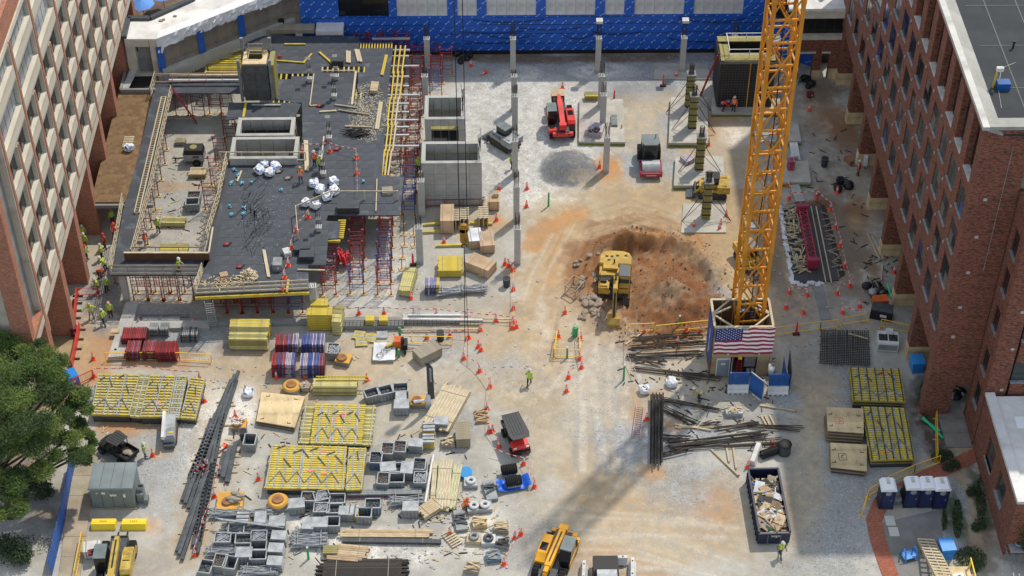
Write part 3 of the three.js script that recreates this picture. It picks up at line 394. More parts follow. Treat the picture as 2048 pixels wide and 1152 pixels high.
// ---------------------------------------------------------------- link building on the left with the white membrane roof and boarded wall
{
  const h = 7.9, f = 3.7, r = [[248,78],[312,78],[512,0],[580,-26],[470,-40],[388,0],[301,39],[257,39]].map(([x, y]) => at(x, y, h)), b = thing('link_building', 'low link building with a white membrane roof and boarded walls at the far left', 'building');
  S().slab(r.map((p) => [p[0], p[2]]), .18, h - .18).to('roof', M.whiteMembrane, b);
  const kerb = S(); for (const [i, j] of [[5,6],[6,7],[7,0]]) kerb.beam([r[i][0], h + .12, r[i][2]],[r[j][0], h + .12, r[j][2]],.5,.4); kerb.to('roof_kerb', M.steelDark, b);
  const inset = (p, q, s) => { const dx = q[0] - p[0], dz = q[2] - p[2], L = Math.hypot(dx, dz); return [[p[0] - dz / L * -s, 0, p[2] + dx / L * -s],[q[0] - dz / L * -s, 0, q[2] + dx / L * -s]]; };
  const wallM = std([.3,.255,.21],.9, T.ply), A = r[1], Bq = r[3];
  const seg = (p, q, y0, y1, w, m, name, off = 0, z = 0) => S().beam([p[0], (y0 + y1) / 2, p[2] + off],[q[0], (y0 + y1) / 2, q[2] + off], w, y1 - y0).to(name, m, b);
  seg(A, Bq, f + .6, h - .7,.5, wallM, 'board_wall', -.3); seg(A, Bq, f - .9, f + .62,.8, M.concrete, 'wall_base', -.1); seg(A, Bq, h - .9, h - .05,.12, M.whiteMembrane, 'roof_fascia', .05);
  // tarpaulin that hangs down over the roof edge in folds
  { const n = 60, pos = [], idx = []; for (let i = 0; i <= n; i++) { const t = i / n, x = A[0] + (Bq[0] - A[0]) * t, z = A[2] + (Bq[2] - A[2]) * t; for (let k = 0; k < 6; k++) { const u = k / 5, dr = (.9 + .5 * fbm(t * 14,3,3)) * (t < .04 ? 1.5 : 1); pos.push(x + .1 * fbm(t * 30, k, 2), k < 2 ? h + .07 + .05 * fbm(t * 40, k * 2,2) : h + .05 - dr * (u - .2) * 1.25, z + (k < 2 ? -1.2 + k * 1.3 : .2 + .5 * (Math.abs(fbm(t * 34, k * .9,3) - .5) * 2 - .3))); } } for (let i = 0; i < n; i++) for (let k = 0; k < 5; k++) { const a = i * 6 + k; idx.push(a, a + 6, a + 1, a + 1, a + 6, a + 7); }
    const g = new THREE.BufferGeometry(); g.setAttribute('position', new THREE.Float32BufferAttribute(pos, 3)); g.setIndex(idx); const gn = g.toNonIndexed(); gn.computeVertexNormals(); const o = new THREE.Mesh(gn, std([.7,.71,.73],.6, null)); o.name = 'roof_tarp'; o.castShadow = o.receiveShadow = true; b.add(o); }
  for (const [t, y0] of [[.02, f + .4],[.42, f + .5],[.83, f + .4]]) { const x = A[0] + (at(512,0, h)[0] - A[0]) * t, z = A[2] + (at(512,0, h)[2] - A[2]) * t, o = S().box(.75, h - y0 - .9,.08).to('blue_strip', M.blueTarp, b); o.position.set(x, y0, z + .12); o.rotation.y = turnOf(A, Bq); }
  // front end with the boarded opening
  const p0 = r[0], wx = A[0] - p0[0]; S().box(.9, h - 2.2,.6, p0[0] + .45,2, p0[2] - .3).box(.75, h - 2.2,.6, A[0] - .38,2, p0[2] - .3).box(wx - 1.6,.75,.6, (p0[0] + A[0]) / 2, h - .95, p0[2] - .302).box(wx + .6,.7,.9, (p0[0] + A[0]) / 2,2.9, p0[2] - .3).to('end_frame', M.precast, b);
  S().box(wx - 1.6, h - 4,.2, (p0[0] + A[0]) / 2,3, p0[2] - .75).to('end_boarding', std([.24,.15,.1],.9, T.ply), b); S().box(wx - 1.6,.9,.1, (p0[0] + A[0]) / 2, h - 1.9, p0[2] - .64).to('end_opening', M.black, b);
  S().slab([[r[0][0] + .5, r[0][2] - .6],[A[0] - .4, A[2] - .6],[Bq[0], Bq[2] - .7],[r[4][0], r[4][2] + .3],[r[6][0] + .4, r[6][2] + .3]], h - .3,0).to('core_wall', M.concreteDark, b);
  for (const [x, y, s] of [[322,70 * .6,.4],[327,40,.3],[350,33,.35]]) { const p = at(x, y, h); S().box(s, .12, s * .7, p[0], h, p[2]).to('roof_drain', M.lumberGrey, b); }
  // short boarded return and low roofs where it meets the wrapped building
  const d = thing('boarded_lean_to', 'grey boarded lean-to between white roofed link and blue wrapped wall', 'shed'), q0 = at(520,40, f), q1 = at(604,45, f);
  S().beam([q0[0], f + 1.4, q0[2]],[q1[0] + .4, f + 1.4, q1[2]],.3,2.6).to('board_wall', wallM, d); S().box(5.6,.4,1.2, at(575,62, f)[0], f + .1, at(575,62, f)[2]).to('ledge', M.lumberGrey, d); S().box(2.8,.5,2, at(660,55, f)[0], f - .3, at(660,55, f)[2]).to('pale_roof', M.whiteMembrane, d); S().box(2.6,.8,.2, at(545,50, f)[0], f + .2, at(545,50, f)[2] + .4).to('dark_opening', M.black, d);
}
// plaza behind the link with blue parasols
{
  const y = 3.2, pl = S().slab([at(246,45, y), at(560,-60, y), at(230,-60, y), at(236,20, y)].map((p) => [p[0], p[2]]), .3, y - .3).to('plaza', std([.25,.19,.15],.95, T.dirt)); setting(pl);
  for (const [x, yy, r, l] of [[330,22,1.5, 'open blue parasol on the brown plaza, the one seen whole'],[290,43,1.3, 'blue parasol on the plaza half hidden by the white roof edge']]) {
    const p = at(x, yy, y), t = thing('parasol', l, 'parasol', p); S().add(new THREE.ConeGeometry(r, .7,8,1, true), _m.makeTranslation(0,2.5,0)).to('canopy', std([.12,.3,.75],.8), t); S().rod([0,0,0],[0,2.8,0],.04).to('pole', M.galvPale, t); S().cyl(.3,.35,.1).to('base', M.concreteDark, t);
  }
  const p = at(265,4, y), k = thing('planter', 'pale stone planter wall on the brown plaza at the top edge', 'planter', p); S().box(2.6,.8,1.2).to('box', M.precast, k); S().box(2.2,.05,.9,0,.8).to('soil', M.soilDark, k);
}
// ---------------------------------------------------------------- brick link on the far right
{
  const p0 = at(1596,158), z = p0[2], x0 = 30.6, x1 = 35.4, b = thing('brick_link', 'short brick link with dark window band and white roof at the far right', 'building', [0,0, z]), xs = (px, y) => atZ(px, y, z);
  const yr = xs(1640,22)[1], yw1 = xs(1640,36)[1], yw0 = xs(1640,72)[1], yl = xs(1640,105)[1];
  S().box(x1 - x0, yr - yw1,.6, (x0 + x1) / 2, yw1,-.2).box(x1 - x0,.35,.7, (x0 + x1) / 2, yw0 - .35,-.15).to('band', M.precast, b);
  const w = piece(boxGeo, 'window', M.frame, b, [(x0 + x1) / 2, (yw0 + yw1) / 2,-.55],0,[x1 - x0, yw1 - yw0,.1]); for (let i = 0; i < 5; i++) for (let j = 0; j < 2; j++) piece(boxGeo, 'pane', M.glass, w, [(i + .5) / 5 - .5, j ? .38 : -.12,.4],0,[.19, j ? .2 : .74,.5]);
  S().box(x1 - x0, yw0 - .35 - yl, .5, (x0 + x1) / 2, yl, -.25).box(.9, yl, .5,33.1,0,-.252).box(1.2, yl, .5,34.9,0,-.252).box(.8, yl, .5,30.9,0,-.252).to('wall', M.brick, b);
  S().box(1.9,.22,.55,31.9, yl - .1,-.2).box(.9,.22,.55,33.9, yl - .1,-.2).to('lintel', M.precast, b); S().box(1.1,1.3,.2,34.9,0,.12).box(.9,1.1,.2,33.1,0,.12).to('plywood_guard', M.ply, b);
  S().box(x1 - x0 + 2,.25,12, (x0 + x1) / 2, yr, -6).to('roof', M.whiteMembrane, b); S().box(x1 - x0, yl, .2, (x0 + x1) / 2,0,-3).to('dark_passage', M.black, b); S().box(x1 - x0, yr - yl, 10, (x0 + x1) / 2, yl, -5.8).to('core_wall', M.concreteDark, b);
  S().add(new THREE.ConeGeometry(2.6,1.1,4), _m.makeTranslation(32.6, yr + .7,-3.6)).to('skylight', std([.85,.86,.84],.5), b);
}
// ---------------------------------------------------------------- raised soil terrace and the sunken walk on the left
{
  const y = 3.5, pts = [[160,404],[262,404],[270,330],[300,200],[330,190],[250,140],[233,110],[150,404]].map(([a, c]) => at(a, c, y));
  const t = S().slab([[-36.9, at(200,404, y)[2]],[at(258,404, y)[0], at(258,404, y)[2]],[at(283,280, y)[0], at(283,280, y)[2]],[at(298,200, y)[0], at(298,200, y)[2]],[at(318,150, y)[0], at(318,150, y)[2]],[-36.9, at(248,120, y)[2]]],.5, y - .5).to('terrain', std([.29,.18,.09],1, T.dirt)); setting(t);
  const e = S().box(5.6,.35,.35,-34, y - .5, at(212,406, y)[2]).box(3.4,3.2,.3,-34.9,0, at(212,404, y)[2] - 4.2).to('retaining_wall', M.concreteDark); tag(e, 'grey concrete edge of the orange soil terrace above the dark underpass', 'wall');
  const c = at(282,165, y), s = thing('stair_well', 'sunken concrete stair well below the boarded end of the link', 'stairwell', [c[0], y, c[2]]); S().box(3.4,.45,.25,0,0,1.7).box(.25,.45,3.4,-1.7,0,0).to('curb', M.concreteDark, s); S().box(3,.04,3).to('dark_floor', M.black, s); S().beam([-1.4,.2,1.5],[-.6,.9,-1.4],.7,.08).to('ramp_panel', M.concrete, s);
}

// ---------------------------------------------------------------- formwork decks on shoring
const inside = (p, x, z) => { let c = false; for (let i = 0, j = p.length - 1; i < p.length; j = i++) if ((p[i][1] > z) !== (p[j][1] > z) && x < (p[j][0] - p[i][0]) * (z - p[i][1]) / (p[j][1] - p[i][1]) + p[i][0]) c = !c; return c; };
const onDeck = (px, py) => at(px, py, D), quad = (a, b, c, d) => [[a, b],[c, b],[c, d],[a, d]];
function deck(label, pts, holes, rot) {
  const w = (q) => q.map(([x, y]) => { const p = at(x, y, D); return [p[0], p[2]]; }), P = w(pts), Hs = holes.map(w), t = thing('formwork_deck', label, 'deck');
  const sh = new THREE.Shape(P.map(([x, z]) => new THREE.Vector2(x, -z))); for (const h of Hs) sh.holes.push(new THREE.Path(h.map(([x, z]) => new THREE.Vector2(x, -z))));
  const g = new THREE.ExtrudeGeometry(sh, { depth: .1, bevelEnabled: false }); S().add(g, new THREE.Matrix4().makeRotationX(-Math.PI / 2).setPosition(0, D - .115,0)).to('deck_base', M.deckB, t);
  const xs = P.map((p) => p[0]), zs = P.map((p) => p[1]), sw = 1.22, sd = 2.44, ok = (x, z) => inside(P, x, z) && !Hs.some((h) => inside(h, x, z));
  for (let x = Math.min(...xs); x < Math.max(...xs); x += sw) for (let z = Math.min(...zs), k = 0; z < Math.max(...zs); z += sd / 2, k++) {          // half sheets where a whole one would overhang
    const a = x + .06, b = x + sw - .06, c = z + .06, d = z + sd / 2 - .06, m = z + sd / 4, xm = x + sw / 2;
    if ([[a, c],[b, c],[a, d],[b, d],[xm, m],[a, m],[b, m],[xm, c],[xm, d]].every(([u, v]) => ok(u, v))) piece(boxGeo, 'plywood_sheet', pick([M.deck, M.deck, M.deck, M.deckB, M.deckC]), t, [x + sw / 2, D - .006 + rr(-.004,.003), m],0,[sw - .022,.018, sd / 2 - .022]);
  }
  for (const h of Hs) {                                                                                                                      // joists that show in the open slots
    const x0 = Math.min(...h.map((p) => p[0])), x1 = Math.max(...h.map((p) => p[0])), z0 = Math.min(...h.map((p) => p[1])), z1 = Math.max(...h.map((p) => p[1])); if (x1 - x0 > 5.2) continue;
    for (let x = x0 + .15; x < x1; x += .52) piece(boxGeo, 'joist', pick([M.beamYellow, M.beamYellow, M.lumberPale]), t, [x + rr(-.05,.05), D - .12, (z0 + z1) / 2],0,[.15,.18, z1 - z0 + .1]);
  }
  return t;
}
const mainDeck = deck('large black plywood formwork deck with bags and timbers on it, left of the concrete cores', [[497,72],[718,72],[718,96],[786,96],[775,190],[764,352],[808,353],[800,430],[656,430],[652,441],[656,480],[652,530],[616,530],[618,580],[390,590],[402,545],[420,480],[442,400],[458,318],[606,320],[604,208],[545,196],[545,100],[490,100]],
  [quad(550,147,582,158), quad(582,147,627,152), quad(643,133,730,144), quad(709,146,716,184), quad(709,185,730,198), quad(604,268,626,276)]);
deck('narrow black deck strip along the sunken walk at the far left, railed with timber', [[312,163],[345,163],[332,240],[300,385],[264,518],[420,518],[400,551],[222,551],[250,405],[272,330],[303,200]],[]);
deck('small black deck between the grey form tower and the open core', [[458,205],[545,205],[604,205],[588,237],[470,237],[452,240]],[quad(545,201,588,208)]);
deck('black deck landing with timber edges below the bags, on yellow joists', [[604,442],[681,442],[677,476],[654,478],[600,476]],[]);
deck('black deck strip of the link bridge left of the grey form tower', [[340,156],[483,156],[483,186],[340,186]],[]);
// edge joists and stringers
{
  const t = thing('edge_joists', 'row of short yellow joists along the far right edge of the deck', 'joists'); for (let k = 0; k < 12; k++) { const a = at(722 + k * 5.6,84, D), b = at(722 + k * 5.6,99, D); piece(boxGeo, 'joist', M.beamYellow, t, [a[0], D - .2, (a[2] + b[2]) / 2],0,[.13,.2, b[2] - a[2]]); }
  const u = thing('stringer_run', 'three lines of long yellow beams along the right edge of the black deck', 'beams'); for (let r = 0; r < 3; r++) for (let k = 0; k < 5; k++) { const y0 = 92 + k * 52, y1 = y0 + 56, f = (y) => 792 + r * 9.5 - (y - 92) * (.108 + r * .012), a = at(f(y0), y0, D - .12), b = at(f(y1), Math.min(y1,352), D - .12); a[0] += k % 2 * .1; b[0] += k % 2 * .1; S().beam([a[0], D - .12 + k % 2 * .03, a[2]],[b[0], D - .12 + k % 2 * .03, b[2]],.13,.2).to('beam', r === 2 && k > 1 ? M.lumberPale : M.beamYellow, u); }
  const v = thing('front_stringer', 'yellow edge beam under the front edge of the large deck', 'beam'); const a = at(390,592, D), b = at(618,582, D); S().beam([a[0], D - .25, a[2]],[b[0], D - .25, b[2]],.2,.24).to('beam', M.beamYellow, v); S().beam([a[0], D - .5, a[2] - .3],[b[0], D - .5, b[2] - .3],.2,.24).to('beam', M.beamOlive, v);
  const w = thing('landing_joists', 'stack of yellow joist ends below the small timber edged landing', 'joists'); for (let k = 0; k < 9; k++) { const p = at(682 - k * .6,442 + k * 4.2, D - .25); piece(boxGeo, 'joist', M.beamYellow, w, [p[0] + .1, D - .24, p[2]],0,[.7,.2,.12]); } { const p = at(640,477, D); S().box(3.6,.22,.16, p[0], D - .35, p[2] + .1).to('edge_beam', M.beamYellow, w); }
  for (const [i, y] of [77,100,112,132,153,172,190,207,224,240,254,270,292].entries()) { const p = at(762, y, D - .3), q = at(i < 2 ? 818 : i % 3 ? 816 : 836, y, D - .3), o = S().box(q[0] - p[0] + 1,.16,.2).to('aluminium_beam', M.alu); o.position.set((p[0] + q[0]) / 2 - .4, D - .42, p[2]); tag(o, `${ord(i, 13)} from the far end of the pale aluminium beams over the shoring`, 'beam', 'aluminium beams that bridge the shoring towers'); }
}
// ---------------------------------------------------------------- shoring frames
function shoring(mat, name = 'shoring_frame') {
  const t = thing(name, '', 'shoring frame'), H = 3.35;
  for (const s of [-.6,.6]) { S().rod([s, .08,0],[s, H, 0],.042).to('leg', mat, t); S().box(.5,.06,.5, s, 0,0).to('foot_pad', M.ply, t); S().box(.16,.04,.16, s, .06,0).rod([s, .08,0],[s, .4,0],.055,6).to('screw_jack', M.red, t); S().box(.18,.14,.18, s, H, 0).to('head', mat, t); }
  const r = S(); for (const y of [.75,1.15,1.75,1.95,2.35,2.75,3.2]) r.rod([-.6, y, 0],[.6, y, 0],.032,5); r.rod([-.35,.75,0],[-.35,1.75,0],.028,5).rod([.35,1.95,0],[.35,3.2,0],.028,5).to('rungs', mat, t);
  S().rod([-.6,.6,0],[-.6,2.9,-1.5],.018,4).rod([-.6,2.9,0],[-.6,.6,-1.5],.018,4).rod([.6,.6,0],[.6,2.9,-1.5],.018,4).rod([.6,2.9,0],[.6,.6,-1.5],.018,4).to('cross_braces', M.steelDark, t);
  return t;
}
const frameProto = {}; 
function frame(kind, label, px, py, group, ry = 0) {
  const p = at(px, py), m = { red: M.red, dark: M.redDark, blue: M.blueFrame, purple: M.purple }[kind];
  if (!frameProto[kind]) { const t = frameProto[kind] = shoring(m); t.position.set(...p); t.rotation.y = ry; tag(t, label, 'shoring frame', group); return t; }
  const c = copy(frameProto[kind], label, p, ry); c.userData.group = group; return c;
}
function frameRow(pts, where, from, kinds) { pts.forEach(([x, y], i) => { const k = kinds[i % kinds.length]; frame(k, `${{ red: 'red', dark: 'dark red', blue: 'blue', purple: 'purple' }[k]} shoring frame, ${ord(i, pts.length)} from the ${from} ${where}`, x, y, 'shoring frames ' + where, rr(-.05,.05)); }); }
frameRow([588,565,540,517,493,470,448].map((y, i) => [714 + i * .6, y]), 'in the middle line before the stepped deck', 'camera', ['blue', 'red', 'dark', 'red', 'dark', 'red', 'red']);
frameRow([590,566,541,517,494,472,450].map((y, i) => [769 + i * .8, y]), 'in the right line before the stepped deck', 'camera', ['red', 'blue', 'dark', 'blue', 'red', 'red', 'red']);
frameRow([590,566,543,520].map((y, i) => [659 + i * 1.6, y]), 'in the left line before the stepped deck', 'camera', ['red', 'purple', 'dark', 'red']);
frameRow([282,312,344,375].map((x) => [x, 601]), 'under the left strip front', 'left', ['dark', 'red', 'red', 'dark']);
frameRow([290,325,357].map((x) => [x, 585]), 'farther back under the left strip front', 'left', ['red', 'red', 'red']);
frameRow([440,470,500,531,562,592].map((x) => [x, 626]), 'under the large deck front', 'left', ['dark', 'red', 'dark', 'red', 'purple', 'blue']);
frameRow([455,490,525,560,592].map((x) => [x, 606]), 'deep under the large deck front', 'left', ['dark', 'dark', 'red', 'dark', 'dark']);
frameRow([145,167,189,211,233,255,277,299,321,343,365,387,409,431].map((y, i) => [838 - i * 1.6, y]), 'beside the concrete cores', 'far end', ['red', 'dark', 'red', 'red', 'dark', 'red', 'dark', 'red', 'red', 'dark', 'red', 'blue', 'blue', 'blue']);
frameRow([150,176,202,228,254,280,306,332,358].map((y, i) => [799 - i * 1.2, y]), 'below the yellow edge beams', 'far end', ['dark', 'red', 'dark', 'red', 'dark', 'red']);
frameRow([[872,192],[874,166],[893,150],[870,141]], 'right of the far column', 'camera', ['blue', 'red', 'red', 'dark']);
frameRow([[725,120],[752,120],[780,118],[808,118]], 'against the blue wrapped building', 'left', ['dark', 'red', 'dark', 'red']);
frameRow([[365,232],[398,232],[432,228],[455,226]], 'in the shade below the link bridge', 'left', ['red', 'dark', 'red', 'dark']);
frameRow([[322,300],[318,328],[311,360],[305,392],[299,424],[291,456],[283,490]], 'under the inner left strip edge', 'far end', ['red', 'red', 'dark', 'red', 'dark', 'red', 'red']);
frameRow([[462,285],[445,330],[436,370],[424,420]], 'under the large deck left edge', 'far end', ['dark', 'dark', 'red', 'dark']);
{ // single post shores on square pads
  let proto; const pts = [[808,446],[808,468],[809,491],[806,515],[804,538],[827,470],[829,492],[780,352],[795,392]];
  pts.forEach(([x, y], i) => { const l = `lone shoring leg on a plywood pad, ${ord(i, pts.length)} left of the near concrete column`; if (!proto) { proto = thing('post_shore', l, 'post shore', at(x, y), .1, 'lone shoring legs'); S().box(.6,.07,.6).to('foot_pad', M.ply, proto); S().rod([0,.07,0],[0,1.2,0],.04).to('leg', M.redDark, proto); } else copy(proto, l, at(x, y), rr(-.3,.3)); });
  for (const [x, y, l] of [[692,531, 'red coiled bundle of straps hanging on the middle shoring line'],[677,527, 'red bundle of straps beside the landing']]) { const p = at(x, y), t = thing('strap_bundle', l, 'strap bundle', p), s = S(); for (let k = 0; k < 14; k++) s.add(new THREE.TorusGeometry(rr(.3,.55), .06,5,14), new THREE.Matrix4().makeRotationFromEuler(new THREE.Euler(rr(0,3), rr(0,3), 0)).setPosition(rr(-.2,.2), rr(.5,1.3), rr(-.2,.2))); s.to('straps', std([.7,.06,.07],.7), t); }
}
// ---------------------------------------------------------------- concrete columns with starter bars
function column(l, px, py, h, o = {}) {
  const { w = .56, d = .56, bars = 1.35, cap, hb = 0, n = 10, r = .026 } = o, p = at(px, py, h), t = thing('concrete_column', l, 'column', [p[0], hb, p[2] - d / 2]);
  S().box(w, h - hb, d).to('shaft', M.concrete, t); S().box(w + .06,.07, d + .06,0, h - hb + .002).to('top_collar', M.white, t); const s = S();
  for (let k = 0; k < n; k++) { const a = k / n * 4, e = a % 1 - .5, q = [[e, -.5],[.5, e],[-e, .5],[-.5,-e]][a | 0]; s.rod([q[0] * (w - .14), h - hb, q[1] * (d - .14)],[q[0] * (w - .16) + rr(-.04,.04), h - hb + bars * rr(.9,1.06), q[1] * (d - .16) + rr(-.04,.04)], r, 5); } s.to('starter_bars', M.rebar, t);
  if (cap) S().box(w + .1,.3, d + .1,0, h - hb + bars).to('timber_cap', M.white, t);
  const bd = S(); for (const y of [1.4,2.8]) bd.box(w + .004,.02, d + .004,0, y); bd.to('pour_joint', M.concreteDark, t);
  return t;
}
[['nearest, by the two stacked red cones', 1035,460],['second from the camera, left of the haul road', 1033,375],['third from the camera, with a worker behind it', 1030,284],['fourth from the camera, beside the tracked loader', 1030,195],['fifth from the camera', 1028,155],['farthest, before the blue wall', 1026,80]].forEach(([w, x, y], i) => column(`concrete column with starter bars in the line left of the haul road, ${w}`, x, y, 4.2, { bars: [1.6,1.7,1.7,1.3,.7,1.6][i] }));
[['nearest, on the orange soil', 1215,277],['second, rising from the cluttered pad', 1208,193],['third, behind the cluttered pad', 1204,154],['farthest, capped, before the blue wall', 1198,79,1]].forEach(([w, x, y, c], i) => column(`concrete column in the line right of the red telehandler, ${w}`, x, y, 4.2, { bars: i < 3 ? 1.5 : 1.9, cap: c }));
column('capped concrete column on the pale slab before the blue wall', 1369,78,4.2, { bars: 1.9, cap: 1 }); column('concrete column behind the dark rebar core, before the blue wall', 1472,77,4.2, { bars: 1.6 });
column('farthest concrete column between two red scaffold towers at the blue wall', 853,80,4.2, { bars: 1.5 }); column('concrete column at the far corner of the concrete cores', 849,155,4.2, { bars: .8 });
column('concrete column before the front concrete core, beside the red barrel', 841,365,4.2, { bars: .9, w: .62 }); column('concrete column in front of the black deck with a bundle of bars leaning on it', 837,459,4.2, { bars: 1.3, w: .62 }); column('concrete column at the front right corner of the large deck', 624,576,3.6, { bars: .25, w: .58 });
column('concrete column at the front left corner of the left deck strip', 243,552,3.2, { bars: .01, n: 1, w: .55 });
[[672,158, 'far'],[668,197, 'middle of the timber framed bay'],[619,163, 'left'],[658,281, 'beside the two workers'],[646,352, 'behind the white bags'],[637,461, 'on the timber edged landing']].forEach(([x, y, w]) => column(`stub of a column with tall starter bars on the black deck, ${w}`, x, y - 4, D + .42, { hb: D, w: .46, d: .46, bars: 1.7, n: 8, r: .017 }));
// olive boarded column forms
function formCol(l, px, py) {
  const p = at(px, py), H = 4.3, t = thing('column_form', l, 'column form', p); S().box(.7, H, .7).to('form_panels', M.beamOlive, t); for (let k = 0; k < 11; k++) piece(boxGeo, 'waler', k % 2 ? M.rebar : M.beamOlive, t, [0,.25 + k * .39,0],0,[.82,.1,.82]);
  S().box(.9,.16,.9,0, H).to('top_frame', M.concreteDark, t); S().box(.56,.02,.56,0, H + .165).to('open_top', M.black, t); const b = S(); for (let k = 0; k < 10; k++) { const a = k / 10 * 6.28; b.rod([.2 * Math.cos(a), H, .2 * Math.sin(a)],[.22 * Math.cos(a), H + 1.25,.22 * Math.sin(a)],.026,5); } b.to('starter_bars', M.rebar, t);
  for (const s of [-1,1]) S().rod([s * .35,3.3,0],[s * 2.3,.1,.6],.035,5).rod([s * .35,2,0],[s * 2.3,.1,.6],.03,5).to('prop', M.rebar, t); return t;
}
formCol('olive boarded column form, farthest of the four on the pale pads', 1377,219); formCol('olive boarded column form, second farthest, with pale props to its left', 1383,262); formCol('olive boarded column form on the square pad right of the roller', 1397,345); formCol('olive boarded column form in front of the yellow tracked loader', 1411,436);
// pads
[['pale footing slab with stacked material round a concrete column', 1160,197,1247,284,.45],['pale footing slab under the two far column forms', 1341,195,1413,285,.5],['square pale footing slab under the third column form', 1352,312,1446,372,.5],['pale blinding slab in the dirt round the nearest column form', 1365,406,1450,464,.12],['pale slab before the blue wall under a capped column', 1311,127,1416,158,.15],['pale footing slab under the dark rebar core', 1424,188,1560,226,.4],['pale slab with two black pots just right of the crane', 1545,242,1597,283,.5],['pale slab carrying a purple crate right of the crane', 1552,321,1617,364,.5]].forEach(([l, a, b, c, d, h], i) => {
  const t = thing('footing_slab', l, 'slab'), p = [at(a, b, h), at(c, b, h), at(c + 4, d, h), at(a - 3, d, h)].map((q) => [q[0] + rr(-.1,.1), q[2] + rr(-.1,.1)]); S().slab(p, h, .01).to('slab', std([.6,.57,.5],.9, T.concrete), t); if (h > .3) S().slab(p.map(([x, z]) => [x, z + .05]), .22,.02).to('green_edge', std([.25,.3,.04],.8, T.wood), t);
});
// ---------------------------------------------------------------- concrete cores
function core(l, a, b, c, d, h, o = {}) {             // a..c across, near edge d and far edge b of the top, read at level h
  const p = at(a, d, h), q = at(c, d, h), f = at((a + c) / 2, b, h), x0 = p[0], x1 = q[0], zf = p[2], zb = f[2], W = x1 - x0, Dp = zf - zb, T0 = .3, hb = o.hb ?? 0, t = thing('concrete_core', l, 'core', [x0, hb, zf]), H = h - hb, mat = o.mat ?? M.concrete;
  const win = o.window; if (win) S().box(.6, H, T0,.3,0,-T0 / 2).box(.6, H, T0, W - .3,0,-T0 / 2).box(W - 1.2, win[0], T0, W / 2,0,-T0 / 2).box(W - 1.2, H - win[1], T0, W / 2, win[1],-T0 / 2).to('front_wall', mat, t); else S().box(W, H, T0, W / 2,0,-T0 / 2).to('front_wall', mat, t);
  S().box(W - .002, H, T0, W / 2,0,-Dp + T0 / 2).to('back_wall', mat, t); for (const [n, x] of [['left_wall', T0 / 2],['right_wall', W - T0 / 2]]) S().box(T0, H - .003, Dp - 2 * T0, x, 0,-Dp / 2).to(n, mat, t);
  const e = S(); e.box(W + .08,.05, T0 + .08, W / 2, H, -T0 / 2).box(W + .08,.05, T0 + .08, W / 2, H, -Dp + T0 / 2).box(T0 + .08,.052, Dp - 2 * T0 - .08, T0 / 2, H, -Dp / 2).box(T0 + .08,.052, Dp - 2 * T0 - .08, W - T0 / 2, H, -Dp / 2).to('wall_top', M.wallTop, t);
  const j = S(); for (let k = 1; k < 5; k++) j.box(.035, H - .1,.02, W * k / 5,.05,.002); for (let k = 1; k < 4; k++) j.box(W - .1,.03,.02, W / 2, H * k / 4,.0015); j.to('form_joint', M.concreteDark, t); const jb = S(); for (let k = 1; k < 5; k++) jb.box(.035, H - .3,.02, W * k / 5,.1,-Dp + T0 + .002); jb.to('form_joint', M.steelDark, t);
  if (o.rail) { const r = S(); r.box(W - .8,.1,.1, W / 2, H * o.rail, -Dp + T0 + .2).to('inner_walkway', M.beamOlive, t); S().box(W - .9,.15,.8, W / 2, H * o.rail - .1,-T0 - .5).to('inner_platform', M.beamOlive, t); }
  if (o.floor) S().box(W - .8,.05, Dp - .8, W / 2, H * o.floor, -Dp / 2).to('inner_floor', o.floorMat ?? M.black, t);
  if (o.bars) { const s = S(); for (let k = 0; k < 14; k++) { const z = -rr(.2, Dp); s.rod([W - .18 + rr(-.1,.1), H, z],[W - .18 + rr(-.15,.15), H + rr(.6,2.2), z + rr(-.1,.1)],.022,5); } s.to('starter_bars', M.rebar, t); }
  return t;
}
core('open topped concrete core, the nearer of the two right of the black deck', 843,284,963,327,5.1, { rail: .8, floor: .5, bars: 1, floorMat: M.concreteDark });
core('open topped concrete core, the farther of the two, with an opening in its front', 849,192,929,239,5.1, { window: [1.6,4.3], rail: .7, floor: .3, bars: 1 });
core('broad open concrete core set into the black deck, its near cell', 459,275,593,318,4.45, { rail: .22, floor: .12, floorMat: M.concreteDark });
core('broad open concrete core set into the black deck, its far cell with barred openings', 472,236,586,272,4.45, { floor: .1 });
{ const p = at(505,262,4), t = thing('opening_frames', 'dark openings with upright bars in the far wall of the deck core', 'frame', [p[0] + .6,2.1, at(520,240,4.45)[2] + .65]); S().box(5.4,1.7,.08,.8).to('opening', M.black, t); for (let k = 0; k < 5; k++) piece(boxGeo, 'bar', M.steelDark, t, [-1.5 + k * 1.1,.85,.08],0,[.09,1.7,.06]); }
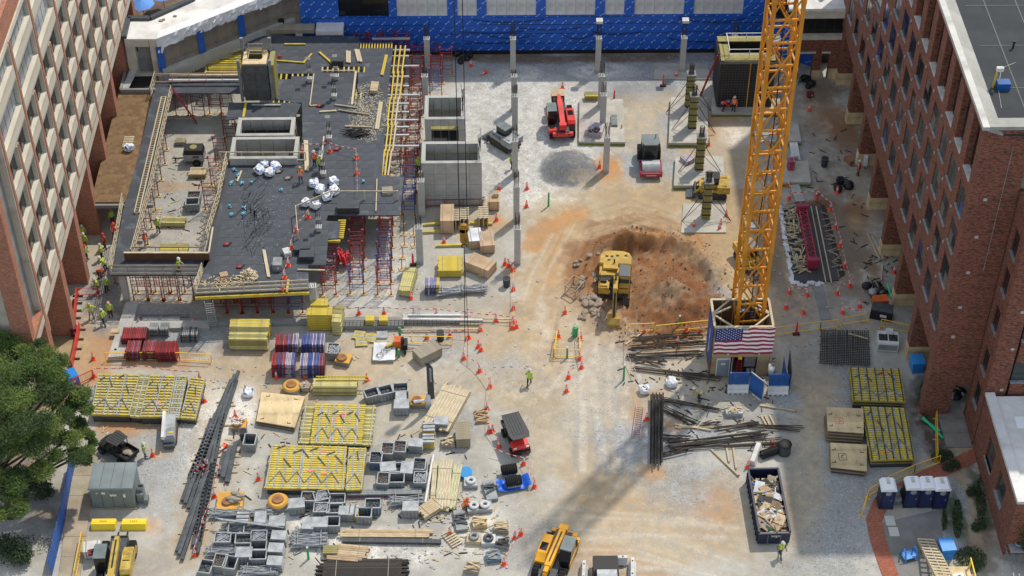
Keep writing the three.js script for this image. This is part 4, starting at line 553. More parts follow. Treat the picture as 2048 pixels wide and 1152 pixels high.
// grey form tower with timber platforms on its top
{
  const h = 7.6, p = at(482,131, h), q = at(532,131, h), f = at(482,103, h), W = q[0] - p[0] + .1, Dp = Math.max(2.4, p[2] - f[2]), t = thing('form_tower', 'tall dark grey steel form tower with a timber platform on top, on the deck', 'form tower', [p[0], D - .3, p[2]]), H = h - D + .3, g = std([.13,.14,.14],.7, T.steel);
  for (let k = 0; k < 2; k++) for (let r = 0; r < 2; r++) piece(boxGeo, 'form_panel', g, t, [W * (k + .5) / 2, H * (r + .5) / 2,-.1],0,[W / 2 - .02, H / 2 - .02,.2]);
  S().box(.2, H, Dp, .1,0,-Dp / 2 - .2).to('side_panel', g, t); S().box(.2, H, Dp, W - .1,0,-Dp / 2 - .2).to('side_panel', g, t); S().box(W, H, .2, W / 2,0,-Dp - .1).to('back_panel', M.beamOlive, t);
  for (const [x, z] of [[-.25,.1],[W + .25,.1],[-.1,-Dp],[W + .1,-Dp]]) S().box(.28, H + (z < 0 ? 1.5 : .6), .28, x, 0, z - .1).to('corner_post', M.galv, t); S().box(.5, H, Dp, W + .35,0,-Dp / 2).to('olive_brace_panel', M.beamOlive, t);
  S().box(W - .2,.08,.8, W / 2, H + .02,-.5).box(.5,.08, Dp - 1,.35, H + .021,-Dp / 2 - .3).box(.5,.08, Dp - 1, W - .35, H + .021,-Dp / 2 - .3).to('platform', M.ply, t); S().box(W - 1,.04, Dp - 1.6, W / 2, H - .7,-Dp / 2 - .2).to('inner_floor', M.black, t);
  for (const z of [-1.2,-Dp + .3]) { const r = S(); for (const y of [.5,1]) r.box(W - 1,.08,.06, W / 2, H + y, z); for (const x of [.55, W - .55]) r.box(.08,1.1,.08, x, H, z); r.to('rail', M.lumberGrey, t); }
}
// dark rebar core at the right with platform, rails, ladder
{
  const h = 5.3, p = at(1434,222), W = 5.4, Dp = 4.3, t = thing('rebar_core', 'dark wall cage of rebar with a timber platform and white rails behind the crane', 'rebar cage', p);
  S().box(W, h, .3, W / 2,.4,-.3).box(.3, h, Dp, .15,.4,-Dp / 2 - .3).box(W, h, .3, W / 2,.4,-Dp - .3).box(.3, h, Dp, W - .15,.4,-Dp / 2 - .3).to('form_wall', std([.045,.042,.04],.8, T.steel), t);
  const g = S(); for (let k = 0; k <= 18; k++) g.box(.03, h, .03, W * k / 18,.4,-.1); for (let k = 0; k <= 17; k++) g.box(W, .03,.03, W / 2,.45 + h * k / 17.3,-.07); for (let k = 0; k <= 14; k++) g.box(.03, h, .03,-.06,.4,-.3 - Dp * k / 14); for (let k = 0; k <= 17; k++) g.box(.03,.03, Dp, -.09,.45 + h * k / 17.3,-Dp / 2); const gm = g.to('rebar_grid', std([.085,.078,.07],.8), t); gm.userData = { kind: 'stuff' };
  S().box(.08, h, .05,2.9,.4,-.02).to('timber_strip', M.orangeCap, t); S().box(W, .1,1, W / 2, h + .45,-.9).box(W, .1,.9, W / 2, h + .45,-Dp + .1).box(.9,.1, Dp - 2,.5, h + .45,-Dp / 2).to('platform', M.beamOlive, t); S().box(W - 1,.05, Dp - 2, W / 2, h - .6,-Dp / 2).to('inner_floor', M.ply, t);
  const r = S(); for (const z of [-.9,-Dp + .6]) { for (const y of [.5,1]) r.box(W - .8,.06,.06, W / 2 + .3, h + .5 + y, z); for (const x of [.8,2.8, W - .2]) r.box(.06,1.05,.06, x, h + .5, z); } r.box(.06,.06, Dp - 1.4,.8, h + 1.5,-Dp / 2).to('white_rail', M.white, t);
}
function ladder(l, a, b, w = .5, m = M.red, n = 16) { const t = thing('ladder', l, 'ladder'), dx = b[0] - a[0], dz = b[2] - a[2], L = Math.hypot(dx, dz) || 1, u = [-dz / L * w / 2, dx / L * w / 2]; for (const s of [-1,1]) S().beam([a[0] + s * u[0], a[1], a[2] + s * u[1]],[b[0] + s * u[0], b[1], b[2] + s * u[1]],.07,.1).to('rail', m, t); const r = S(); for (let k = 1; k < n; k++) { const f = k / n, q = a.map((v, i) => v + (b[i] - v) * f); r.rod([q[0] - u[0], q[1], q[2] - u[1]],[q[0] + u[0], q[1], q[2] + u[1]],.03,5); } r.to('rungs', m === M.red ? M.redBright : m, t); }
ladder('red ladder leaning on the left side of the dark rebar core', at(1399,195), at(1437,108,5.9)); ladder('red ladder leaning on the link bridge above the fenced yard', at(393,245), at(345,178,4.6)); ladder('pale ladder standing at the front edge of the large deck', at(427,655), at(417,603,4.1), .7, M.galvPale, 12);
// ---------------------------------------------------------------- edge protection in timber and tube
function guard(l, pts, h, o = {}) {
  const { H = 1.1, step = 1.8, rails = 2, mat = M.lumberPale, w = .09, brace } = o, t = thing('guard_rail', l, 'railing'), q = pts.map(([x, y]) => at(x, y, h));
  for (let i = 0; i + 1 < q.length; i++) { const a = q[i], b = q[i + 1], n = Math.max(1, Math.round(distXZ(a, b) / step)); for (let k = i ? 1 : 0; k <= n; k++) { const x = a[0] + (b[0] - a[0]) * k / n, z = a[2] + (b[2] - a[2]) * k / n; S().box(w, H, w, x, h, z).to('post', mat, t); if (brace) S().beam([x, h + H * .8, z],[x + brace, h, z],.06,.09).to('brace', mat, t); } for (let r = 0; r < rails; r++) { const y = h + H - r * (H - .15) / Math.max(1, rails - 1) * .95 - .05; S().beam([a[0], y, a[2] + .02],[b[0], y, b[2] + .02],.05,.12).to('rail', mat, t); } }
}
guard('timber guard rail along the outer edge of the left deck strip', [[247,405],[222,549]], D, { rails: 3 }); guard('short timber guard rail at the far end of the left deck strip', [[312,160],[303,193]], D, { rails: 3 });
guard('timber guard rail along the inner edge of the left deck strip', [[344,190],[301,384],[265,516]], D, { rails: 3, step: 1.5 }); guard('braced timber guard rail along the left edge of the large deck', [[455,322],[438,402],[414,480]], D, { rails: 3, step: .9, brace: -.9 });
guard('pale tube rails along the front of the left deck strip', [[223,549],[398,549]], D, { rails: 3, w: .05, step: 1.6, mat: M.lumberGrey }); guard('pale tube rails along the front edge of the large deck', [[392,588],[617,578]], D, { rails: 3, w: .05, step: 1.4, mat: M.lumberPale });
guard('timber end frame at the front left corner of the large deck', [[391,588],[406,545]], D, { rails: 4, step: 1 }); guard('timber rail across the near side of the broad deck core', [[442,322],[612,322]], D, { rails: 2, step: 2 }); guard('thin timber rail round the stepped edge of the deck, behind the bags', [[597,478],[593,430],[663,400],[796,400]], D, { rails: 1, step: 3.2, w: .12 });
guard('pinkish tube rails along the link bridge', [[312,166],[480,163]], D, { rails: 2, w: .05, mat: std([.45,.3,.27],.6) }); guard('tube rails inside the fenced yard behind the brown upstand', [[268,512],[405,512]], D, { rails: 2, w: .05, mat: M.lumberGrey });
{ const a = at(250,520, D), b = at(420,520, D), t = thing('plywood_upstand', 'long brown plywood upstand on timber at the front of the open yard', 'formwork'); S().beam([a[0], D + .42, a[2]],[b[0], D + .42, b[2]],.08,.8).to('board', std([.22,.1,.05],.7, T.wood), t); S().beam([a[0], D + .86, a[2]],[b[0], D + .86, b[2]],.18,.08).to('top_rail', M.lumberPale, t); const c = at(428,470, D); S().beam([b[0], D + .9, b[2]],[c[0], D + .9, c[2]],.14,.1).to('side_rail', M.lumberPale, t);
  const u = thing('pipe_bridge', 'steel pipes and a pale plank across the gap at the link bridge', 'pipes'); for (const [y, r, h, m] of [[172,.18, D, M.steelDark],[177,.12, D - .2, M.galv],[160,.1, D + .2, M.white],[184,.05, D - .5, M.lumberGrey]]) { const p = at(338, y, h), q = at(482, y, h); S().rod([p[0], h, p[2]],[q[0], h, q[2]], r, 10).to('pipe', m, u); } const p = at(340,152, D), q = at(482,152, D); S().beam([p[0], D + .1, p[2]],[q[0], D + .1, q[2]],.3,.25).to('plank', M.lumberPale, u);
  const v = thing('timber_truss', 'long ladder-like timber frame lying along the left deck strip', 'timber frame'), e = at(328,196, D), f = at(274,428, D); for (const s of [-.22,.22]) S().beam([e[0] + s, D + .15, e[2]],[f[0] + s, D + .15, f[2]],.09,.14).to('rail', M.lumberPale, v); const r = S(); for (let k = 0; k <= 50; k++) r.box(.44,.07,.05, e[0] + (f[0] - e[0]) * k / 50, D + .12, e[2] + (f[2] - e[2]) * k / 50); r.to('rungs', M.lumber, v);
  const w = thing('sloped_formwork', 'plywood edge form with slatted feet along the foot of the link wall', 'formwork'), g0 = at(342,150,3.2), g1 = at(455,92,3.2); S().beam([g0[0],3.3, g0[2]],[g1[0],3.3, g1[2]],.5,.2).to('edge_board', M.lumberPale, w); for (let k = 0; k < 22; k++) { const s = k / 22; piece(boxGeo, 'foot', M.ply, w, [g0[0] + (g1[0] - g0[0]) * s + .35,3.05, g0[2] + (g1[2] - g0[2]) * s + .35],.5,[.1,.08,.9]); } S().slab([at(440,110,3.3), at(492,75,3.3), at(497,95,3.3), at(470,104,3.3)].map((q) => [q[0], q[2]]), .06,3.3).to('ply_triangle', std([.62,.5,.28],.8, T.ply), w);
  const bs = thing('beam_layer', 'layer of yellow timber beams laid across the open bay left of the grey form tower', 'beams'); for (let k = 0; k < 14; k++) { const y = 100 + k * 3.6, x0 = 452 - k * 5.2 + (k > 8 ? (k - 8) * 6 : 0) + rr(-6,6), a = at(Math.max(x0,403), y, 3), b = at(482, y, 3); S().beam([a[0],2.9, a[2]],[b[0],2.9, b[2]],.14,.22).to('beam', k % 3 === 2 ? M.beamOlive : M.beamYellow, bs); } for (const x of [440,415]) { const a = at(x, 110,2.7), b = at(x - 4,152,2.7); S().beam([a[0],2.68, a[2]],[b[0],2.68, b[2]],.2,.2).to('cross_beam', M.beamPale, bs); } }

// ---------------------------------------------------------------- tower crane, its base enclosure and hook
{
  const Zc = -108.1, p = atZ(1493,640, Zc), X = p[0], Wm = 2.15, HT = 46, n = 22, ph = 2, t = thing('tower_crane', 'yellow lattice mast of the tower crane rising out of the top of the picture', 'crane', [X, 0, Zc],.07), h = Wm / 2, cs = [[-h, -h],[h, -h],[h, h],[-h, h]];
  for (const [x, z] of cs) S().box(.27, HT, .27, x, 0, z).to('mast_leg', M.craneYellow, t);
  for (let f = 0; f < 4; f++) { const a = cs[f], b = cs[(f + 1) % 4]; let hz = S(), dg = S(); for (let k = 0; k <= n; k++) { const y = .6 + k * ph; if (k < 17) S().beam([a[0], y, a[1]],[b[0], y, b[1]],.12,.17).to('mast_horizontal', M.craneYellow, t); else hz.beam([a[0], y, a[1]],[b[0], y, b[1]],.12,.17); } for (let k = 0; k < n - 1; k++) { const y = .6 + k * ph, s = (k + f) % 2, m = [(a[0] + b[0]) / 2, y + (s ? 0 : ph), (a[1] + b[1]) / 2]; const r0 = k < 17 ? S() : dg; r0.rod([a[0], y + (s ? ph : 0), a[1]], m, .075,6).rod([b[0], y + (s ? ph : 0), b[1]], m, .075,6); if (k < 17) r0.to('mast_diagonal', M.craneYellow, t); } for (const [g, m] of [[hz, 'upper_horizontals'],[dg, 'upper_diagonals']]) g.to(m, M.craneYellow, t).userData.kind = 'stuff'; }
  const l = S(); for (const s of [-.2,.2]) l.rod([s + .3,.6,.5],[s + .3, HT, .5],.03,5); for (let k = 0; k < 145; k++) l.rod([.1,.8 + k * .31,.5],[.5,.8 + k * .31,.5],.015,4); l.to('ladder', M.galv, t); const cb = S(); for (let k = 0; k < 14; k++) cb.rod([-.1 + .12 * Math.sin(k), k * 3.2,.85 * h],[-.1 + .12 * Math.sin(k + 1), (k + 1) * 3.2,.85 * h],.045,5); cb.to('power_cable', M.black, t);
  for (let k = 0; k < 5; k++) piece(boxGeo, 'rest_platform', M.galv, t, [-.45,5 + k * 9,-.3],0,[1.1,.05,1.3]);
  const bl = S(); for (const [x, z] of cs) for (let k = 1; k < 8; k++) bl.box(.32,.3,.32, x, k * 6, z); bl.to('leg_joint', M.craneYellow, t);
  // enclosure
  const hE = 5.7, a = at(1430,655, hE), b = at(1547,655, hE), zb = at(1420,600, hE)[2], W = b[0] - a[0], Dp = a[2] - zb, e = thing('plywood_enclosure', 'plywood enclosure round the crane base with a big striped flag on its front', 'enclosure', [a[0],0, a[2]]), brown = std([.2,.12,.06],.85, T.ply), pl = std([.5,.36,.19],.8, T.ply);
  S().box(1.6, hE, .12,.8,0,0).box(1, hE, .12, W - .5,0,0).box(W - 2.6, hE - 2.3,.12, (W + .6) / 2,2.3,0).to('front_wall', pl, e); S().box(W, hE - .02,.12, W / 2,0,-Dp).to('back_wall', brown, e); S().box(.12, hE - .01, Dp - .13,0,0,-Dp / 2).to('left_wall', brown, e); S().box(.12, hE - .01, Dp - .13, W, 0,-Dp / 2).to('right_wall', brown, e);
  for (let k = 1; k < 5; k++) { piece(boxGeo, 'stud', M.lumber, e, [W * k / 5, hE / 2,-Dp + .1],0,[.09, hE - .1,.08]); piece(boxGeo, 'stud', M.lumber, e, [.12, hE / 2,-Dp * k / 5],0,[.08, hE - .1,.09]); piece(boxGeo, 'stud', M.lumber, e, [W - .12, hE / 2,-Dp * k / 5],0,[.08, hE - .1,.09]); }
  const tr = S(); tr.box(W + .1,.1,.2, W / 2, hE, 0).box(W + .1,.1,.2, W / 2, hE, -Dp).box(.2,.102, Dp - .2,0, hE, -Dp / 2).box(.2,.102, Dp - .2, W, hE, -Dp / 2); tr.beam([.1, hE - .1,-1.6],[1.7, hE - .1,0],.14,.14).beam([W - .1, hE - .1,-1.6],[W - 1.7, hE - .1,0],.14,.14).beam([.1, hE - .1,-Dp + 1.5],[1.5, hE - .1,-Dp],.14,.14).beam([W - .1, hE - .1,-Dp + 1.5],[W - 1.5, hE - .1,-Dp],.14,.14).beam([.1, hE - .1,-1.7],[1.6, hE - .1,-2.6],.14,.14).beam([W - .1, hE - .1,-1.7],[W - 1.5, hE - .1,-2.6],.14,.14).to('top_brace', M.lumberPale, e);
  S().box(W, .05, Dp - .2, W / 2,.02,-Dp / 2).to('dark_floor', M.mulch, e); S().box(.02,3.9, Dp - .4,-.085,1.2,-Dp / 2).to('blue_banner', std([.02,.09,.36],.6), e); const bw = S(); for (let k = 0; k < 7; k++) bw.box(.01,.3,.28,-.1,3.6 - k * .4,-Dp * .5 + rr(-.1,.1)); bw.to('banner_lettering', M.white, e);
  const c = document.createElement('canvas'); c.width = 1216; c.height = 640; const k = c.getContext('2d'); for (let i = 0; i < 13; i++) { k.fillStyle = i % 2 ? '#efeaea' : '#a4203f'; k.fillRect(0, i * 640 / 13,1216,641 / 13); } k.fillStyle = '#2b3470'; k.fillRect(0,0,1216 * .46,640 * 6 / 13 + 6);
  k.fillStyle = '#f4f4f4'; for (let r = 0; r < 9; r++) for (let q = 0; q < (r % 2 ? 5 : 6); q++) { const x = (r % 2 ? 93 : 47) + q * 93, y = 32 + r * 30; k.beginPath(); for (let v = 0; v < 10; v++) { const an = v * Math.PI / 5 - Math.PI / 2, rd = v % 2 ? 6.5 : 17; k.lineTo(x + rd * Math.cos(an), y + rd * Math.sin(an)); } k.fill(); }
  const ft = new THREE.CanvasTexture(c); ft.colorSpace = THREE.SRGBColorSpace; const fw = W + .1, fh = 3, fg = new THREE.BoxGeometry(fw, fh, .03,40,12,1), fl = new THREE.Mesh(fg, [0,1,2,3,4,5].map((i) => i === 4 ? std([1,1,1],.75, ft) : M.white)); fl.name = 'flag'; fl.position.set(W / 2 + .12, hE - fh / 2 + .05,.16); for (let q = 0, a = fg.attributes.position; q < a.count; q++) a.setZ(q, a.getZ(q) + .04 * Math.sin(a.getX(q) * 3.1 + a.getY(q) * 1.7) + .02 * Math.sin(a.getX(q) * 7)); fg.computeVertexNormals(); fl.castShadow = fl.receiveShadow = true; e.add(fl);
  S().box(.4,.2,.15, W * .52, hE - .1,.22).to('flood_lamp', M.galvPale, e); S().box(1.05,2,.1,1.0,.1,.12).to('door', std([.23,.26,.28],.4), e); S().box(1.15,.08,.14,1,2.1,.12).box(.06,2,.14,.46,.1,.12).box(.06,2,.14,1.54,.1,.12).to('door_frame', M.white, e); S().box(.35,.2,.02,1,1.5,.18).to('notice', M.white, e);
  for (let q = 0; q < 2; q++) S().box(.14,.08,.3,1.3 + q * 2.6, hE - 2.95,.12).to('bracket', M.white, e);
  const cab = thing('electrical_cabinet', 'grey electrical cabinet with smaller boxes in the open front of the plywood enclosure', 'cabinet', [a[0] + 3.3,0, a[2] - .4]); S().box(.95,1.1,.35,0,.9).to('cabinet', M.galv, cab); for (let q = 0; q < 3; q++) S().box(.25,.55,.2, q * .36 - .1,.15,.25).to('switch_box', M.galvPale, cab); S().box(1.8,.06,.6,.2,.05).to('base', M.black, cab);
  const la = a; const sl = thing('step_ladder', 'red step ladder beside the grey cabinet in the enclosure front', 'ladder', [la[0] + 2.35,0, la[2] + .2]); for (const s of [-.3,.3]) S().beam([s, 0,.4],[s * .5,2.3,0],.06,.06).beam([s, 0,-.4],[s * .5,2.3,0],.06,.06).to('rail', M.red, sl); const rg = S(); for (let q = 1; q < 8; q++) rg.box(.5 - q * .03,.03,.1,0, q * .29,.4 - q * .05); rg.to('step', M.red, sl); S().box(.3,.08,.3,0,2.3).to('top_cap', M.yellowRail, sl);
  // white water-filled barriers carrying blue panels, gate, side panels
  const bar = (l, px0, px1, py) => { const u = at(px0, py), v = at(px1, py), L = v[0] - u[0], q = thing('panel_barrier', l, 'barrier', [(u[0] + v[0]) / 2,0, u[2] - .25]); S().prof([[-.3,0],[.3,0],[.3,.25],[.16,.4],[.12,.95],[-.12,.95],[-.16,.4],[-.3,.25]], L, new THREE.Matrix4().makeRotationY(Math.PI / 2)).to('barrier', M.white, q); for (let i = 0; i < 3; i++) piece(boxGeo, 'panel', M.blueCont, q, [(i + .5) * L / 3 - L / 2,1.65,-.02],0,[L / 3 - .02,1.35,.05]); for (let i = 0; i < 4; i++) piece(boxGeo, 'foot_notch', M.black, q, [(i + .5) * L / 4 - L / 2,.1,.3],0,[.2,.1,.02]); };
  bar('white barrier with a blue panel on top, left of the open blue gate', 1455,1496,789); bar('white barrier with a blue panel on top, right of the open blue gate', 1535,1576,792);
  const g0 = at(1498,783), g1 = at(1524,803), gt = thing('blue_gate', 'blue panel gate standing open in front of the crane enclosure', 'gate'); S().beam([g0[0],1.25, g0[2]],[g1[0],1.25, g1[2]],.06,2.1).to('panel', M.blueCont, gt); S().beam([g0[0],.15, g0[2]],[g1[0],.15, g1[2]],.09,.1).beam([g0[0],2.32, g0[2]],[g1[0],2.32, g1[2]],.09,.06).beam([g1[0],.1, g1[2]],[g1[0],2.35, g1[2]],.09,.09).to('frame', M.galvPale, gt); S().beam([g0[0] + .45,1.8, g0[2] + .48],[g0[0] + .75,1.8, g0[2] + .72],.03,.22).to('notice', M.white, gt);
  const sd = [[1457,786,1461,752, 'left'],[1569,786,1563,752, 'right']]; for (const [x0, y0, x1, y1, w] of sd) { const u = at(x0, y0), v = at(x1, y1), q = thing('side_panel', `blue side panel of the ${w} flank of the gate yard, seen edge on`, 'panel'); S().beam([u[0],1.3, u[2]],[v[0],1.3, v[2]],.05,2).to('panel', M.blueCont, q); S().beam([u[0],2.33, u[2]],[v[0],2.33, v[2]],.08,.06).to('rail', M.galv, q); }
  { const u = at(1577,790), v = at(1586,712), q = thing('mesh_panel', 'tall dark fence panel leaning at the right end of the gate yard', 'panel'); S().beam([u[0],1.4, u[2]],[u[0] + .2,1.4, u[2] - 2.6],.06,2.6).to('panel', M.steelDark, q); }
  const wb = at(1538,748), bg = thing('white_bag', 'white crumpled sheeting in the gate yard', 'sheeting', wb), bs = S(); for (let q = 0; q < 5; q++) bs.ball(.35, rr(-.5,.5), .3 + rr(0,.5), rr(-.3,.3), 1, rr(.6,1.2), 1,7); bs.to('sheeting', M.bagWhite, bg);
  // hook
  const hp = at(934,735), yk = (() => { let lo = 0, hi = 60; for (let i = 0; i < 50; i++) { const m = (lo + hi) / 2; atZ(930,470, hp[2])[1] > m ? lo = m : hi = m; } return lo; })(), hk = thing('crane_hook', 'yellow crane hook block hanging on two ropes over the timber stacks', 'hook block', [hp[0], yk, hp[2]]);
  S().cyl(.42,.42,.3,0,.7,0,18, Math.PI / 2).cyl(.3,.3,.34,0,-.5,0,16, Math.PI / 2).box(.62,1.2,.3,0,-.55).to('block', std([.5,.25,.02],.5, T.steel), hk); S().box(.06,1.3,.34,.15,-.55).to('side_plate', M.catYellow, hk); S().add(new THREE.TorusGeometry(.2,.06,6,14,4.4), _m.makeTranslation(0,-1.15,0)).cyl(.08,.08,.4,0,-1).to('hook', M.rebar, hk); S().rod([-.3,.9,0],[-.3,55,0],.032,5).to('hoist_rope', M.black, hk); S().rod([.3,.9,0],[.3,55,0],.032,5).to('hoist_rope', M.black, hk);
  const sg = S(); sg.rod([0,-1.3,0],[-.12,-yk + 3.2,.1],.03,5).rod([0,-1.3,0],[.18,-yk + 3.4,0],.025,5).rod([.1,-yk + 3.3,0],[0,-yk + .2,.3],.018,5).to('tag_line', M.black, hk);
}
// ---------------------------------------------------------------- wheels and tracks
function wheel(par, r, w, x, y, z, rim = M.steelDark) { const o = S().add(new THREE.CylinderGeometry(r, r, w, 20), _m.makeRotationZ(Math.PI / 2)).to('wheel', M.rubber, par); o.position.set(x, y, z); const l = S(); for (let k = 0; k < 16; k++) { const a = k / 16 * 6.283; l.add(BOX, new THREE.Matrix4().makeRotationX(a).multiply(new THREE.Matrix4().makeTranslation(0, r, 0)).multiply(new THREE.Matrix4().makeScale(w, .07,.08))); } l.to('tread_lug', M.rubber, o); S().add(new THREE.CylinderGeometry(r * .5, r * .5, w + .03,14), _m.makeRotationZ(Math.PI / 2)).to('rim', rim, o); return o; }
function track(par, L, h, w, x, z = 0) { const o = S().prof([[-L / 2 + .2,.05],[L / 2 - .2,.05],[L / 2, h * .4],[L / 2 - .1, h * .8],[L / 2 - .35, h],[-L / 2 + .35, h],[-L / 2 + .1, h * .8],[-L / 2, h * .4]], w, new THREE.Matrix4().makeRotationY(Math.PI / 2), .03).to('track', std([.085,.08,.072],.9, T.dirt), par); o.position.set(x, 0, z); const g = S(); for (let k = 0; k < Math.round(L / .19); k++) { const zz = -L / 2 + .25 + k * .19; if (zz < L / 2 - .2) g.box(w + .02,.05,.11,0, h, zz); } for (let k = 0; k < 6; k++) for (const s of [-1,1]) g.box(w, .09,.1,0, h * (.18 + k * .12), s * (L / 2 - .1 - .1 * Math.abs(k - 2.5) / 2.5)); g.to('track_shoe', M.soilDark, o); return o; }
// excavator
{
  const p = on(1230,580), t = thing('excavator', 'large yellow tracked excavator working in the red dirt pit', 'excavator', [p[0] - .05, p[1] - .15, p[2] - .5],-.1);
  track(t, 4.3,.95,.6,-1.15,-.1); track(t, 4.3,.95,.6,1.15,-.1); S().box(1.7,.5,2.6,0,.45).cyl(.85,.9,.3,0,.9,0,20).to('undercarriage', M.steelDark, t);
  const u = S().box(2.75,1.0,2.3,0,1.2,-.9).box(.95,.75,1.6,-.9,1.2,.9).to('house', M.catYellow, t); u.rotation.y = 0;
  S().prof([[-1.38,-.25],[-1.15,-.75],[-.6,-.95],[.6,-.95],[1.15,-.75],[1.38,-.25],[1.38,.7],[-1.38,.7]],1.35, new THREE.Matrix4().makeRotationX(Math.PI / 2).setPosition(0,1.85,-1.75), .06).to('counterweight', M.catYellow, t);
  S().box(1.3,.22,1.0,-.4,2.35,-.75).to('engine_hood', M.catYellow, t); const gr = S(); for (const [x, z] of [[-.8,-1.9],[-.35,-1.9],[.15,-2.05],[.9,-2.1],[-.6,-1.4]]) gr.box(.26,.03,.22, x, 2.52, z); gr.to('vent', M.black, t); S().box(1.0,.1,1.1,-.85,1.98,.25).box(.55,.35,.5,-.95,1.96,.95).to('dark_deck', M.black, t); S().box(.5,.3,.5,-1,2.05,.2).box(.7,.14,.7,-.92,1.95,1.2).to('tool_box', M.catYellow, t); S().cyl(.07,.07,.5,-.1,2.5,-1).to('exhaust', M.black, t);
  const c = S().prof([[-.95,0],[.85,0],[.95,.8],[.6,1.75],[-.9,1.75],[-.95,1.6]],.98, new THREE.Matrix4().makeRotationY(-Math.PI / 2), .04).to('cab', M.catYellow, t); c.position.set(.88,1.25,.65); S().box(.9,.1,1.5,0,1.76,-.12).to('cab_roof', std([.1,.11,.125],.4), c); S().box(1.01,.95,1.3,0,.65,-.12).box(.82,.95,.08,0,.6,.84,0,-.26).to('cab_glass', M.glass, c); S().box(.06,1.0,.06,.5,.6,-.2).box(.06,1.0,.06,-.5,.6,-.2).to('cab_post', M.catYellow, c);
  S().rod([.35,2.2,1.6],[.55,2.6,1.9],.02).box(.12,.3,.08,1.48,2.3,1.3).to('mirror', M.black, t);
  const bz = .15, bm = S().prof([[0,-.35],[.55,.0],[1.7,1.9],[2.9,2.35],[3.7,2.2],[3.75,1.9],[2.9,1.75],[2.1,1.2],[.9,-.45]],.42, new THREE.Matrix4().makeRotationY(-Math.PI / 2), .03).to('boom', M.catYellow, t); bm.position.set(bz, 1.95,.55);
  const st = S().beam([bz, 4.3,3.6],[bz, 4.25,4.5],.34,.5).beam([bz, 4.35,3.85],[bz, 1.5,4.75],.34,.5).to('stick', M.catYellow, t); S().rod([bz - .3,2.2,1.3],[bz - .3,4.0,2.6],.1,8).rod([bz + .3,2.2,1.3],[bz + .3,4.0,2.6],.1,8).rod([bz, 4.55,2.6],[bz, 4.85,3.8],.09,8).rod([bz, 3.8,4.4],[bz, 1.6,5.1],.08,8).to('hydraulic_ram', M.black, t);
  S().prof([[-.55,.5],[.3,.6],[.62,.2],[.5,-.4],[.1,-.7],[-.3,-.65],[-.62,-.3]],1.15, new THREE.Matrix4().makeRotationY(-Math.PI / 2).setPosition(bz, 1.0,4.95), .03).to('bucket', std([.6,.38,.08],.6, T.dirt), t); const th = S(); for (let k = 0; k < 5; k++) th.box(.1,.35,.12, bz - .46 + k * .23,.12,4.75); th.to('bucket_tooth', M.steelDark, t);
}
// telescopic handlers; local +z is the working end
function telehandler(l, p, ry, mat, o = {}) {
  const { fork = 1, boomUp = .12, boomL = 4.6, inn = .8 } = o, t = thing('telehandler', l, 'telehandler', p, ry);
  for (const x of [-1.02,1.02]) for (const z of [-1.55,1.55]) wheel(t, .66,.48, x, .66, z, mat);
  S().box(1.3,.7,4.9,0,.55).box(2.1,.25,.6,0,.7,1.55).box(2.1,.25,.6,0,.7,-1.55).to('chassis', M.steelDark, t); S().prof([[-1.5,0],[1.1,0],[1.1,.6],[.5,.95],[-1.3,.95],[-1.5,.7]],.8, new THREE.Matrix4().makeRotationY(-Math.PI / 2).setPosition(-.92,.8,0), .05).to('engine_cover', mat, t); S().box(.55,.03,.8,-.92,1.77,-.1).to('vent', M.black, t);
  const c = S().prof([[-.85,0],[.85,0],[.85,.7],[.5,1.65],[-.8,1.65]],.88, new THREE.Matrix4().makeRotationY(-Math.PI / 2), .04).to('cab', M.glass, t); c.position.set(.92,.95,-.1); S().box(.92,.12,1.4,0,1.62,-.12).to('cab_roof', M.genGrey, c); S().box(.95,.5,1.75,0,-.02,0).to('cab_door', mat, c); S().box(.06,1.3,.06,.42,.4,-.75).box(.06,1.3,.06,-.42,.4,-.75).box(.06,1.2,.06,.42,.5,.65,0,-.3).box(.06,1.2,.06,-.42,.5,.65,0,-.3).to('cab_post', M.black, c);
  S().box(.9,.5,.5,.9,.75,-1.9).box(2.0,.35,.35,0,.8,-2.45).to('rear_ballast', mat, t); S().box(.16,.16,.04,-.6,.9,-2.64).box(.16,.16,.04,.6,.9,-2.64).to('tail_lamp', M.red, t);
  const y0 = 1.75, z0 = -2.1, z1 = z0 + boomL * Math.cos(boomUp), y1 = y0 + boomL * Math.sin(boomUp), d = [0, (y1 - y0) / boomL, (z1 - z0) / boomL]; S().beam([0, y0, z0],[0, y1, z1],.5,.52).to('boom', mat, t); S().beam([0, y1 - .02, z1 - .2],[0, y1 + d[1] * inn, z1 + d[2] * inn],.34,.38).to('inner_boom', mat, t); S().box(.7,.6,.5,0,1.45,-2.2).to('boom_pivot', mat, t); S().box(.12,.04, boomL * .8,0, y0 + .27 + boomL * .4 * Math.sin(boomUp), 0,0,-boomUp).to('boom_hose', M.black, t);
  const e = [0, y1 + d[1] * inn, z1 + d[2] * inn]; S().beam(e, [0, e[1] - 1.1, e[2] + .35],.3,.3).to('boom_head', mat, t); const fy = Math.max(.25, e[1] - 1.5), fz = e[2] + .6; if (fork) { S().box(1.25,.08,.08,0, fy, fz).box(1.25,.08,.08,0, fy + .9, fz).box(.08,.95,.08,-.6, fy, fz).box(.08,.95,.08,.6, fy, fz).box(.06,.9,.06,-.2, fy, fz).box(.06,.9,.06,.2, fy, fz).to('carriage', M.black, t); S().box(.14,.06,1.2,-.35, fy, fz + .6).box(.14,.06,1.2,.35, fy, fz + .6).to('fork', M.black, t); }
  return [t, fy, fz];
}
const into = (p, ry, x, y, z) => [p[0] + x * Math.cos(ry) + z * Math.sin(ry), p[1] + y, p[2] - x * Math.sin(ry) + z * Math.cos(ry)];
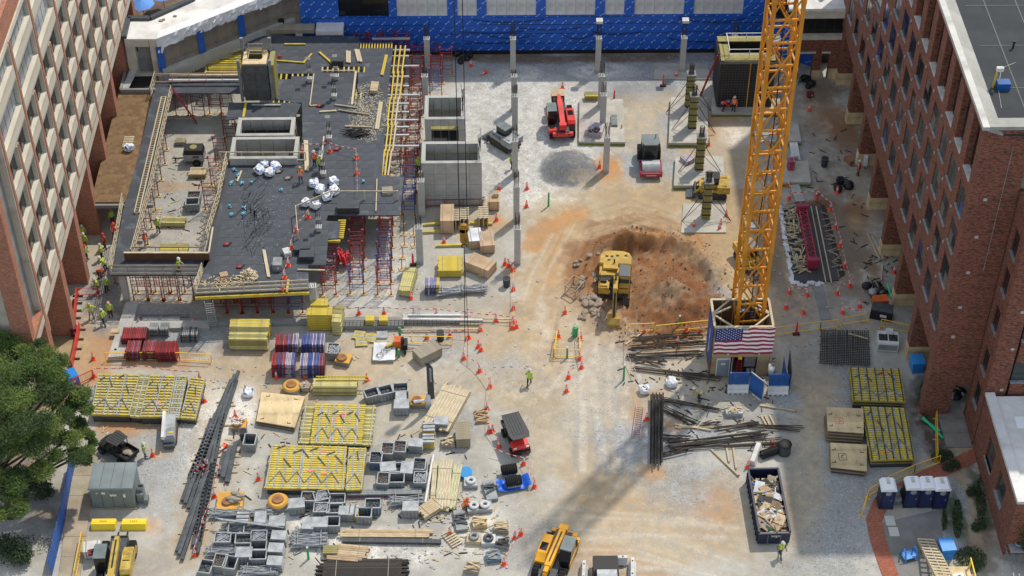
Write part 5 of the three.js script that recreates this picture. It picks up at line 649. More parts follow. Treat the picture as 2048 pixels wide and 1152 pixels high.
{
  const p = at(1121,254), [, fy, fz] = telehandler('red telehandler carrying a timber crate on the pale gravel', p, Math.PI + .06, M.redBright, { boomUp: .1, boomL: 3.6 }), q = into(p, Math.PI + .06,0, fy + .06, fz + .6), k = thing('timber_crate', 'pale timber crate on the forks of the red telehandler', 'crate', q, .05); for (let i = 0; i < 6; i++) piece(boxGeo, 'slat', M.lumber, k, [0,.95,-.5 + i * .2],0,[1.3,.05,.17]); S().box(1.25,.9,1.1,0,.02).to('box', M.lumber, k);
  telehandler('yellow and black telehandler with empty forks at the lower left edge', at(236,1142), Math.PI + .02, std([.74,.52,.1],.5, T.dirt), { boomUp: .03, boomL: 3.3, inn: .5 });
  telehandler('bright orange telehandler with its boom pointing away at the bottom edge', at(1110,1130), -.33, M.telehandOrange, { fork: 0, boomUp: .1, boomL: 4.2, inn: .6 });
}
// tracked loaders
function trackLoader(l, p, ry, main, roof, bucket = 1) {
  const t = thing('track_loader', l, 'track loader', p, ry); track(t, 2.7,.75,.42,-.72); track(t, 2.7,.75,.42,.72); S().box(1.0,.9,2.6,0,.4).box(1.85,.75,1.2,0,.8,-1).box(1.7,.3,2.2,0,.78,.1).to('body', main, t); S().box(1.2,.5,.06,0,.7,-1.57).to('rear_grille', M.black, t);
  S().box(.95,1.1,1.25,0,1.1,.1).to('cab', M.glass, t); S().box(1.0,.1,1.35,0,2.2,.1).to('cab_roof', roof, t); for (const x of [-.62,.62]) { S().beam([x, 1.55,-1.3],[x, 1.35,.9],.14,.2).beam([x, 1.4,.85],[x, .5,1.75],.14,.2).to('lift_arm', main, t); }
  S().prof([[0,0],[.75,0],[.8,.08],[.2,.12],[.05,.65],[-.05,.65]],1.8, new THREE.Matrix4().makeRotationY(-Math.PI / 2).setPosition(0,.12,1.65)).to('bucket', M.steelDark, t); S().box(.12,.12,.04,-.5,.95,-1.6).box(.12,.12,.04,.5,.95,-1.6).to('tail_lamp', M.red, t);
}
trackLoader('white and red tracked loader left of the concrete columns', at(1010,290), Math.PI + .75, M.galvPale, M.genGrey); trackLoader('yellow tracked loader with a steel bucket behind the nearest column form', at(1424,388), -Math.PI / 2 - .1, M.catYellow, M.black); trackLoader('yellow loader with a dark cab half hidden behind the crane mast', at(1497,526), .35, M.catYellow, M.genGrey);
// roller
{ const t = thing('road_roller', 'single drum roller with a dark red frame and grey cab roof', 'roller', at(1299,335), 0); S().add(new THREE.CylinderGeometry(.75,.75,1.7,28), _m.makeRotationZ(Math.PI / 2).setPosition(0,.75,1.0)).to('drum', M.galvPale, t); S().box(2.1,.42,.25,0,.4,1.9).box(.2,.4,1.6,-.98,.5,1.1).box(.2,.4,1.6,.98,.5,1.1).box(2.1,.4,.2,0,.6,.15).to('drum_frame', M.roofRed, t); const w = S(); for (let k = 0; k < 5; k++) w.box(.14,.1,.01,-.4 + k * .2,.55,2.03); w.to('lettering', M.white, t); wheel(t, .75,.5,-.85,.75,-1.5); wheel(t, .75,.5,.85,.75,-1.5); S().box(1.4,.9,2.2,0,.7,-1.5).to('engine_cover', M.steelDark, t); S().box(1.3,1.5,1.35,0,1.3,-.55).to('cab', M.glass, t); S().prof([[-.78,-.95],[.78,-.95],[.88,.3],[.6,.75],[-.6,.75],[-.88,.3]],.12, new THREE.Matrix4().makeRotationX(Math.PI / 2).setPosition(0,2.85,-.55), .02).to('cab_roof', M.genGrey, t); for (const [x, z] of [[-.62,.1],[.62,.1],[-.62,-1.2],[.62,-1.2]]) S().box(.08,1.5,.08, x, 1.35, z).to('cab_post', M.steelDark, t); S().cyl(.05,.05,.5,.5,2.9,-.9).to('beacon', M.orange, t); }
// utility vehicles, +z forward
function utv(l, p, ry, hood, roofR) {
  const t = thing('utility_vehicle', l, 'utility vehicle', p, ry); for (const x of [-.68,.68]) for (const z of [-1.05,1.15]) wheel(t, .34,.26, x, .34, z); S().box(1.2,.35,3.1,0,.38).to('chassis', M.black, t); S().prof([[.8,0],[1.4,0],[1.42,.25],[1.3,.45],[.8,.55]],1.4, new THREE.Matrix4().makeRotationY(-Math.PI / 2).setPosition(0,.55,0), .05).to('hood', hood, t); S().box(.25,.16,.1,-.52,.95,1.52,0,.4).box(.25,.16,.1,.52,.95,1.52,0,.4).to('headlight', M.white, t); S().box(1.5,.1,.12,0,.5,1.75).to('bumper', M.black, t);
  S().box(1.35,.05,1.3,0,.78,-1.15).box(1.4,.32,.05,0,.8,-1.8).box(1.4,.32,.05,0,.8,-.5).box(.05,.32,1.3,-.68,.8,-1.15).box(.05,.32,1.3,.68,.8,-1.15).to('cargo_bed', M.black, t); for (const x of [-.62,.62]) { S().rod([x, .8,.6],[x * .9,1.95,.25],.035).rod([x * .9,1.95,.25],[x * .9,1.95,-.75],.035).rod([x * .9,1.95,-.75],[x, .8,-.6],.035).to('roll_bar', M.black, t); S().box(.5,.5,.5, x * .52,.75,-.25).to('seat', M.black, t); }
  S().box(1.1,.6,.03,0,1.1,.6,0,-.25).to('windscreen', M.glass, t);
  const r = S().prof([[-.62,-.6],[.62,-.6],[.72,.4],[.6,.62],[-.6,.62],[-.72,.4]],.08, new THREE.Matrix4().makeRotationX(Math.PI / 2).setPosition(0,2.0, roofR ? -.05 : -.2).scale(V(roofR ? 1.15 : 1, roofR ? 2.3 : 1,1)), .03).to('roof', std([.035,.036,.038],.5), t); const rb = S(); for (let k = 0; k < 5; k++) rb.box(.05,.04, roofR ? 2.4 : 1.0,-.44 + k * .22,2.04,-.2); rb.to('roof_rib', std([.05,.051,.054],.5), t); return t;
}
utv('red fronted utility vehicle with a black ribbed roof at the edge of the haul road', at(1031,886), .3, M.redBright, 1); utv('black utility vehicle with an open cargo bed on the left gravel yard', at(237,908), -2.2, M.black, 0);
{ const p = into(at(237,908), -2.2,0,.82,-1.15), t = thing('sack', 'tan sack lying in the cargo bed of the black utility vehicle', 'sack', p); S().ball(.3,0,.12,0,1.3,.5,1).ball(.22,.3,.12,.2,1,.6,1).to('sack', M.lumberGrey, t); }
// towed compressor
{ const t = thing('tow_compressor', 'white and black towed compressor on the gravel of the sunken yard', 'compressor', at(391,323), 0); S().box(2.0,.75,1.2,0,.5).to('body', M.galvPale, t); S().prof([[-.95,0],[.95,0],[.85,.5],[-.85,.5]],1.2, new THREE.Matrix4().setPosition(0,1.25,0), .04).to('canopy', M.black, t); S().cyl(.35,.35,.06,0,1.76,0).to('vent', M.beamOlive, t); const w = wheel(t, .33,.2,.25,.33,.68); w.rotation.y = Math.PI / 2; const w2 = wheel(t, .33,.2,.25,.33,-.68); w2.rotation.y = Math.PI / 2; S().beam([-1,.45,0],[-2.1,.4,0],.1,.1).box(.1,.5,.1,-1.9,0).to('drawbar', M.black, t); S().box(.6,.2,.02,.2,.9,.61).to('side_print', M.steelDark, t); }
// pickup roof and concrete barriers at the bottom edge
{ const p = at(1213,1184), t = thing('pickup_truck', 'pickup truck with a pale roof, cut off by the bottom edge', 'truck', p, Math.PI); S().box(1.9,.6,5.2,0,.5).to('body', M.black, t); S().prof([[-1.1,0],[1.2,0],[.7,.7],[-.8,.7]],1.7, new THREE.Matrix4().makeRotationY(-Math.PI / 2).setPosition(0,1.1,0), .04).to('cab', M.glass, t); S().box(1.5,.06,1.4,0,1.82,-.05).to('roof', M.galvPale, t); for (const x of [-.85,.85]) for (const z of [-1.6,1.6]) wheel(t, .38,.26, x, .38, z);
  for (const [x, y, r, l] of [[1229,1127,0, 'white concrete barrier lying across, in front of the pickup'],[1264,1148,1.5, 'white concrete barrier to the right of the pickup'],[1167,1154,1.5, 'white concrete barrier to the left of the pickup']]) { const b = thing('concrete_barrier', l, 'barrier', at(x, y), r); S().prof([[-.3,0],[.3,0],[.3,.2],[.15,.45],[.11,.82],[-.11,.82],[-.15,.45],[-.3,.2]],1.9, new THREE.Matrix4().makeRotationY(Math.PI / 2), .015).to('block', M.white, b); S().cyl(.07,.07,.02,-.6,.83).cyl(.07,.07,.02,.6,.83).to('lifting_hole', M.black, b); for (const s of [-.5,.5]) S().box(.3,.12,.02, s, .02,.31).to('slot', M.black, b); } }
// generator
{ const a = at(188,1018), b = at(272,1018), W = b[0] - a[0], t = thing('generator', 'large grey generator housing with a roof lip beside the pale footpath', 'generator', [a[0],0, a[2]]); S().box(W, 2.25,2.5, W / 2,.12,-1.25).to('housing', M.genGrey, t); S().prof([[-1.4,0],[1.4,0],[1.35,.16],[-1.35,.16]], W + .16, new THREE.Matrix4().makeRotationY(Math.PI / 2).setPosition(W / 2,2.37,-1.25)).to('roof', std([.25,.3,.31],.45, T.soft), t); S().box(W + .2,.12,2.7, W / 2,0,-1.25).to('skid', M.lumberGrey, t); const dv = S(); for (let k = 1; k < 4; k++) dv.box(.03,2.1,.02, W * k / 4,.2,.006).box(.02,.05,2.6, W * k / 4,2.5,-1.25); dv.to('door_joint', M.steelDark, t); for (const [x, w, h, y] of [[1.0,.3,.22,1.75],[1.75,.5,.22,1.5],[2.6,.2,.4,1.35],[.5,.12,.12,1.8]]) S().box(w, h, .02, x, y, .015).to('notice', M.white, t);
  S().box(.5,.8,.9, W + .35,.3,-.9).box(.45,.06,.6, W + .4,1.3,-1,0,.5).box(.3,.5,.6, W + .8,.15,-.6).to('side_box', M.genGrey, t); S().box(.36,.3,.03, W + .45,1.5,-.9,0,.3).to('screen', M.black, t); }
for (const [x, l] of [[209, 'left'],[270, 'right']]) { const p = at(x, 1052), t = thing('wheel_stop', `yellow plastic barrier block lying flat in the left yard, ${l} of the pair`, 'barrier', p); S().prof([[-.42,0],[.42,0],[.42,.2],[.25,.52],[-.25,.52],[-.42,.2]],1.9, new THREE.Matrix4().makeRotationY(Math.PI / 2), .04).to('block', std([.85,.62,.03],.4), t); S().box(1.9,.04,.06,0,.53,.1).to('ridge', std([.8,.56,.03],.4), t); for (const s of [-.6,.6]) S().box(.25,.14,.03, s, .05,.43).to('fork_slot', M.beamOlive, t); if (l[0] === 'r' || 1) { const w = S(); for (let k = 0; k < 4; k++) w.box(.09,.02,.14,-.25 + k * .15,.555,0); w.to('print', M.catYellow, t); } }
// roll-off container full of waste
{
  const a = at(1498,938,1.45), b = at(1558,938,1.45), f = at(1560,1064,1.45), W = b[0] - a[0], L = f[2] - a[2], H = 1.45, t = thing('rolloff_container', 'long dark blue waste container heaped with timber and cardboard', 'container', [a[0] + W / 2,0, a[2] + L / 2],.02);
  S().box(W, .2, L, 0,.12).to('floor', M.navy, t); for (const s of [-1,1]) S().box(.08, H - .15, L, s * W / 2,.15).to('side_wall', M.navy, t); S().box(W, H - .15,.08,0,.15,-L / 2).to('end_wall', M.navy, t); S().box(W, H - .25,.1,0,.15, L / 2).to('door', M.navy, t); const r = S(); for (let k = 0; k < 12; k++) for (const s of [-1,1]) r.box(.1, H - .3,.12, s * (W / 2 + .08), .15,-L / 2 + .3 + k * (L - .6) / 11); r.box(.16,.12, L, W / 2, H - .05).box(.16,.12, L, -W / 2, H - .05).box(W, .12,.16,0, H - .05,-L / 2).to('rib', M.navy, t); S().box(W + .05,.1,.14,0, H - .15, L / 2 + .02).box(.08, H - .4,.1,-.5,.2, L / 2 + .08).box(.08, H - .4,.1,.5,.2, L / 2 + .08).to('door_bar', std([.1,.1,.12],.5), t); S().box(.7,.2,.02,.1,.95, L / 2 + .08).to('plate', M.galvPale, t); for (const s of [-.7,.7]) S().add(new THREE.CylinderGeometry(.16,.16,.3,12), _m.makeRotationZ(Math.PI / 2).setPosition(s, .16, L / 2 - .3)).to('roller', M.steelDark, t);
  const ms = [M.lumber, M.lumberGrey, M.lumber, M.cardboard, M.cardboard, M.cardboard, M.lumberGrey, M.plyDark, M.black, M.bagWhite]; const fill = thing('waste_heap', 'mixed timber, cardboard and sacks heaped in the dark blue container', 'waste', [a[0] + W / 2,.35, a[2] + L / 2],.02); S().box(W - .15,.62, L - 1.2,0,0,.4).to('under_fill', M.plyDark, fill);
  for (let k = 0; k < 190; k++) { const z = rr(-L / 2 + .9, L / 2 - .3), x = rr(-W / 2 + .3, W / 2 - .3), big = rnd() < .28, o = piece(boxGeo, big ? 'scrap_board' : 'scrap_timber', pick(ms), fill, [x, .62 + rr(0,.5) * (1 - Math.abs(x) / W), z], rr(0,3), big ? [rr(.6,1.2), .04, rr(.5,1)] : [rr(.4,1.3), .06, rr(.06,.14)]); o.rotation.x = rr(-.35,.35); o.rotation.z = rr(-.3,.3); }
  for (let k = 0; k < 9; k++) { const o = S().ball(rr(.18,.32), 0,0,0,1.2,.7,1,7).to('sack', pick([M.bagWhite, M.green, M.bagWhite, M.black, M.steelDark, M.bluePlastic]), fill); o.position.set(rr(-.8,.8), .8, rr(-L / 2 + 1, L / 2 - .5)); }
}
// portable toilets and wash station
{ let proto; const g = 'blue portable toilets in the row of three'; [[1771,1018, 'blue portable toilet with a white roof standing apart at the left'],[1820,1015, 'blue portable toilet, first of the row of three'],[1849,1015, 'blue portable toilet, middle of the row of three'],[1878,1017, 'blue portable toilet, last of the row of three']].forEach(([x, y, l], i) => { const p = at(x, y); p[2] -= .55; if (proto) { copy(proto, l, p, i * .01); return; } const t = proto = thing('portable_toilet', l, 'portable toilet', p); S().box(1.1,2.05,1.12,0,.08).to('cabin', M.navy, t); S().prof([[-.6,0],[.6,0],[.58,.12],[.4,.3],[-.4,.3],[-.58,.12]],1.24, null, .03).to('roof', std([.82,.83,.85],.4), t).position.y = 2.1; S().box(.3,.04,.6,0,2.4,-.2).to('roof_vent', M.white, t); S().box(.78,1.75,.04,0,.15,.57).to('door', std([.014,.024,.085],.4), t); S().add(new THREE.CylinderGeometry(.24,.24,.02,16), new THREE.Matrix4().makeScale(1,.55,1).setPosition(0,0,0).premultiply(new THREE.Matrix4().makeRotationX(Math.PI / 2).setPosition(0,1.85,.6))).to('door_sign', M.galvPale, t); S().box(.05,.12,.05,.3,1,.6).to('handle', M.galvPale, t); S().box(1.2,.08,1.25).to('base', M.steelDark, t); });
  const t = thing('wash_station', 'grey hand wash station between the lone toilet and the row', 'wash station', at(1793,1012)); S().box(.6,.8,.6,0,0,-.4).cyl(.25,.3,.9,-.05,.7,-.5).to('tank', M.genGrey, t); S().box(.5,.1,.4,0,.8,0).to('basin', M.galv, t); }
// cooling unit, blue bins
{ const p = at(1773,692), t = thing('cooling_unit', 'white cooling unit with two dark fan openings on the gravel at right', 'cooling unit', p, -.12); S().box(1.75,1.0,1.55,0,.05).to('casing', M.white, t); for (const s of [-.43,.43]) { S().box(.74,.02,.78, s, 1.055,.05).to('fan_opening', M.black, t); S().add(new THREE.TorusGeometry(.24,.03,5,16), _m.makeRotationX(Math.PI / 2).setPosition(s, 1.085,.05)).to('fan_ring', M.steelDark, t); } S().box(.6,.35,.4,.1,1.05,-.55).to('control_box', M.white, t); S().box(1.6,.6,.02,0,.25,.785).to('side_louvre', M.galv, t);
  for (const [x, y, s, l] of [[1831,738,1.05, 'blue wheeled bin at the corner pier of the brick building'],[1890,1108,1.15, 'blue plastic crate beside the timber stairs']]) { const q = at(x, y), b = thing('blue_bin', l, 'bin', q, .08); S().prof([[-.42,0],[.42,0],[.5,1.1],[-.5,1.1]], s, null, .02).to('body', M.bluePlastic, b); S().box(1.12,.1, s + .12,0,1.1).to('lid', std([.03,.26,.66],.4), b); S().box(.8,.04,.05,0,.7, s / 2 + .02).to('rib', M.bluePlastic, b); }
  const h = at(1817,1115), k = thing('blue_trestle', 'blue plastic frame of a tipped hand cart on the concrete pad', 'frame', h, .3); for (const s of [-.5,.5]) { S().beam([s, 0,.5],[s * .9,1.0,.1],.09,.09).beam([s, 0,-.5],[s * .9,1.0,-.1],.09,.09).beam([s, .3,-.4],[s, .3,.4],.07,.07).to('leg', M.bluePlastic, k); } S().box(.9,.08,.8,0,.3).to('tray', M.bluePlastic, k); }
// light steel tower trailer seen along its roof
{ const t = thing('light_tower', 'pale grey folded lifting machine at the edge of the yellow panels', 'machine', at(341,880), .08); S().box(.95,.8,2.6,0,.3,-.6).to('body', M.galvPale, t); S().box(.25,.35,2.9,-.42,1.1,-.5).to('folded_arm', M.white, t); S().box(.6,.1,.9,.15,1.1,.2).to('deck', M.galv, t); S().box(.4,.03,.2,.2,1.2,.3).to('label_plate', M.beamYellow, t); track(t, 2.4,.4,.25,-.45,-.6); track(t, 2.4,.4,.25,.45,-.6); S().box(.9,.3,.4,0,.2,.95).to('front_step', M.steelDark, t); }

// ---------------------------------------------------------------- wall form panels of yellow beams on steel walers
function beamPanel(l, c, h, o = {}) {                 // c: the four top corners on the photograph, far left, far right, near right, near left
  const { rows = 18, walers = [.12,.38,.62,.88], zig = 1, along = 1, gaps = 7, under = 1, mats = [M.beamYellow, M.beamYellow, M.beamPale] } = o, q = c.map(([x, y]) => at(x, y, h)), t = thing('wall_form_panel', l, 'form panel');
  const P = (u, v, y) => { const a = q[0].map((k, i) => k + (q[1][i] - k) * u), b = q[3].map((k, i) => k + (q[2][i] - k) * u); return [a[0] + (b[0] - a[0]) * v, y, a[2] + (b[2] - a[2]) * v]; };
  for (let k = 0; k < under; k++) S().slab([P(.01,.01,0), P(.99,.01,0), P(.99,.99,0), P(.01,.99,0)].map((p) => [p[0], p[2]]), .06, h - .28 - k * .3).to('plywood_face', M.beamOlive, t); S().slab([P(.03,.03,0), P(.97,.03,0), P(.97,.97,0), P(.03,.97,0)].map((p) => [p[0], p[2]]), Math.max(.05, h - .34), 0).to('support_stack', M.steelDark, t);
  for (let k = 0; k < rows; k++) { const v = (k + .5) / rows, e = rr(-.008,.008), a = along ? P(e, v, h - .12) : P(v, e, h - .12), b = along ? P(1 + e, v, h - .12) : P(v, 1 + e, h - .12); S().beam(a, b, .16 + .04 * rnd(), .19).to('beam', mats[k % 7 === 3 ? 2 : k % 2], t); }
  const W = S(); for (const u of walers) { const a = along ? P(u, .005, h) : P(.005, u, h), b = along ? P(u, .995, h) : P(.995, u, h); W.beam(a, b, o.dark ? .1 : .08,.07); } W.to('waler', o.dark ? M.steelDark : M.galvPale, t);
  const cl = S(); for (let g = 1; g < gaps; g++) for (let k = 0; k < rows; k++) if (rnd() < .85) { const p = along ? P(g / gaps + rr(-.01,.01), (k + .5) / rows, h - .02) : P((k + .5) / rows, g / gaps, h - .02); cl.box(.13,.05,.2, p[0], h - .04, p[2]); } const cm = cl.to('clip', M.galvPale, t); cm.userData = { kind: 'stuff' };
  if (zig) { const n = o.n ?? 5; for (let k = 0; k < n; k++) { const u0 = .06 + k * .88 / n, s = k % 2, a = P(u0, s ? .62 : .86, h + .07), b = P(u0 + .88 / n * .94, s ? .86 : .62, h + .07); S().beam(a, b, .06,.06).to('push_pull_brace', M.galv, t); const v0 = rr(.1,.35), d = P(u0 + .02, v0, h + .07), f = P(u0 + .13, v0 + (s ? .2 : -.08), h + .07); S().beam(d, f, .06,.06).to('push_pull_brace', M.steelDark, t); } }
  if (o.red) for (let k = 0; k < o.red; k++) { const p = P(rr(.2,.8), rr(.1,.9), h - .01); piece(boxGeo, 'red_mark', std([.75,.2,.12],.8), t, p, 0,[.45,.05,.18]); }
}
beamPanel('yellow beam form panel in the left yard, leftmost of the wide stack beside the tree', [[196,746],[281,747],[259,831],[181,829]],1.0, { rows: 15, walers: [.02,.33,.66,.98], n: 4, mats: [M.beamYellow, M.beamPale, M.beamPale] });
beamPanel('narrow olive beam form panel between the wide yellow panels of the left yard', [[281,748],[300,749],[279,834],[259,832]],.9, { rows: 20, zig: 0, walers: [.5], gaps: 2, mats: [M.beamOlive, M.beamPale, M.beamOlive] });
beamPanel('yellow beam form panel in the middle of the left yard stack, with a timber laid across it', [[300,748],[352,749],[336,834],[279,834]],1.0, { rows: 15, walers: [.02,.5,.98], n: 3, red: 1 });
beamPanel('olive and yellow beam form panel right of centre in the left yard stack', [[352,750],[375,750],[358,836],[337,835]],.9, { rows: 19, zig: 0, walers: [.1,.9], gaps: 3, mats: [M.beamPale, M.beamOlive, M.beamPale] });
beamPanel('rightmost narrow yellow form panel of the left yard stack, with pale tubes leaning on it', [[380,752],[411,756],[391,838],[360,836]],.8, { rows: 15, walers: [.05,.95], n: 2, gaps: 3 });
beamPanel('yellow beam form panel right of the pale plywood stack, on top of a wider olive one', [[631,806],[731,808],[723,888],[620,886]],1.0, { rows: 18, red: 4, n: 6 });
beamPanel('wide olive form panel lying beneath the yellow one right of the plywood stack', [[608,808],[752,810],[743,890],[597,886]],.55, { rows: 22, zig: 0, walers: [.03,.97], gaps: 6, mats: [M.beamOlive, M.beamPale, M.beamOlive] });
beamPanel('largest yellow beam form panel, in the middle of the store yard', [[543,888],[694,892],[688,979],[528,976]],.9, { rows: 19, red: 3, n: 8, walers: [.02,.42,.45,.98], gaps: 9 });
beamPanel('narrow yellow form panel at the right end of the largest one, behind a white pole', [[697,894],[733,895],[724,979],[690,980]],.8, { rows: 19, n: 2, gaps: 3, walers: [.06,.94] });
beamPanel('yellow form panel with dark cross bars beside the brick building, the farther of two', [[1698,734],[1800,737],[1811,803],[1705,800]],1.1, { rows: 14, walers: [.03,.18,.34,.5,.66,.82,.97], n: 4, red: 2, under: 2, dark: 1 });
beamPanel('yellow form panel with dark cross bars beside the brick building, the nearer of two', [[1723,812],[1812,815],[1830,918],[1742,920]],1.1, { rows: 24, walers: [.03,.2,.36,.52,.68,.84,.97], n: 4, red: 1, under: 2, dark: 1 });
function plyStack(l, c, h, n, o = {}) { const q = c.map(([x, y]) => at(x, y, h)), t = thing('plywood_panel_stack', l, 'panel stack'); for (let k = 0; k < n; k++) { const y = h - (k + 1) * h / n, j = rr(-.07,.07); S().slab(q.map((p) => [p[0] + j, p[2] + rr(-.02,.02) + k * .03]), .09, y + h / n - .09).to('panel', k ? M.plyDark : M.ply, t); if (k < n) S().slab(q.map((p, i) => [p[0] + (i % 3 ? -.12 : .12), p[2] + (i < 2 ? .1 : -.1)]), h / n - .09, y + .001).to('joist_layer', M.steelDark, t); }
  const m = (u, v) => { const a = q[0].map((z, i) => z + (q[1][i] - z) * u), b = q[3].map((z, i) => z + (q[2][i] - z) * u); return a.map((z, i) => z + (b[i] - z) * v); }; for (const [u, v] of o.hooks ?? [[.1,.3],[.88,.32],[.1,.8],[.88,.8]]) { const p = m(u, v); S().box(.28,.03,.05, p[0], h, p[2]).box(.04,.03,.2, p[0] + (u < .5 ? .14 : -.14), h, p[2] - .08).to('lifting_slot', M.black, t); }
  if (o.mark) { const p = m(.34,.55), s = S(); s.box(.62,.006,.04, p[0], h + .001, p[2] - .35).box(.62,.006,.04, p[0], h + .001, p[2] + .35).box(.04,.006,.7, p[0] - .3, h + .001, p[2]).box(.04,.006,.7, p[0] + .3, h + .001, p[2]); for (let k = 0; k < 5; k++) s.box(rr(.1,.3), .006,.05, p[0] + rr(-.12,.12), h + .001, p[2] - .2 + k * .1, rr(-.6,.6)); s.to('painted_mark', o.mark, t); } return t; }
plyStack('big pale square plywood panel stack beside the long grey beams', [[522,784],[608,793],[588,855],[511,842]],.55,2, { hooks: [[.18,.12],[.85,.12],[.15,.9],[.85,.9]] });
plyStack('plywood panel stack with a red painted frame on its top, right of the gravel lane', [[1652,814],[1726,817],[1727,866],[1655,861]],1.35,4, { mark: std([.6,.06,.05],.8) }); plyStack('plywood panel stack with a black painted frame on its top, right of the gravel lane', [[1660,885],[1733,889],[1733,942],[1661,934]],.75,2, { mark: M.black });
// ---------------------------------------------------------------- boxes, bundles and bars: l, centre foot px, size w h d, turn, kind
function bundle(l, name, cat, px, py, [w, h, d], ry, mats, nx, ny, o = {}) {          // long members stacked nx by ny; members run along local x
  const t = thing(name, l, cat, at(px, py, o.hb ?? 0), ry), bw = d / nx, bh = h / ny; for (let j = 0; j < ny; j++) for (let i = 0; i < nx; i++) if (j === ny - 1 || i === nx - 1 || i === 0) piece(boxGeo, o.part ?? 'beam', pick(mats), t, [rr(-1,1) * (o.jit ?? .05), bh * (j + .5) + .1, (i + .5) * bw - d / 2],0,[w, bh * .86, bw * .86]);
  S().box(w * .96, h * .9, d * .8,0,.1).to('inner_layers', o.inner ?? mats[0], t); for (const s of [-.32,.32]) S().box(.1,.1, d, w * s, 0).box(.05,.015, d + .03, w * s, h + .1).to('bearer', M.lumberGrey, t); return t;
}
const beamM = [M.beamYellow, M.beamYellow, M.beamPale], oliveM = [M.beamPale, M.beamOlive, M.beamPale];
bundle('long stack of weathered yellow beams at the near left of the beam stacks', 'beam_stack', 'beam stack', 500,690,[3.3,1.3,1.4],-.03, oliveM, 7,6); bundle('long yellow beam stack lying behind the weathered one', 'beam_stack', 'beam stack', 503,676,[3.4,1.75,1.0],-.03,[M.beamYellow, M.beamPale],5,7);
bundle('bright yellow beam pack, topmost of the tall pile behind the blue and red frames', 'beam_pack', 'beam pack', 643,655,[2.2,1.9,1.0],-.02,[M.beamYellow],6,7, { inner: M.beamYellow }); bundle('bright yellow beam pack at the back of the tall pile', 'beam_pack', 'beam pack', 642,640,[1.5,2.1,.9],-.02,[M.beamYellow],5,7, { inner: M.beamYellow }); bundle('weathered yellow beam pack at the right side of the tall pile', 'beam_pack', 'beam pack', 678,655,[.8,1.6,2.2],-.1, oliveM, 4,6);
bundle('olive beam pack with a yellow ladder laid on top, in front of the form hoist', 'beam_pack', 'beam pack', 672,783,[3.7,.95,1.1],-.02, oliveM, 6,5); { const a = at(632,757,1.1), b = at(735,757,1.1); ladder('yellow ladder lying on the olive beam pack', [a[0],1.12, a[2]],[b[0],1.12, b[2]],.4, M.beamYellow, 18); }
bundle('slanting pack of yellow beams with a dark end, in front of the shoring', 'beam_pack', 'beam pack', 817,572,[3.1,.75,1.2],1.42, oliveM, 6,4); bundle('bright yellow beams with three steps of height, left of the crane rope', 'beam_pack', 'beam pack', 901,541,[2.15,.8,2.0],0,[M.beamYellow],12,3, { inner: M.beamYellow }); bundle('yellow beams laid under the timber rails on the sunken yard floor', 'beam_pack', 'beam pack', 348,506,[2.6,.25,1.9],0,[M.beamYellow, M.beamOlive],9,1);
bundle('grey beam stack with green timber on it in the sunken yard', 'beam_pack', 'beam pack', 349,449,[2.2,.5,.9],-.03,[M.beamOlive, M.beamPale],5,3, { inner: M.steelDark }); bundle('dark timber pallet of planks behind the towed compressor', 'beam_pack', 'beam pack', 397,351,[1.6,.5,1.1],0,[M.beamOlive, M.lumber],6,3); bundle('olive tray of short timbers between the brown soil and the deck', 'beam_pack', 'beam pack', 362,288,[1.0,.4,.7],0,[M.lumberGrey, M.beamOlive],6,2);
bundle('pack of yellow and olive beams on the far corner of the cluttered pad', 'beam_pack', 'beam pack', 1182,205,[1.3,1.0,.8],0,[M.beamYellow, M.beamOlive],4,6); bundle('grey tubes bundled on the right side of the cluttered pad', 'tube_pack', 'tube pack', 1228,250,[1.7,.6,.6],1.55,[M.galv],5,3, { inner: M.steelDark, part: 'tube' });
bundle('long pale planks in two layers leaning to the right, their grey side shaded', 'plank_stack', 'plank stack', 893,822,[4.9,.5,2.4],1.2,[M.lumberPale],9,3, { jit: .25, inner: M.lumber, part: 'plank' }); bundle('greenish planks in a long stack, left of the wash trays', 'plank_stack', 'plank stack', 888,977,[5.0,.5,1.1],1.52,[M.lumberPale, std([.72,.68,.4],.8, T.wood)],5,3, { jit: .2, part: 'plank' }); bundle('greenish planks in a long stack, nearest to the blue tub', 'plank_stack', 'plank stack', 909,981,[4.4,.4,.7],1.45,[std([.74,.7,.42],.8, T.wood)],3,3, { jit: .2, part: 'plank' }); bundle('narrow pale planks lying between the white pole and the greenish stack', 'plank_stack', 'plank stack', 868,970,[4.4,.3,.4],1.54,[M.lumberPale],2,2, { part: 'plank' });
bundle('pallet stack of bare timber in the store yard beside the upright pack', 'plank_stack', 'plank stack', 862,1022,[1.9,.5,1.2],.7,[M.lumber, M.lumberGrey],7,2, { jit: .3, part: 'plank' }); bundle('fan of split boards at the near edge of the store yard', 'plank_stack', 'plank stack', 697,1112,[2.4,.35,1.6],-.12,[M.lumberGrey, M.lumber, M.cardboard],8,2, { jit: .4, part: 'plank' }); bundle('pale timber posts in a short bundle on the shavings', 'plank_stack', 'plank stack', 749,180,[1.5,.4,.75],1.5,[M.lumber],6,2, { hb: D, part: 'post' });
bundle('long low pile of pink boards along the dark beam', 'plank_stack', 'plank stack', 775,1072,[6.8,.3,.8],-.02,[M.cardboard, M.lumber],4,2, { jit: .5, part: 'plank' }); bundle('small box of brown timber at the near left of the split boards', 'plank_stack', 'plank stack', 662,1108,[1.1,.5,.8],0,[M.beamOlive],4,3);
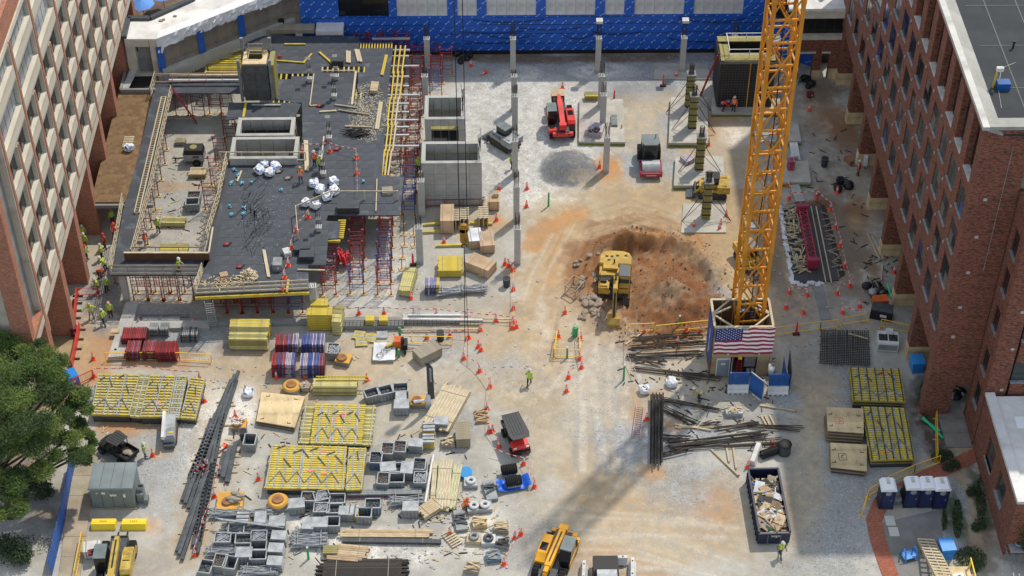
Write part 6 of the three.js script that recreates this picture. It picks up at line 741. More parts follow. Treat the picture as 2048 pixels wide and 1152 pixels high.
bundle('dark mat of long rebar lengths at the bottom edge', 'rebar_stack', 'rebar', 725,1142,[6.2,.28,1.8],0,[M.rebar, M.rebar, std([.13,.1,.08],.85, T.steel)],22,1, { part: 'bar', inner: M.mulch, jit: .5 }); bundle('long grey steel channels below the largest yellow panel', 'steel_beam_stack', 'steel beams', 770,990,[5.9,.35,.6],.01,[M.galv, M.purple, M.galv],3,2, { part: 'channel' }); bundle('long dark beam with a red end lying below the pink boards', 'steel_beam_stack', 'steel beams', 783,1086,[7.6,.25,.4],-.03,[M.steelDark],2,1, { part: 'beam' });
// long dark steel lengths across the left yard
[[359,1112,421,930,.34, 'nearest the camera, its foot by the red cone'],[391,1100,424,930,.3, 'second from the right at the near end'],[371,1010,432,830,.4, 'left one of the far pair'],[384,960,470,752,.34, 'rightmost and longest, up to the far end'],[412,930,466,770,.36, 'beside the rightmost one'],[396,1080,442,832,.3, 'thin one in the middle of the fan'],[446,958,461,895,.5, 'short one lying apart to the right']].forEach(([a, b, c, d, w, l]) => { const p = at(a, b, .2), q = at(c, d, .2), t = thing('steel_length', 'dark steel lengths in the left yard, ' + l, 'steel beams'), L = distXZ(p, q), g = S(); for (const s of [-1,0,1]) { const o = s * w * .75; S().beam([p[0] + o, .26 + (s ? 0 : .12), p[2] + s * .4],[q[0] + o, .26 + (s ? 0 : .12), q[2] - s * .5], w * .74,.22).to('beam', s ? M.steelDark : std([.13,.145,.16],.5, T.steel, { metalness: .3 }), t); } for (let k = 1; k < 4; k++) piece(boxGeo, 'bearer', M.lumber, t, [p[0] + (q[0] - p[0]) * k / 4,.06, p[2] + (q[2] - p[2]) * k / 4],0,[w * 3.4 + .3,.1,.1]); });
{ const p = at(407,940), t = thing('clamp_pile', 'jumble of red and silver clamps where the dark steel lengths cross', 'clamps', p); for (let k = 0; k < 26; k++) piece(boxGeo, 'clamp', k % 2 ? M.galvPale : M.red, t, [rr(-.7,.5), rr(.4,.6), rr(-.7,.7)], rr(0,3), [rr(.1,.3), rr(.08,.2), .1]); }
// frames stood on edge in stacks
function frameStack(l, px, py, [w, h, d], mats, n, lean = -.12) { const t = thing('panel_stack', l, 'panel stack', at(px, py)); for (let k = 0; k < n; k++) { const m = mats[clamp(Math.floor(k / n * mats.length + rr(-.7,.7)), 0, mats.length - 1)], o = piece(boxGeo, 'panel', pick(m), t, [(k + .5) * w / n - w / 2, h / 2 + .1, rr(-.05,.05)],0,[w / n * .72, h, d]); o.rotation.x = rr(-.02,.02); o.rotation.z = lean * .4; } S().box(w + .1,.1, d * .8,0,0).to('pallet', M.lumberGrey, t); const q = S(); for (const y of [.3,.75]) q.box(w * .98,.06,.04,0, h * y, d / 2 + .03); q.to('strap', M.rebar, t); }
const R2 = [M.red, M.redDark], B2 = [M.pinkBlue, M.blueFrame], P2 = [M.purple, M.redDark], L2 = [M.lilac, M.pinkBlue];
frameStack('red steel panels on edge, farthest left of the red stacks by the white wall', 272,686,[2.1,1.15,1.4],[R2],14); frameStack('dull red panels on edge, left of the near row by the white wall', 270,712,[1.2,1.1,1.4],[R2, P2],9,-.3); frameStack('dull red panels on edge, middle of the near row by the white wall', 303,712,[1.25,1.1,1.3],[P2, R2],9,-.25); frameStack('red panels on edge, right of the near row by the white wall', 337,714,[1.65,1.15,1.4],[R2],12,.2);
frameStack('red and pink panels on edge, far left of the four striped stacks', 576,702,[2.0,1.3,1.3],[R2, P2, L2],15); frameStack('blue and violet panels on edge, far right of the four striped stacks', 628,701,[2.0,1.3,1.4],[B2, B2, L2],15); frameStack('red and blue panels on edge, near left of the four striped stacks', 569,744,[1.95,1.5,1.5],[R2, B2, L2],15); frameStack('blue and violet panels on edge, near right of the four striped stacks', 627,745,[2.1,1.5,1.5],[L2, B2, P2],16);
frameStack('rack of dull violet and blue panels left of the tube racks', 865,584,[1.3,1.2,1.0],[B2, L2,[M.beamYellow, M.lilac]],9); frameStack('grey wire panels in a rack behind the red panels, left one', 310,668,[.75,.9,.9],[[M.galvPale, M.galv]],7); frameStack('grey wire panels in a rack behind the red panels, right one', 331,668,[.75,.9,.9],[[M.galvPale, M.galv]],7); frameStack('dark wire rack beside the white wall, right of the red panels', 381,678,[1.5,.9,1.0],[[M.galv, M.steelDark]],10);
// bins of parts and packs of tube
const binProto = {};
function bin(l, px, py, ry, kind, o = {}) {
  const p = at(px, py, o.hb ?? 0), W = 1.2, Dp = .95, H = .8; if (binProto[kind]) return copy(binProto[kind], l, p, ry); const t = binProto[kind] = thing('steel_bin', l, 'bin', p, ry), blue = kind === 'blue', m = blue ? std([.13,.2,.32],.5, T.steel) : M.galv;
  if (kind === 'plates') { for (let k = 0; k < 9; k++) piece(boxGeo, 'plate', k % 3 ? M.galvPale : M.galv, t, [rr(-.03,.03), .1 + k * .1, rr(-.03,.03)],0,[.9,.08,1.15]); return t; } if (kind === 'yplates') { for (let k = 0; k < 8; k++) piece(boxGeo, 'plate', k % 3 === 1 ? M.galvPale : M.beamYellow, t, [rr(-.03,.03), .1 + k * .11, rr(-.03,.03)],0,[.95,.09,.95]); S().box(1,.02,.06,0,.93,.2).box(1,.02,.06,0,.93,-.2).to('strap', M.black, t); return t; }
  if (kind === 'tubes') { const g = S(), c = S(); for (let k = 0; k < 30; k++) g.rod([-1.3 + rr(-.2,.2), .15 + rr(0,.5), rr(-.45,.45)],[1.3 + rr(-.2,.2), .15 + rr(0,.5), rr(-.45,.45)],.04,5); g.to('tube', M.galvPale, t); for (const s of [-.9,.9]) c.box(.06,.75,.06, s, 0,-.5).box(.06,.75,.06, s, 0,.5).box(.06,.06,1, s, 0).box(.06,.06,1, s, .72); c.to('rack', M.galv, t); return t; }
  for (const s of [-1,1]) { piece(boxGeo, 'side', m, t, [0, H / 2 + .12, s * Dp / 2],0,[W, H, .05]); piece(boxGeo, 'end', m, t, [s * W / 2, H / 2 + .12,0],0,[.05, H, Dp]); } const rb = S(); for (let k = 0; k < 4; k++) for (const s of [-1,1]) rb.box(.05, H, .03,-.45 + k * .3,.12, s * (Dp / 2 + .03)); rb.box(W + .08,.06,.08,0, H + .1, Dp / 2).box(W + .08,.06,.08,0, H + .1,-Dp / 2).box(.08,.06, Dp, W / 2, H + .1).box(.08,.06, Dp, -W / 2, H + .1).to('rim', M.galvPale, t); for (const [x, z] of [[-.5,-.4],[.5,-.4],[-.5,.4],[.5,.4]]) S().box(.1,.12,.1, x, 0, z).to('foot', m, t); S().box(W - .06,.04, Dp - .06,0,.14).to('floor', M.steelDark, t);
  if (kind === 'lid') S().box(W + .06,.06, Dp + .06,0, H + .13).to('lid', M.galvPale, t); else if (kind !== 'empty') { const f = S(), g = S(), fill = kind === 'clamps' ? .62 : .8; f.box(W - .08, fill * .7, Dp - .08,0,.15); for (let k = 0; k < 46; k++) { const y = fill * .75 + rr(0,.14); if (kind === 'pipes') g.rod([rr(-.55,-.2), y + rr(.05,.25), rr(-.42,.42)],[rr(.2,.55), y + rr(.05,.25), rr(-.42,.42)],.035,5); else g.box(rr(.08,.28), .07, rr(.05,.12), rr(-.5,.5), y, rr(-.4,.4), rr(0,3), rr(-.5,.5)); } f.to('filling', M.steelDark, t); g.to('contents', kind === 'pipes' ? M.galvPale : kind === 'rusty' ? std([.22,.17,.14],.8, T.steel) : M.steelDark, t); }
  return t;
}
const kindWord = { clamps: 'grey steel bin filled with dark clamps', pipes: 'steel bin heaped with bright tube ends', rusty: 'grey steel bin filled with brownish fittings', empty: 'empty grey steel bin', lid: 'grey steel bin with a flat lid', blue: 'blue steel bin', plates: 'stack of flat grey plates', yplates: 'stack of yellow plates', tubes: 'rack of galvanised tubes' };
for (const [where, list] of [['left of the feather banner', [[745,800,.35, 'clamps'],[771,795,.3, 'clamps'],[802,790,.05, 'clamps'],[803,808,0, 'plates'],[804,824,0, 'lid']]],
  ['left of the white pole', [[753,930,1.5, 'blue'],[776,912,1.5, 'rusty'],[801,908,1.5, 'rusty'],[833,900,1.45, 'plates'],[859,868,.05, 'yplates'],[858,891,0, 'yplates'],[883,856,1.5, 'plates'],[777,949,.1, 'lid'],[796,950,0, 'clamps'],[815,951,1.5, 'lid'],[840,943,1.5, 'blue'],[768,972,1.5, 'rusty'],[794,971,0, 'empty'],[841,970,1.55, 'pipes']]],
  ['below the largest yellow panel', [[595,1022,.1, 'lid'],[620,1008,-.05, 'rusty'],[645,1006,.3, 'pipes'],[676,1012,0, 'clamps'],[645,1030,0, 'pipes'],[671,1032,0, 'clamps'],[618,1062,0, 'plates'],[641,1060,0, 'lid'],[665,1058,0, 'empty'],[694,1036,1.5, 'plates'],[706,1034,1.5, 'yplates'],[729,1040,-.05, 'empty'],[747,1022,0, 'blue'],[822,1028,0, 'lid']]],
  ['in the lower left store block', [[475,1072,0, 'empty'],[513,1070,0, 'tubes'],[489,1092,0, 'clamps'],[520,1086,0, 'pipes'],[448,1090,0, 'pipes'],[449,1108,0, 'tubes'],[519,1106,0, 'empty'],[490,1120,0, 'lid'],[519,1124,0, 'empty'],[443,1136,1.45, 'rusty'],[414,1148,1.4, 'clamps'],[463,1140,1.4, 'empty'],[456,1032,0, 'tubes'],[488,1048,0, 'yplates'],[523,1050,0, 'plates'],[480,1062,0, 'tubes'],[560,1085,1.5, 'plates'],[554,1110,1.5, 'plates'],[552,1136,1.5, 'plates'],[510,1034,.05, 'tubes'],[520,1148,0, 'tubes'],[556,1058,0, 'lid']]],
  ['elsewhere on the site', [[502,894,1.5, 'empty'],[387,418,.05, 'empty'],[390,404,0, 'rusty'],[940,405,0, 'tubes'],[905,588,.12, 'tubes'],[944,584,.02, 'tubes'],[668,712,1.5, 'pipes'],[620,1092,0, 'tubes'],[620,1078,-.03, 'tubes'],[815,1008,0, 'tubes']]]]) {
  const cnt = {}, tot = {}; list.forEach((b) => tot[b[3]] = (tot[b[3]] ?? 0) + 1); for (const [x, y, r, k] of list) { const i = cnt[k] = (cnt[k] ?? -1) + 1, near = { '502,894': 'beside the dark drum and the long steel lengths', '387,418': 'nearer of two in the sunken yard', '390,404': 'farther of two in the sunken yard', '940,405': 'at the foot of the near concrete core', '905,588': 'left of two by the timber boxes', '944,584': 'right of two by the crane rope', '668,712': 'right of the striped panel stacks', '620,1092': 'nearer of two by the white gravel', '620,1078': 'farther of two by the white gravel', '815,1008': 'right of the blue bin on the pale gravel' }[x + ',' + y]; bin(near ? `${kindWord[k]}, ${near}` : `${kindWord[k]} ${where}` + (tot[k] > 1 ? `, ${ord(i, tot[k])} from left` : ''), x, y, r, k); } }
for (let k = 0; k < 5; k++) { const a = at(430 + k * 4,1052 + k * 2), b = at(530 + k * 10,1062 + k * 3), t = thing('loose_tube', `loose steel tube lying over the lower left racks, ${ord(k, 5)} from the far side`, 'tube'); S().rod([a[0],1 + k * .05, a[2]],[b[0],.9 + k * .05, b[2]],.05,6).to('tube', k ? M.galvPale : M.blueFrame, t); }
// crates and timber boxes
function box(l, px, py, [w, h, d], ry, m, o = {}) { const t = thing(o.name ?? 'timber_box', l, o.cat ?? 'box', at(px, py, o.hb ?? 0), ry); S().box(w, h, d, 0,.1).to('body', m, t); S().box(w + .04,.05, d + .04,0, h + .1).to('lid', o.lid ?? m, t); const s = S(); for (const q of [-.34,.34]) s.box(.06, h + .02, d + .03, w * q, .1).box(.07,.02, d + .08, w * q, h + .15); s.to('strap', o.strap ?? M.lumberGrey, t); for (const q of [-.4,0,.4]) S().box(.12,.1, d, w * q, 0).to('skid', M.lumberGrey, t); return t; }
box('cardboard pack of panels left of the crane hook, against a pale pallet', 895,452,[1.2,1.5,2.4],0, M.cardboard); box('cardboard pack with a white sheet over it, right of the crane hook', 950,486,[1.2,.9,1.8],.12, M.cardboard, { lid: M.bagWhite }); box('cardboard pack with a grey patch on its top, right of the crane hook', 973,494,[1.3,.9,2.0],.12, M.cardboard); box('two tiered cardboard pack turned at an angle on yellow bearers', 962,541,[2.4,.95,1.5],-.55, M.cardboard); box('small pile of pale cardboard cartons behind the red cone, near the columns', 987,416,[1.1,1.0,.9],0, std([.66,.48,.28],.85, T.soft)); box('single pale carton on the right of the small carton pile', 992,410,[.5,1.4,.5],0, std([.68,.5,.3],.85, T.soft));
box('long closed timber box lying aslant behind the feather banner', 855,715,[2.2,.9,1.3],.62, M.lumberGrey); box('wrapped timber crate on the crushed stone right of the pale planks', 926,880,[1.15,1.0,1.9],.05, std([.42,.36,.24],.85, T.wood)); box('white wrapped block on the cluttered pad with black gear on it', 1190,272,[1.6,1.0,1.4],-.25, M.lilac); box('pale lilac pack on the square pad left of the column form', 1374,330,[1.0,.8,1.1],.6, M.lilac); box('purple steel crate on the pale slab right of the crane', 1580,345,[.65,1.4,.7],0, M.pinkForm); box('white wrapped pallet with dark tools on it at the lower left edge', 187,1108,[1.25,.8,1.0],.12, M.white, { lid: M.white });
{ const p = at(187,1104,.98), t = thing('tool_heap', 'dark red and black tools on the white wrapped pallet', 'tools', p); S().box(.6,.2,.5,-.1,0,.1,.3).to('case', M.redDark, t); S().box(.3,.4,.3,.25,0,-.15,.4).box(.5,.15,.2,.1,.2,0,.8).to('tool', M.black, t); const q = at(1186,262,1.17), u = thing('black_gear', 'coiled black gear lying on the white wrapped block', 'gear', q), s = S(); for (let k = 0; k < 9; k++) s.ball(rr(.14,.28), rr(-.5,.5), rr(.1,.25), rr(-.3,.3), 1.2,.7,1,7); s.to('gear', M.black, u); }
for (const [x, y, l] of [[912,450, 'nearest of three, right of the cardboard pack'],[928,447, 'farther of three, behind the crane hook'],[967,445, 'standing behind the wrapped packs'],[257,286, 'on the orange terrace beside the white bag'],[904,1079, 'under the red cone by the bottom edge'],[313,430, 'leaning in the sunken yard']]) { const tr = x === 257 ? 3.5 : 0, t = thing('pallet', 'pale timber pallet, ' + l, 'pallet', at(x, y, tr), x === 904 ? .6 : 0); const tall = x > 905 && x < 970 && y < 452 ? 1.2 : .1; for (let k = 0; k < 7; k++) piece(boxGeo, 'slat', M.lumberPale, t, [0, tall + .06,-.75 + k * .25],0,[.95,.04,.13]); for (const s of [-.4,0,.4]) piece(boxGeo, 'bearer', M.lumber, t, [s, tall / 2,0],0,[.1, tall, 1.65]); }
for (const [a, b, c, d, l] of [[843,452,882,449, 'far one left of the cardboard pack'],[843,467,882,465, 'near one left of the cardboard pack'],[872,494,935,492, 'lying free in front of the crane hook'],[957,556,993,538, 'under the angled cardboard pack'],[940,448,985,450, 'behind the wrapped packs']]) { const p = at(a, b), q = at(c, d), t = thing('yellow_beam', 'single yellow timber beam on the ground, ' + l, 'beam'); S().beam([p[0],.12, p[2]],[q[0],.12, q[2]],.16,.2).to('beam', M.beamPale, t); S().beam([p[0],.235, p[2]],[q[0],.235, q[2]],.2,.03).to('flange', M.beamYellow, t); }
// orange caps and tubs
for (const [x, y, r, l] of [[584,780,.75, 'round orange lid with a rusty centre beside the gravel bag'],[557,1010,.8, 'round orange lid with a rusty centre on a concrete ring, below the largest yellow panel']]) { const t = thing('manhole_cover', l, 'cover', at(x, y, .0)); S().cyl(r * .95, r, .5).to('ring', M.concrete, t); S().cyl(r * .88, r * 1.04,.16,0,.5,0,22).to('lid', M.orangeCap, t); S().cyl(r * .55, r * .6,.12,0,.66,0,20).to('rusty_centre', std([.5,.24,.1],.9, T.dirt), t); }
for (const [x, y, l, s] of [[688,725, 'orange square lid with a rusty round centre beside the silver bin', 1.2],[837,809, 'orange square lid with a rusty round centre at the foot of the feather banner', 1.2],[462,1010, 'orange square tray under grey sacks at the left of the store yard', 2.0],[479,855, 'orange tray of coloured scraps by the long steel lengths', 1.2]]) { const t = thing('orange_cover', l, 'cover', at(x, y), x === 688 ? -.25 : 0); S().box(s, .45, s * .85,0,0).to('base', M.concreteDark, t); S().box(s + .06,.12, s * .85 + .06,0,.45).to('lid', M.orangeCap, t); S().cyl(.4,.45,.2, s * -.1,.57, s * .1,18).to('rusty_centre', std([.45,.22,.09],.9, T.dirt), t); if (s > 1.9) { const g = S(); for (let k = 0; k < 8; k++) g.ball(.26, rr(-.1,.8), .75 + rr(0,.2), rr(-.6,.3), 1.5,.6,.8,7); g.to('sacks', M.lumberGrey, t); } if (x === 479) { const g = S(); for (let k = 0; k < 22; k++) g.box(rr(.1,.35), .08,.12, rr(-.5,.5), .6 + rr(0,.2), rr(-.4,.4), rr(0,3)); g.to('scraps', M.bagWhite, t); } }
for (const [x, y, l] of [[1013,572, 'dark drum by the taped cones near the columns'],[488,878, 'dark drum beside the long grey steel lengths'],[881,680, 'dark drum behind the slanted timber box'],[1648,332, 'dark blue drum in the shade right of the crane'],[705,785, 'dark drum in front of the olive beam pack']]) { const t = thing('drum', l, 'drum', at(x, y)); S().cyl(.34,.3,.95,0,0,0,18).to('body', std([.03,.04,.055],.6), t); S().cyl(.37,.37,.07,0,.9,0,18).to('rim', std([.06,.07,.09],.5), t); S().cyl(.3,.3,.02,0,.96,0,16).to('opening', M.black, t); }
// pipes, tanks and pours
{ const t = thing('pipe_trench', 'shallow concrete trench with white pipes and rebar beside the taped cones', 'trench'), a = at(806,640), b = at(920,648), c = at(670,645), d = at(808,658); S().box(c[0] ? d[0] - c[0] : 1,.5,1.1, (c[0] + d[0]) / 2,0, (c[2] + d[2]) / 2).to('dark_trough', M.concreteDark, t); const w = S(), L = b[0] - a[0]; S().box(L, .35,1.2, (a[0] + b[0]) / 2,0, a[2] - .1).to('footing', M.concrete, t); w.rod([a[0],.45, a[2] + .4],[b[0] + 2,.45, a[2] + .6],.14,8).rod([a[0] + .5,.5, a[2] - .1],[b[0] + 1,.5, a[2]],.1,8).to('pipe', M.white, t); const r = S(); for (let k = 0; k < 40; k++) r.rod([c[0] + k * .33,.5, c[2] + .3],[c[0] + k * .33,.52, c[2] + 1.1],.018,4); for (let k = 0; k < 4; k++) r.rod([c[0],.54, c[2] + .35 + k * .22],[c[0] + 13,.54, c[2] + .35 + k * .22],.018,4); const rm = r.to('rebar_mat', M.rebar, t); rm.userData = { kind: 'stuff' }; for (let k = 0; k < 5; k++) S().rod([a[0] + .9 + k * .14,.4, a[2] + .1],[a[0] + .9 + k * .14,1.9, a[2] + .1],.03,5).to('starter_bar', M.white, t); const g0 = at(800,640), g1 = at(1030,643); S().beam([g0[0],.3, g0[2]],[g1[0],.3, g1[2]],.1,.12).to('rail', M.lumberPale, t); S().beam([g0[0],.25, g0[2] + 1.5],[g1[0] - 3,.25, g1[2] + 1.2],.1,.12).to('rail', M.lumberPale, t);
  for (const x of [741,768]) { const p = at(x, 652), k = thing('yellow_form_box', `yellow form box standing in the dark trough, ${x < 750 ? 'left' : 'right'} of two`, 'form box', [p[0],.3, p[2]]); S().box(.75,.7,.7).to('box', M.beamYellow, k); for (const y of [.15,.4]) S().box(.8,.08,.75,0, y).to('band', M.beamOlive, k); }
  const u = thing('strip_footing', 'long white concrete footing wall along the left yard', 'wall'), e = at(216,714,.5), f = at(252,603,.5); S().slab([[e[0], e[2]],[e[0] + 1.3, e[2] - .1],[f[0] + 1.1, f[2]],[f[0], f[2]]],.5,0).to('footing', std([.62,.61,.58],.9, T.concrete), u); S().cyl(.12,.12,.02, e[0] + .5,.5, e[2] - .9).to('cast_hole', M.black, u); const h0 = at(256,656), h1 = at(420,660); S().box(h1[0] - h0[0],.4,.9, (h0[0] + h1[0]) / 2,0, h0[2]).to('cross_footing', std([.6,.6,.57],.9, T.concrete), u); const j0 = at(420,650), j1 = at(625,655); S().box(j1[0] - j0[0],.45,.5, (j0[0] + j1[0]) / 2,0, j0[2]).to('kerb', std([.45,.45,.44],.9, T.concrete), u); for (const [x0, y0, x1, m] of [[265,634,378, M.galv],[285,642,360, M.galvPale],[285,637,360, M.galvPale]]) { const a1 = at(x0, y0), b1 = at(x1, y0); S().box(b1[0] - a1[0],.12,.35, (a1[0] + b1[0]) / 2,.05, a1[2]).to('steel_channel', m, u); } const cb = at(231,663,.5); S().box(.7,.12,.5, cb[0],.5, cb[2]).to('timber_scrap', M.lumber, u);
  const s = thing('white_sheeting', 'crumpled white sheeting over a slab in the store yard', 'sheeting', at(769,708)), g = new THREE.PlaneGeometry(1.9,2.2,14,16).rotateX(-Math.PI / 2), gp = g.attributes.position; for (let i = 0; i < gp.count; i++) gp.setY(i, .25 + .25 * fbm(gp.getX(i) * 1.6 + 5, gp.getZ(i) * 1.6,4)); g.computeVertexNormals(); S().add(g).to('sheet', M.bagWhite, s); S().box(1.7,.28,2).to('slab', M.concrete, s); const wv = S(); for (let k = 0; k < 6; k++) wv.add(new THREE.TorusGeometry(.28,.02,4,12), _m.makeRotationX(Math.PI / 2).setPosition(rr(-.4,.5), .5, rr(-.7,.7))); wv.to('black_loop', M.steelDark, s);
  const pm = thing('pump', 'orange wheeled pump with hoses beside the white sheeting', 'pump', at(797,696)); S().box(.7,.8,.7,0,.3).to('housing', M.orange, pm); S().box(.5,.6,.9,.55,.25,.1).cyl(.15,.15,.9,.4,.6,.3).to('engine', M.black, pm); wheel(pm, .25,.14,.6,.25,.7); S().rod([-.3,.6,0],[-1,.5,.3],.16,8).to('yellow_hose', M.beamYellow, pm); S().rod([.8,.4,0],[2.6,.3,.1],.05,6).rod([.8,.35,.3],[2.5,.25,.35],.04,6).to('hose', M.galv, pm); for (const [x, z, y] of [[.1,-1.2,1.3],[.1,1.1,.9]]) S().cyl(.11,.11, y, x, 0, z, 10).to('green_pipe', M.greenPipe, pm);
  for (const [x, y, l] of [[718,672, 'farthest'],[741,678, 'right'],[723,686, 'nearest']]) { const k = thing('form_sheet', `yellow and grey form sheet lying flat, ${l} of three beside the orange pump`, 'sheet', at(x, y), rr(-.3,.2)); for (let i = 0; i < 5; i++) piece(boxGeo, 'slat', i % 2 ? M.galvPale : M.beamYellow, k, [0,.12,-.4 + i * .2],0,[1.0,.1,.17]); S().box(1.1,.08,1.05).to('sheet', M.galv, k); } const gs = thing('grey_sheet', 'plain grey square sheet lying behind the orange pump', 'sheet', at(764,671)); S().box(.95,.12,.95).to('sheet', M.galvPale, gs); S().box(1.0,.03,.06,0,.12,.4).to('edge', M.galv, gs); }
{ // white pole, feather banner, bags of gravel
  const a = at(849,1018), b = at(867,913), t = thing('white_pole', 'long white pole lying beside the pale planks', 'pole'); S().rod([a[0],.2, a[2]],[b[0],.2, b[2]],.13,10).to('pole', M.white, t); S().rod([a[0],.2, a[2]],[a[0] - .02,.2, a[2] + .12],.15,10).to('end_cap', M.galvPale, t);
  const p = at(857,815), f = thing('feather_banner', 'tall dark feather banner with upright white lettering standing in a white weight', 'banner', p, .1); S().prof([[0,.9],[.55,1.0],[.5,4.6],[.2,5.2],[-.15,5.25],[.02,4.6]],.03).to('banner', std([.05,.055,.06],.7), f); S().rod([0,0,0],[0,5.2,0],.03,6).to('pole', M.steelDark, f); S().prof([[-.25,0],[.25,0],[.16,1.5],[-.1,1.7]],.3, null, .03).to('white_foot', M.white, f); S().rod([-.1,.9,0],[-1.2,.8,0],.14,10).to('white_tube', M.white, f); const w = S(); for (let k = 0; k < 8; k++) w.box(.16,.2,.01,.3 - (k % 2) * .03,3.0 + k * .2,.02).box(.08,.05,.012,.3,3.06 + k * .2,.02); w.to('lettering', M.galvPale, f);
  const bg = [[497,790,0,1],[611,778,0,0],[520,345, D, 1],[540,350, D, 1],[530,332, D, 1],[552,338, D, 1],[628,372, D, 1],[668,368, D, 1],[640,384, D, 1],[612,410, D, 1],[632,415, D, 1],[655,398, D, 1],[670,386, D, 1],[258,300,3.5,1],[1343,770,0,1],[1289,784,0,1]];
  const wh = ['white bag with coloured print on the crushed stone by the long steel lengths', 'grey sack of gravel beside the orange round lid', 'white printed bag, near left of the far pile on the deck', 'white printed bag, near right of the far pile on the deck', 'white printed bag at the back of the far pile on the deck', 'white printed bag, right end of the far pile on the deck', 'white printed bag left of the starter bars on the deck', 'white printed bag right of the starter bars on the deck', 'white printed bag in front of the starter bars on the deck', 'white printed bag, lower left end of the long pile on the deck', 'white printed bag, lowest of the long pile beside the timber rail', 'white printed bag in the middle of the long pile on the deck', 'white printed bag, upper right end of the long pile', 'white printed bag lying on the orange terrace', 'open white bag in the rebar yard, right one', 'open white bag in the rebar yard, left one beside the ladder'];
  const bc = document.createElement('canvas'); bc.width = bc.height = 256; const k = bc.getContext('2d'); k.fillStyle = '#e6e9ee'; k.fillRect(0,0,256,256); k.lineCap = 'round'; for (let i = 0; i < 9; i++) { k.strokeStyle = i % 3 ? '#3f7fc8' : '#7db0e0'; k.lineWidth = rr(8,20); k.beginPath(); const x = rr(20,220), y = rr(20,120); k.moveTo(x, y); k.lineTo(x + rr(-30,30), y + rr(10,40)); k.stroke(); } k.fillStyle = '#e0633f'; for (let i = 0; i < 5; i++) k.fillRect(60 + i * 26,180,18, rr(24,40)); const bt = new THREE.CanvasTexture(bc); bt.colorSpace = THREE.SRGBColorSpace; bt.wrapS = bt.wrapT = THREE.RepeatWrapping; const bm = std([.9,.9,.9],.5, bt);
  bg.forEach(([x, y, h, pr], i) => { const g = new THREE.IcosahedronGeometry(.62,4), q = g.attributes.position; for (let j = 0; j < q.count; j++) { const bx = (v) => Math.sign(v) * Math.pow(Math.abs(v) / .62,.6) * .5, vx = bx(q.getX(j)), vy = bx(q.getY(j)), vz = bx(q.getZ(j)), n = fbm(vx * 3.2 + i * 7 + 9, vy * 3 + vz * 3.2 + 9,4), m = 1.6 * Math.abs(fbm(vx * 7 + i, vz * 7 + vy * 6 + 40,3) - .5) - .3, sk = .3 * (hash(i, 3) - .5); q.setXYZ(j, vx * (.72 + .6 * n) + sk * vy + m * .1, Math.max(0, (vy * .8 + .4) * (.55 + .75 * n) + m * .12), vz * (.72 + .6 * n) + m * .1); } g.computeVertexNormals(); const o = thing('bulk_bag', wh[i], 'bag', at(x, y, h), rr(0,3)), mm = piece(g, 'sack', pr && i < 14 ? bm : pr ? M.bagWhite : M.rock, o, [0,.02,0]); o.scale.setScalar(.86); if (i > 13) S().ball(.34,0,.55,0,1,.4,1,10).to('dark_contents', M.steelDark, o); S().box(.22,.05,.22,.05,.75,.02,.4,.2).to('tied_neck', M.bagWhite, o); }); }

// ---------------------------------------------------------------- fences, barriers, paths
function fence(l, pts, o = {}) { const { H = 1, mat = M.yellowRail, step = 2.1, h = 0, bars = .28, name = 'site_barrier' } = o, t = thing(name, l, 'barrier'), q = pts.map(([x, y]) => at(x, y, h)); for (let i = 0; i + 1 < q.length; i++) { const L = distXZ(q[i], q[i + 1]), n = Math.max(1, Math.round(L / step)), P = (f, y) => [q[i][0] + (q[i + 1][0] - q[i][0]) * f, h + y, q[i][2] + (q[i + 1][2] - q[i][2]) * f]; for (let k = 0; k <= n; k++) S().beam(P(k / n, 0), P(k / n, H), .05,.05).box(.5,.04,.06, P(k / n, 0)[0], h, P(k / n, 0)[2], turnOf(q[i], q[i + 1]) + 1.57).to('post', mat, t); for (const y of [H, H * .18]) S().beam(P(0, y), P(1, y), .055,.055).to('rail', mat, t); if (bars) { const b = S(); for (let k = 1; k < L / bars; k++) b.beam(P(k * bars / L, H * .18), P(k * bars / L, H), .018,.018); b.to('bars', mat, t); } } }
fence('long yellow barrier line behind the crane enclosure toward the brick building', [[1548,672],[1640,660],[1674,656]], { bars: 0 }); fence('second stretch of yellow barrier ending at the black box', [[1682,652],[1736,643]], { bars: 0 }); fence('short yellow barred barrier between black box and pier', [[1760,655],[1815,667]]); fence('yellow barred barrier at the top of the rebar yard, left stretch', [[1256,665],[1308,663]]); fence('yellow barred barrier at the top of the rebar yard, right stretch', [[1312,668],[1416,657]]);
fence('yellow barrier round the small pit on the haul road, near side', [[1108,715],[1158,716]]); fence('yellow barrier round the small pit on the haul road, left side', [[1114,678],[1108,715]], { bars: .4 }); fence('yellow barrier round the small pit on the haul road, right side', [[1158,675],[1160,712]], { bars: .4 }); fence('yellow barrier at the lower left edge beside the pale footpath', [[167,1080],[152,1158]], { bars: .3 }); fence('thin yellow barrier in front of the red panel stacks', [[213,722],[360,722],[424,726]], { bars: .25 });
fence('yellow barrier along the red brick path', [[1878,928],[1828,946],[1778,968],[1735,996]], { bars: .22 }); fence('yellow barrier at the bend of the red brick path', [[1735,996],[1723,1032]], { bars: .22 }); fence('yellow barrier leaning past the green pipes', [[1870,838],[1872,922]], { bars: .3 }); fence('faint yellow barrier behind the timber box in the store yard', [[805,688],[905,690]], { bars: 0 }); fence('red pipe rail along the foot of the near concrete core', [[852,415],[964,413]], { mat: M.red, bars: 0, H: .9 });
fence('red plastic barrier across the end of the left walkway', [[158,593],[198,592]], { mat: M.redBright, bars: .14 }); fence('red plastic barrier at the tree, slanting', [[149,775],[187,757]], { mat: M.redBright, bars: .14 });
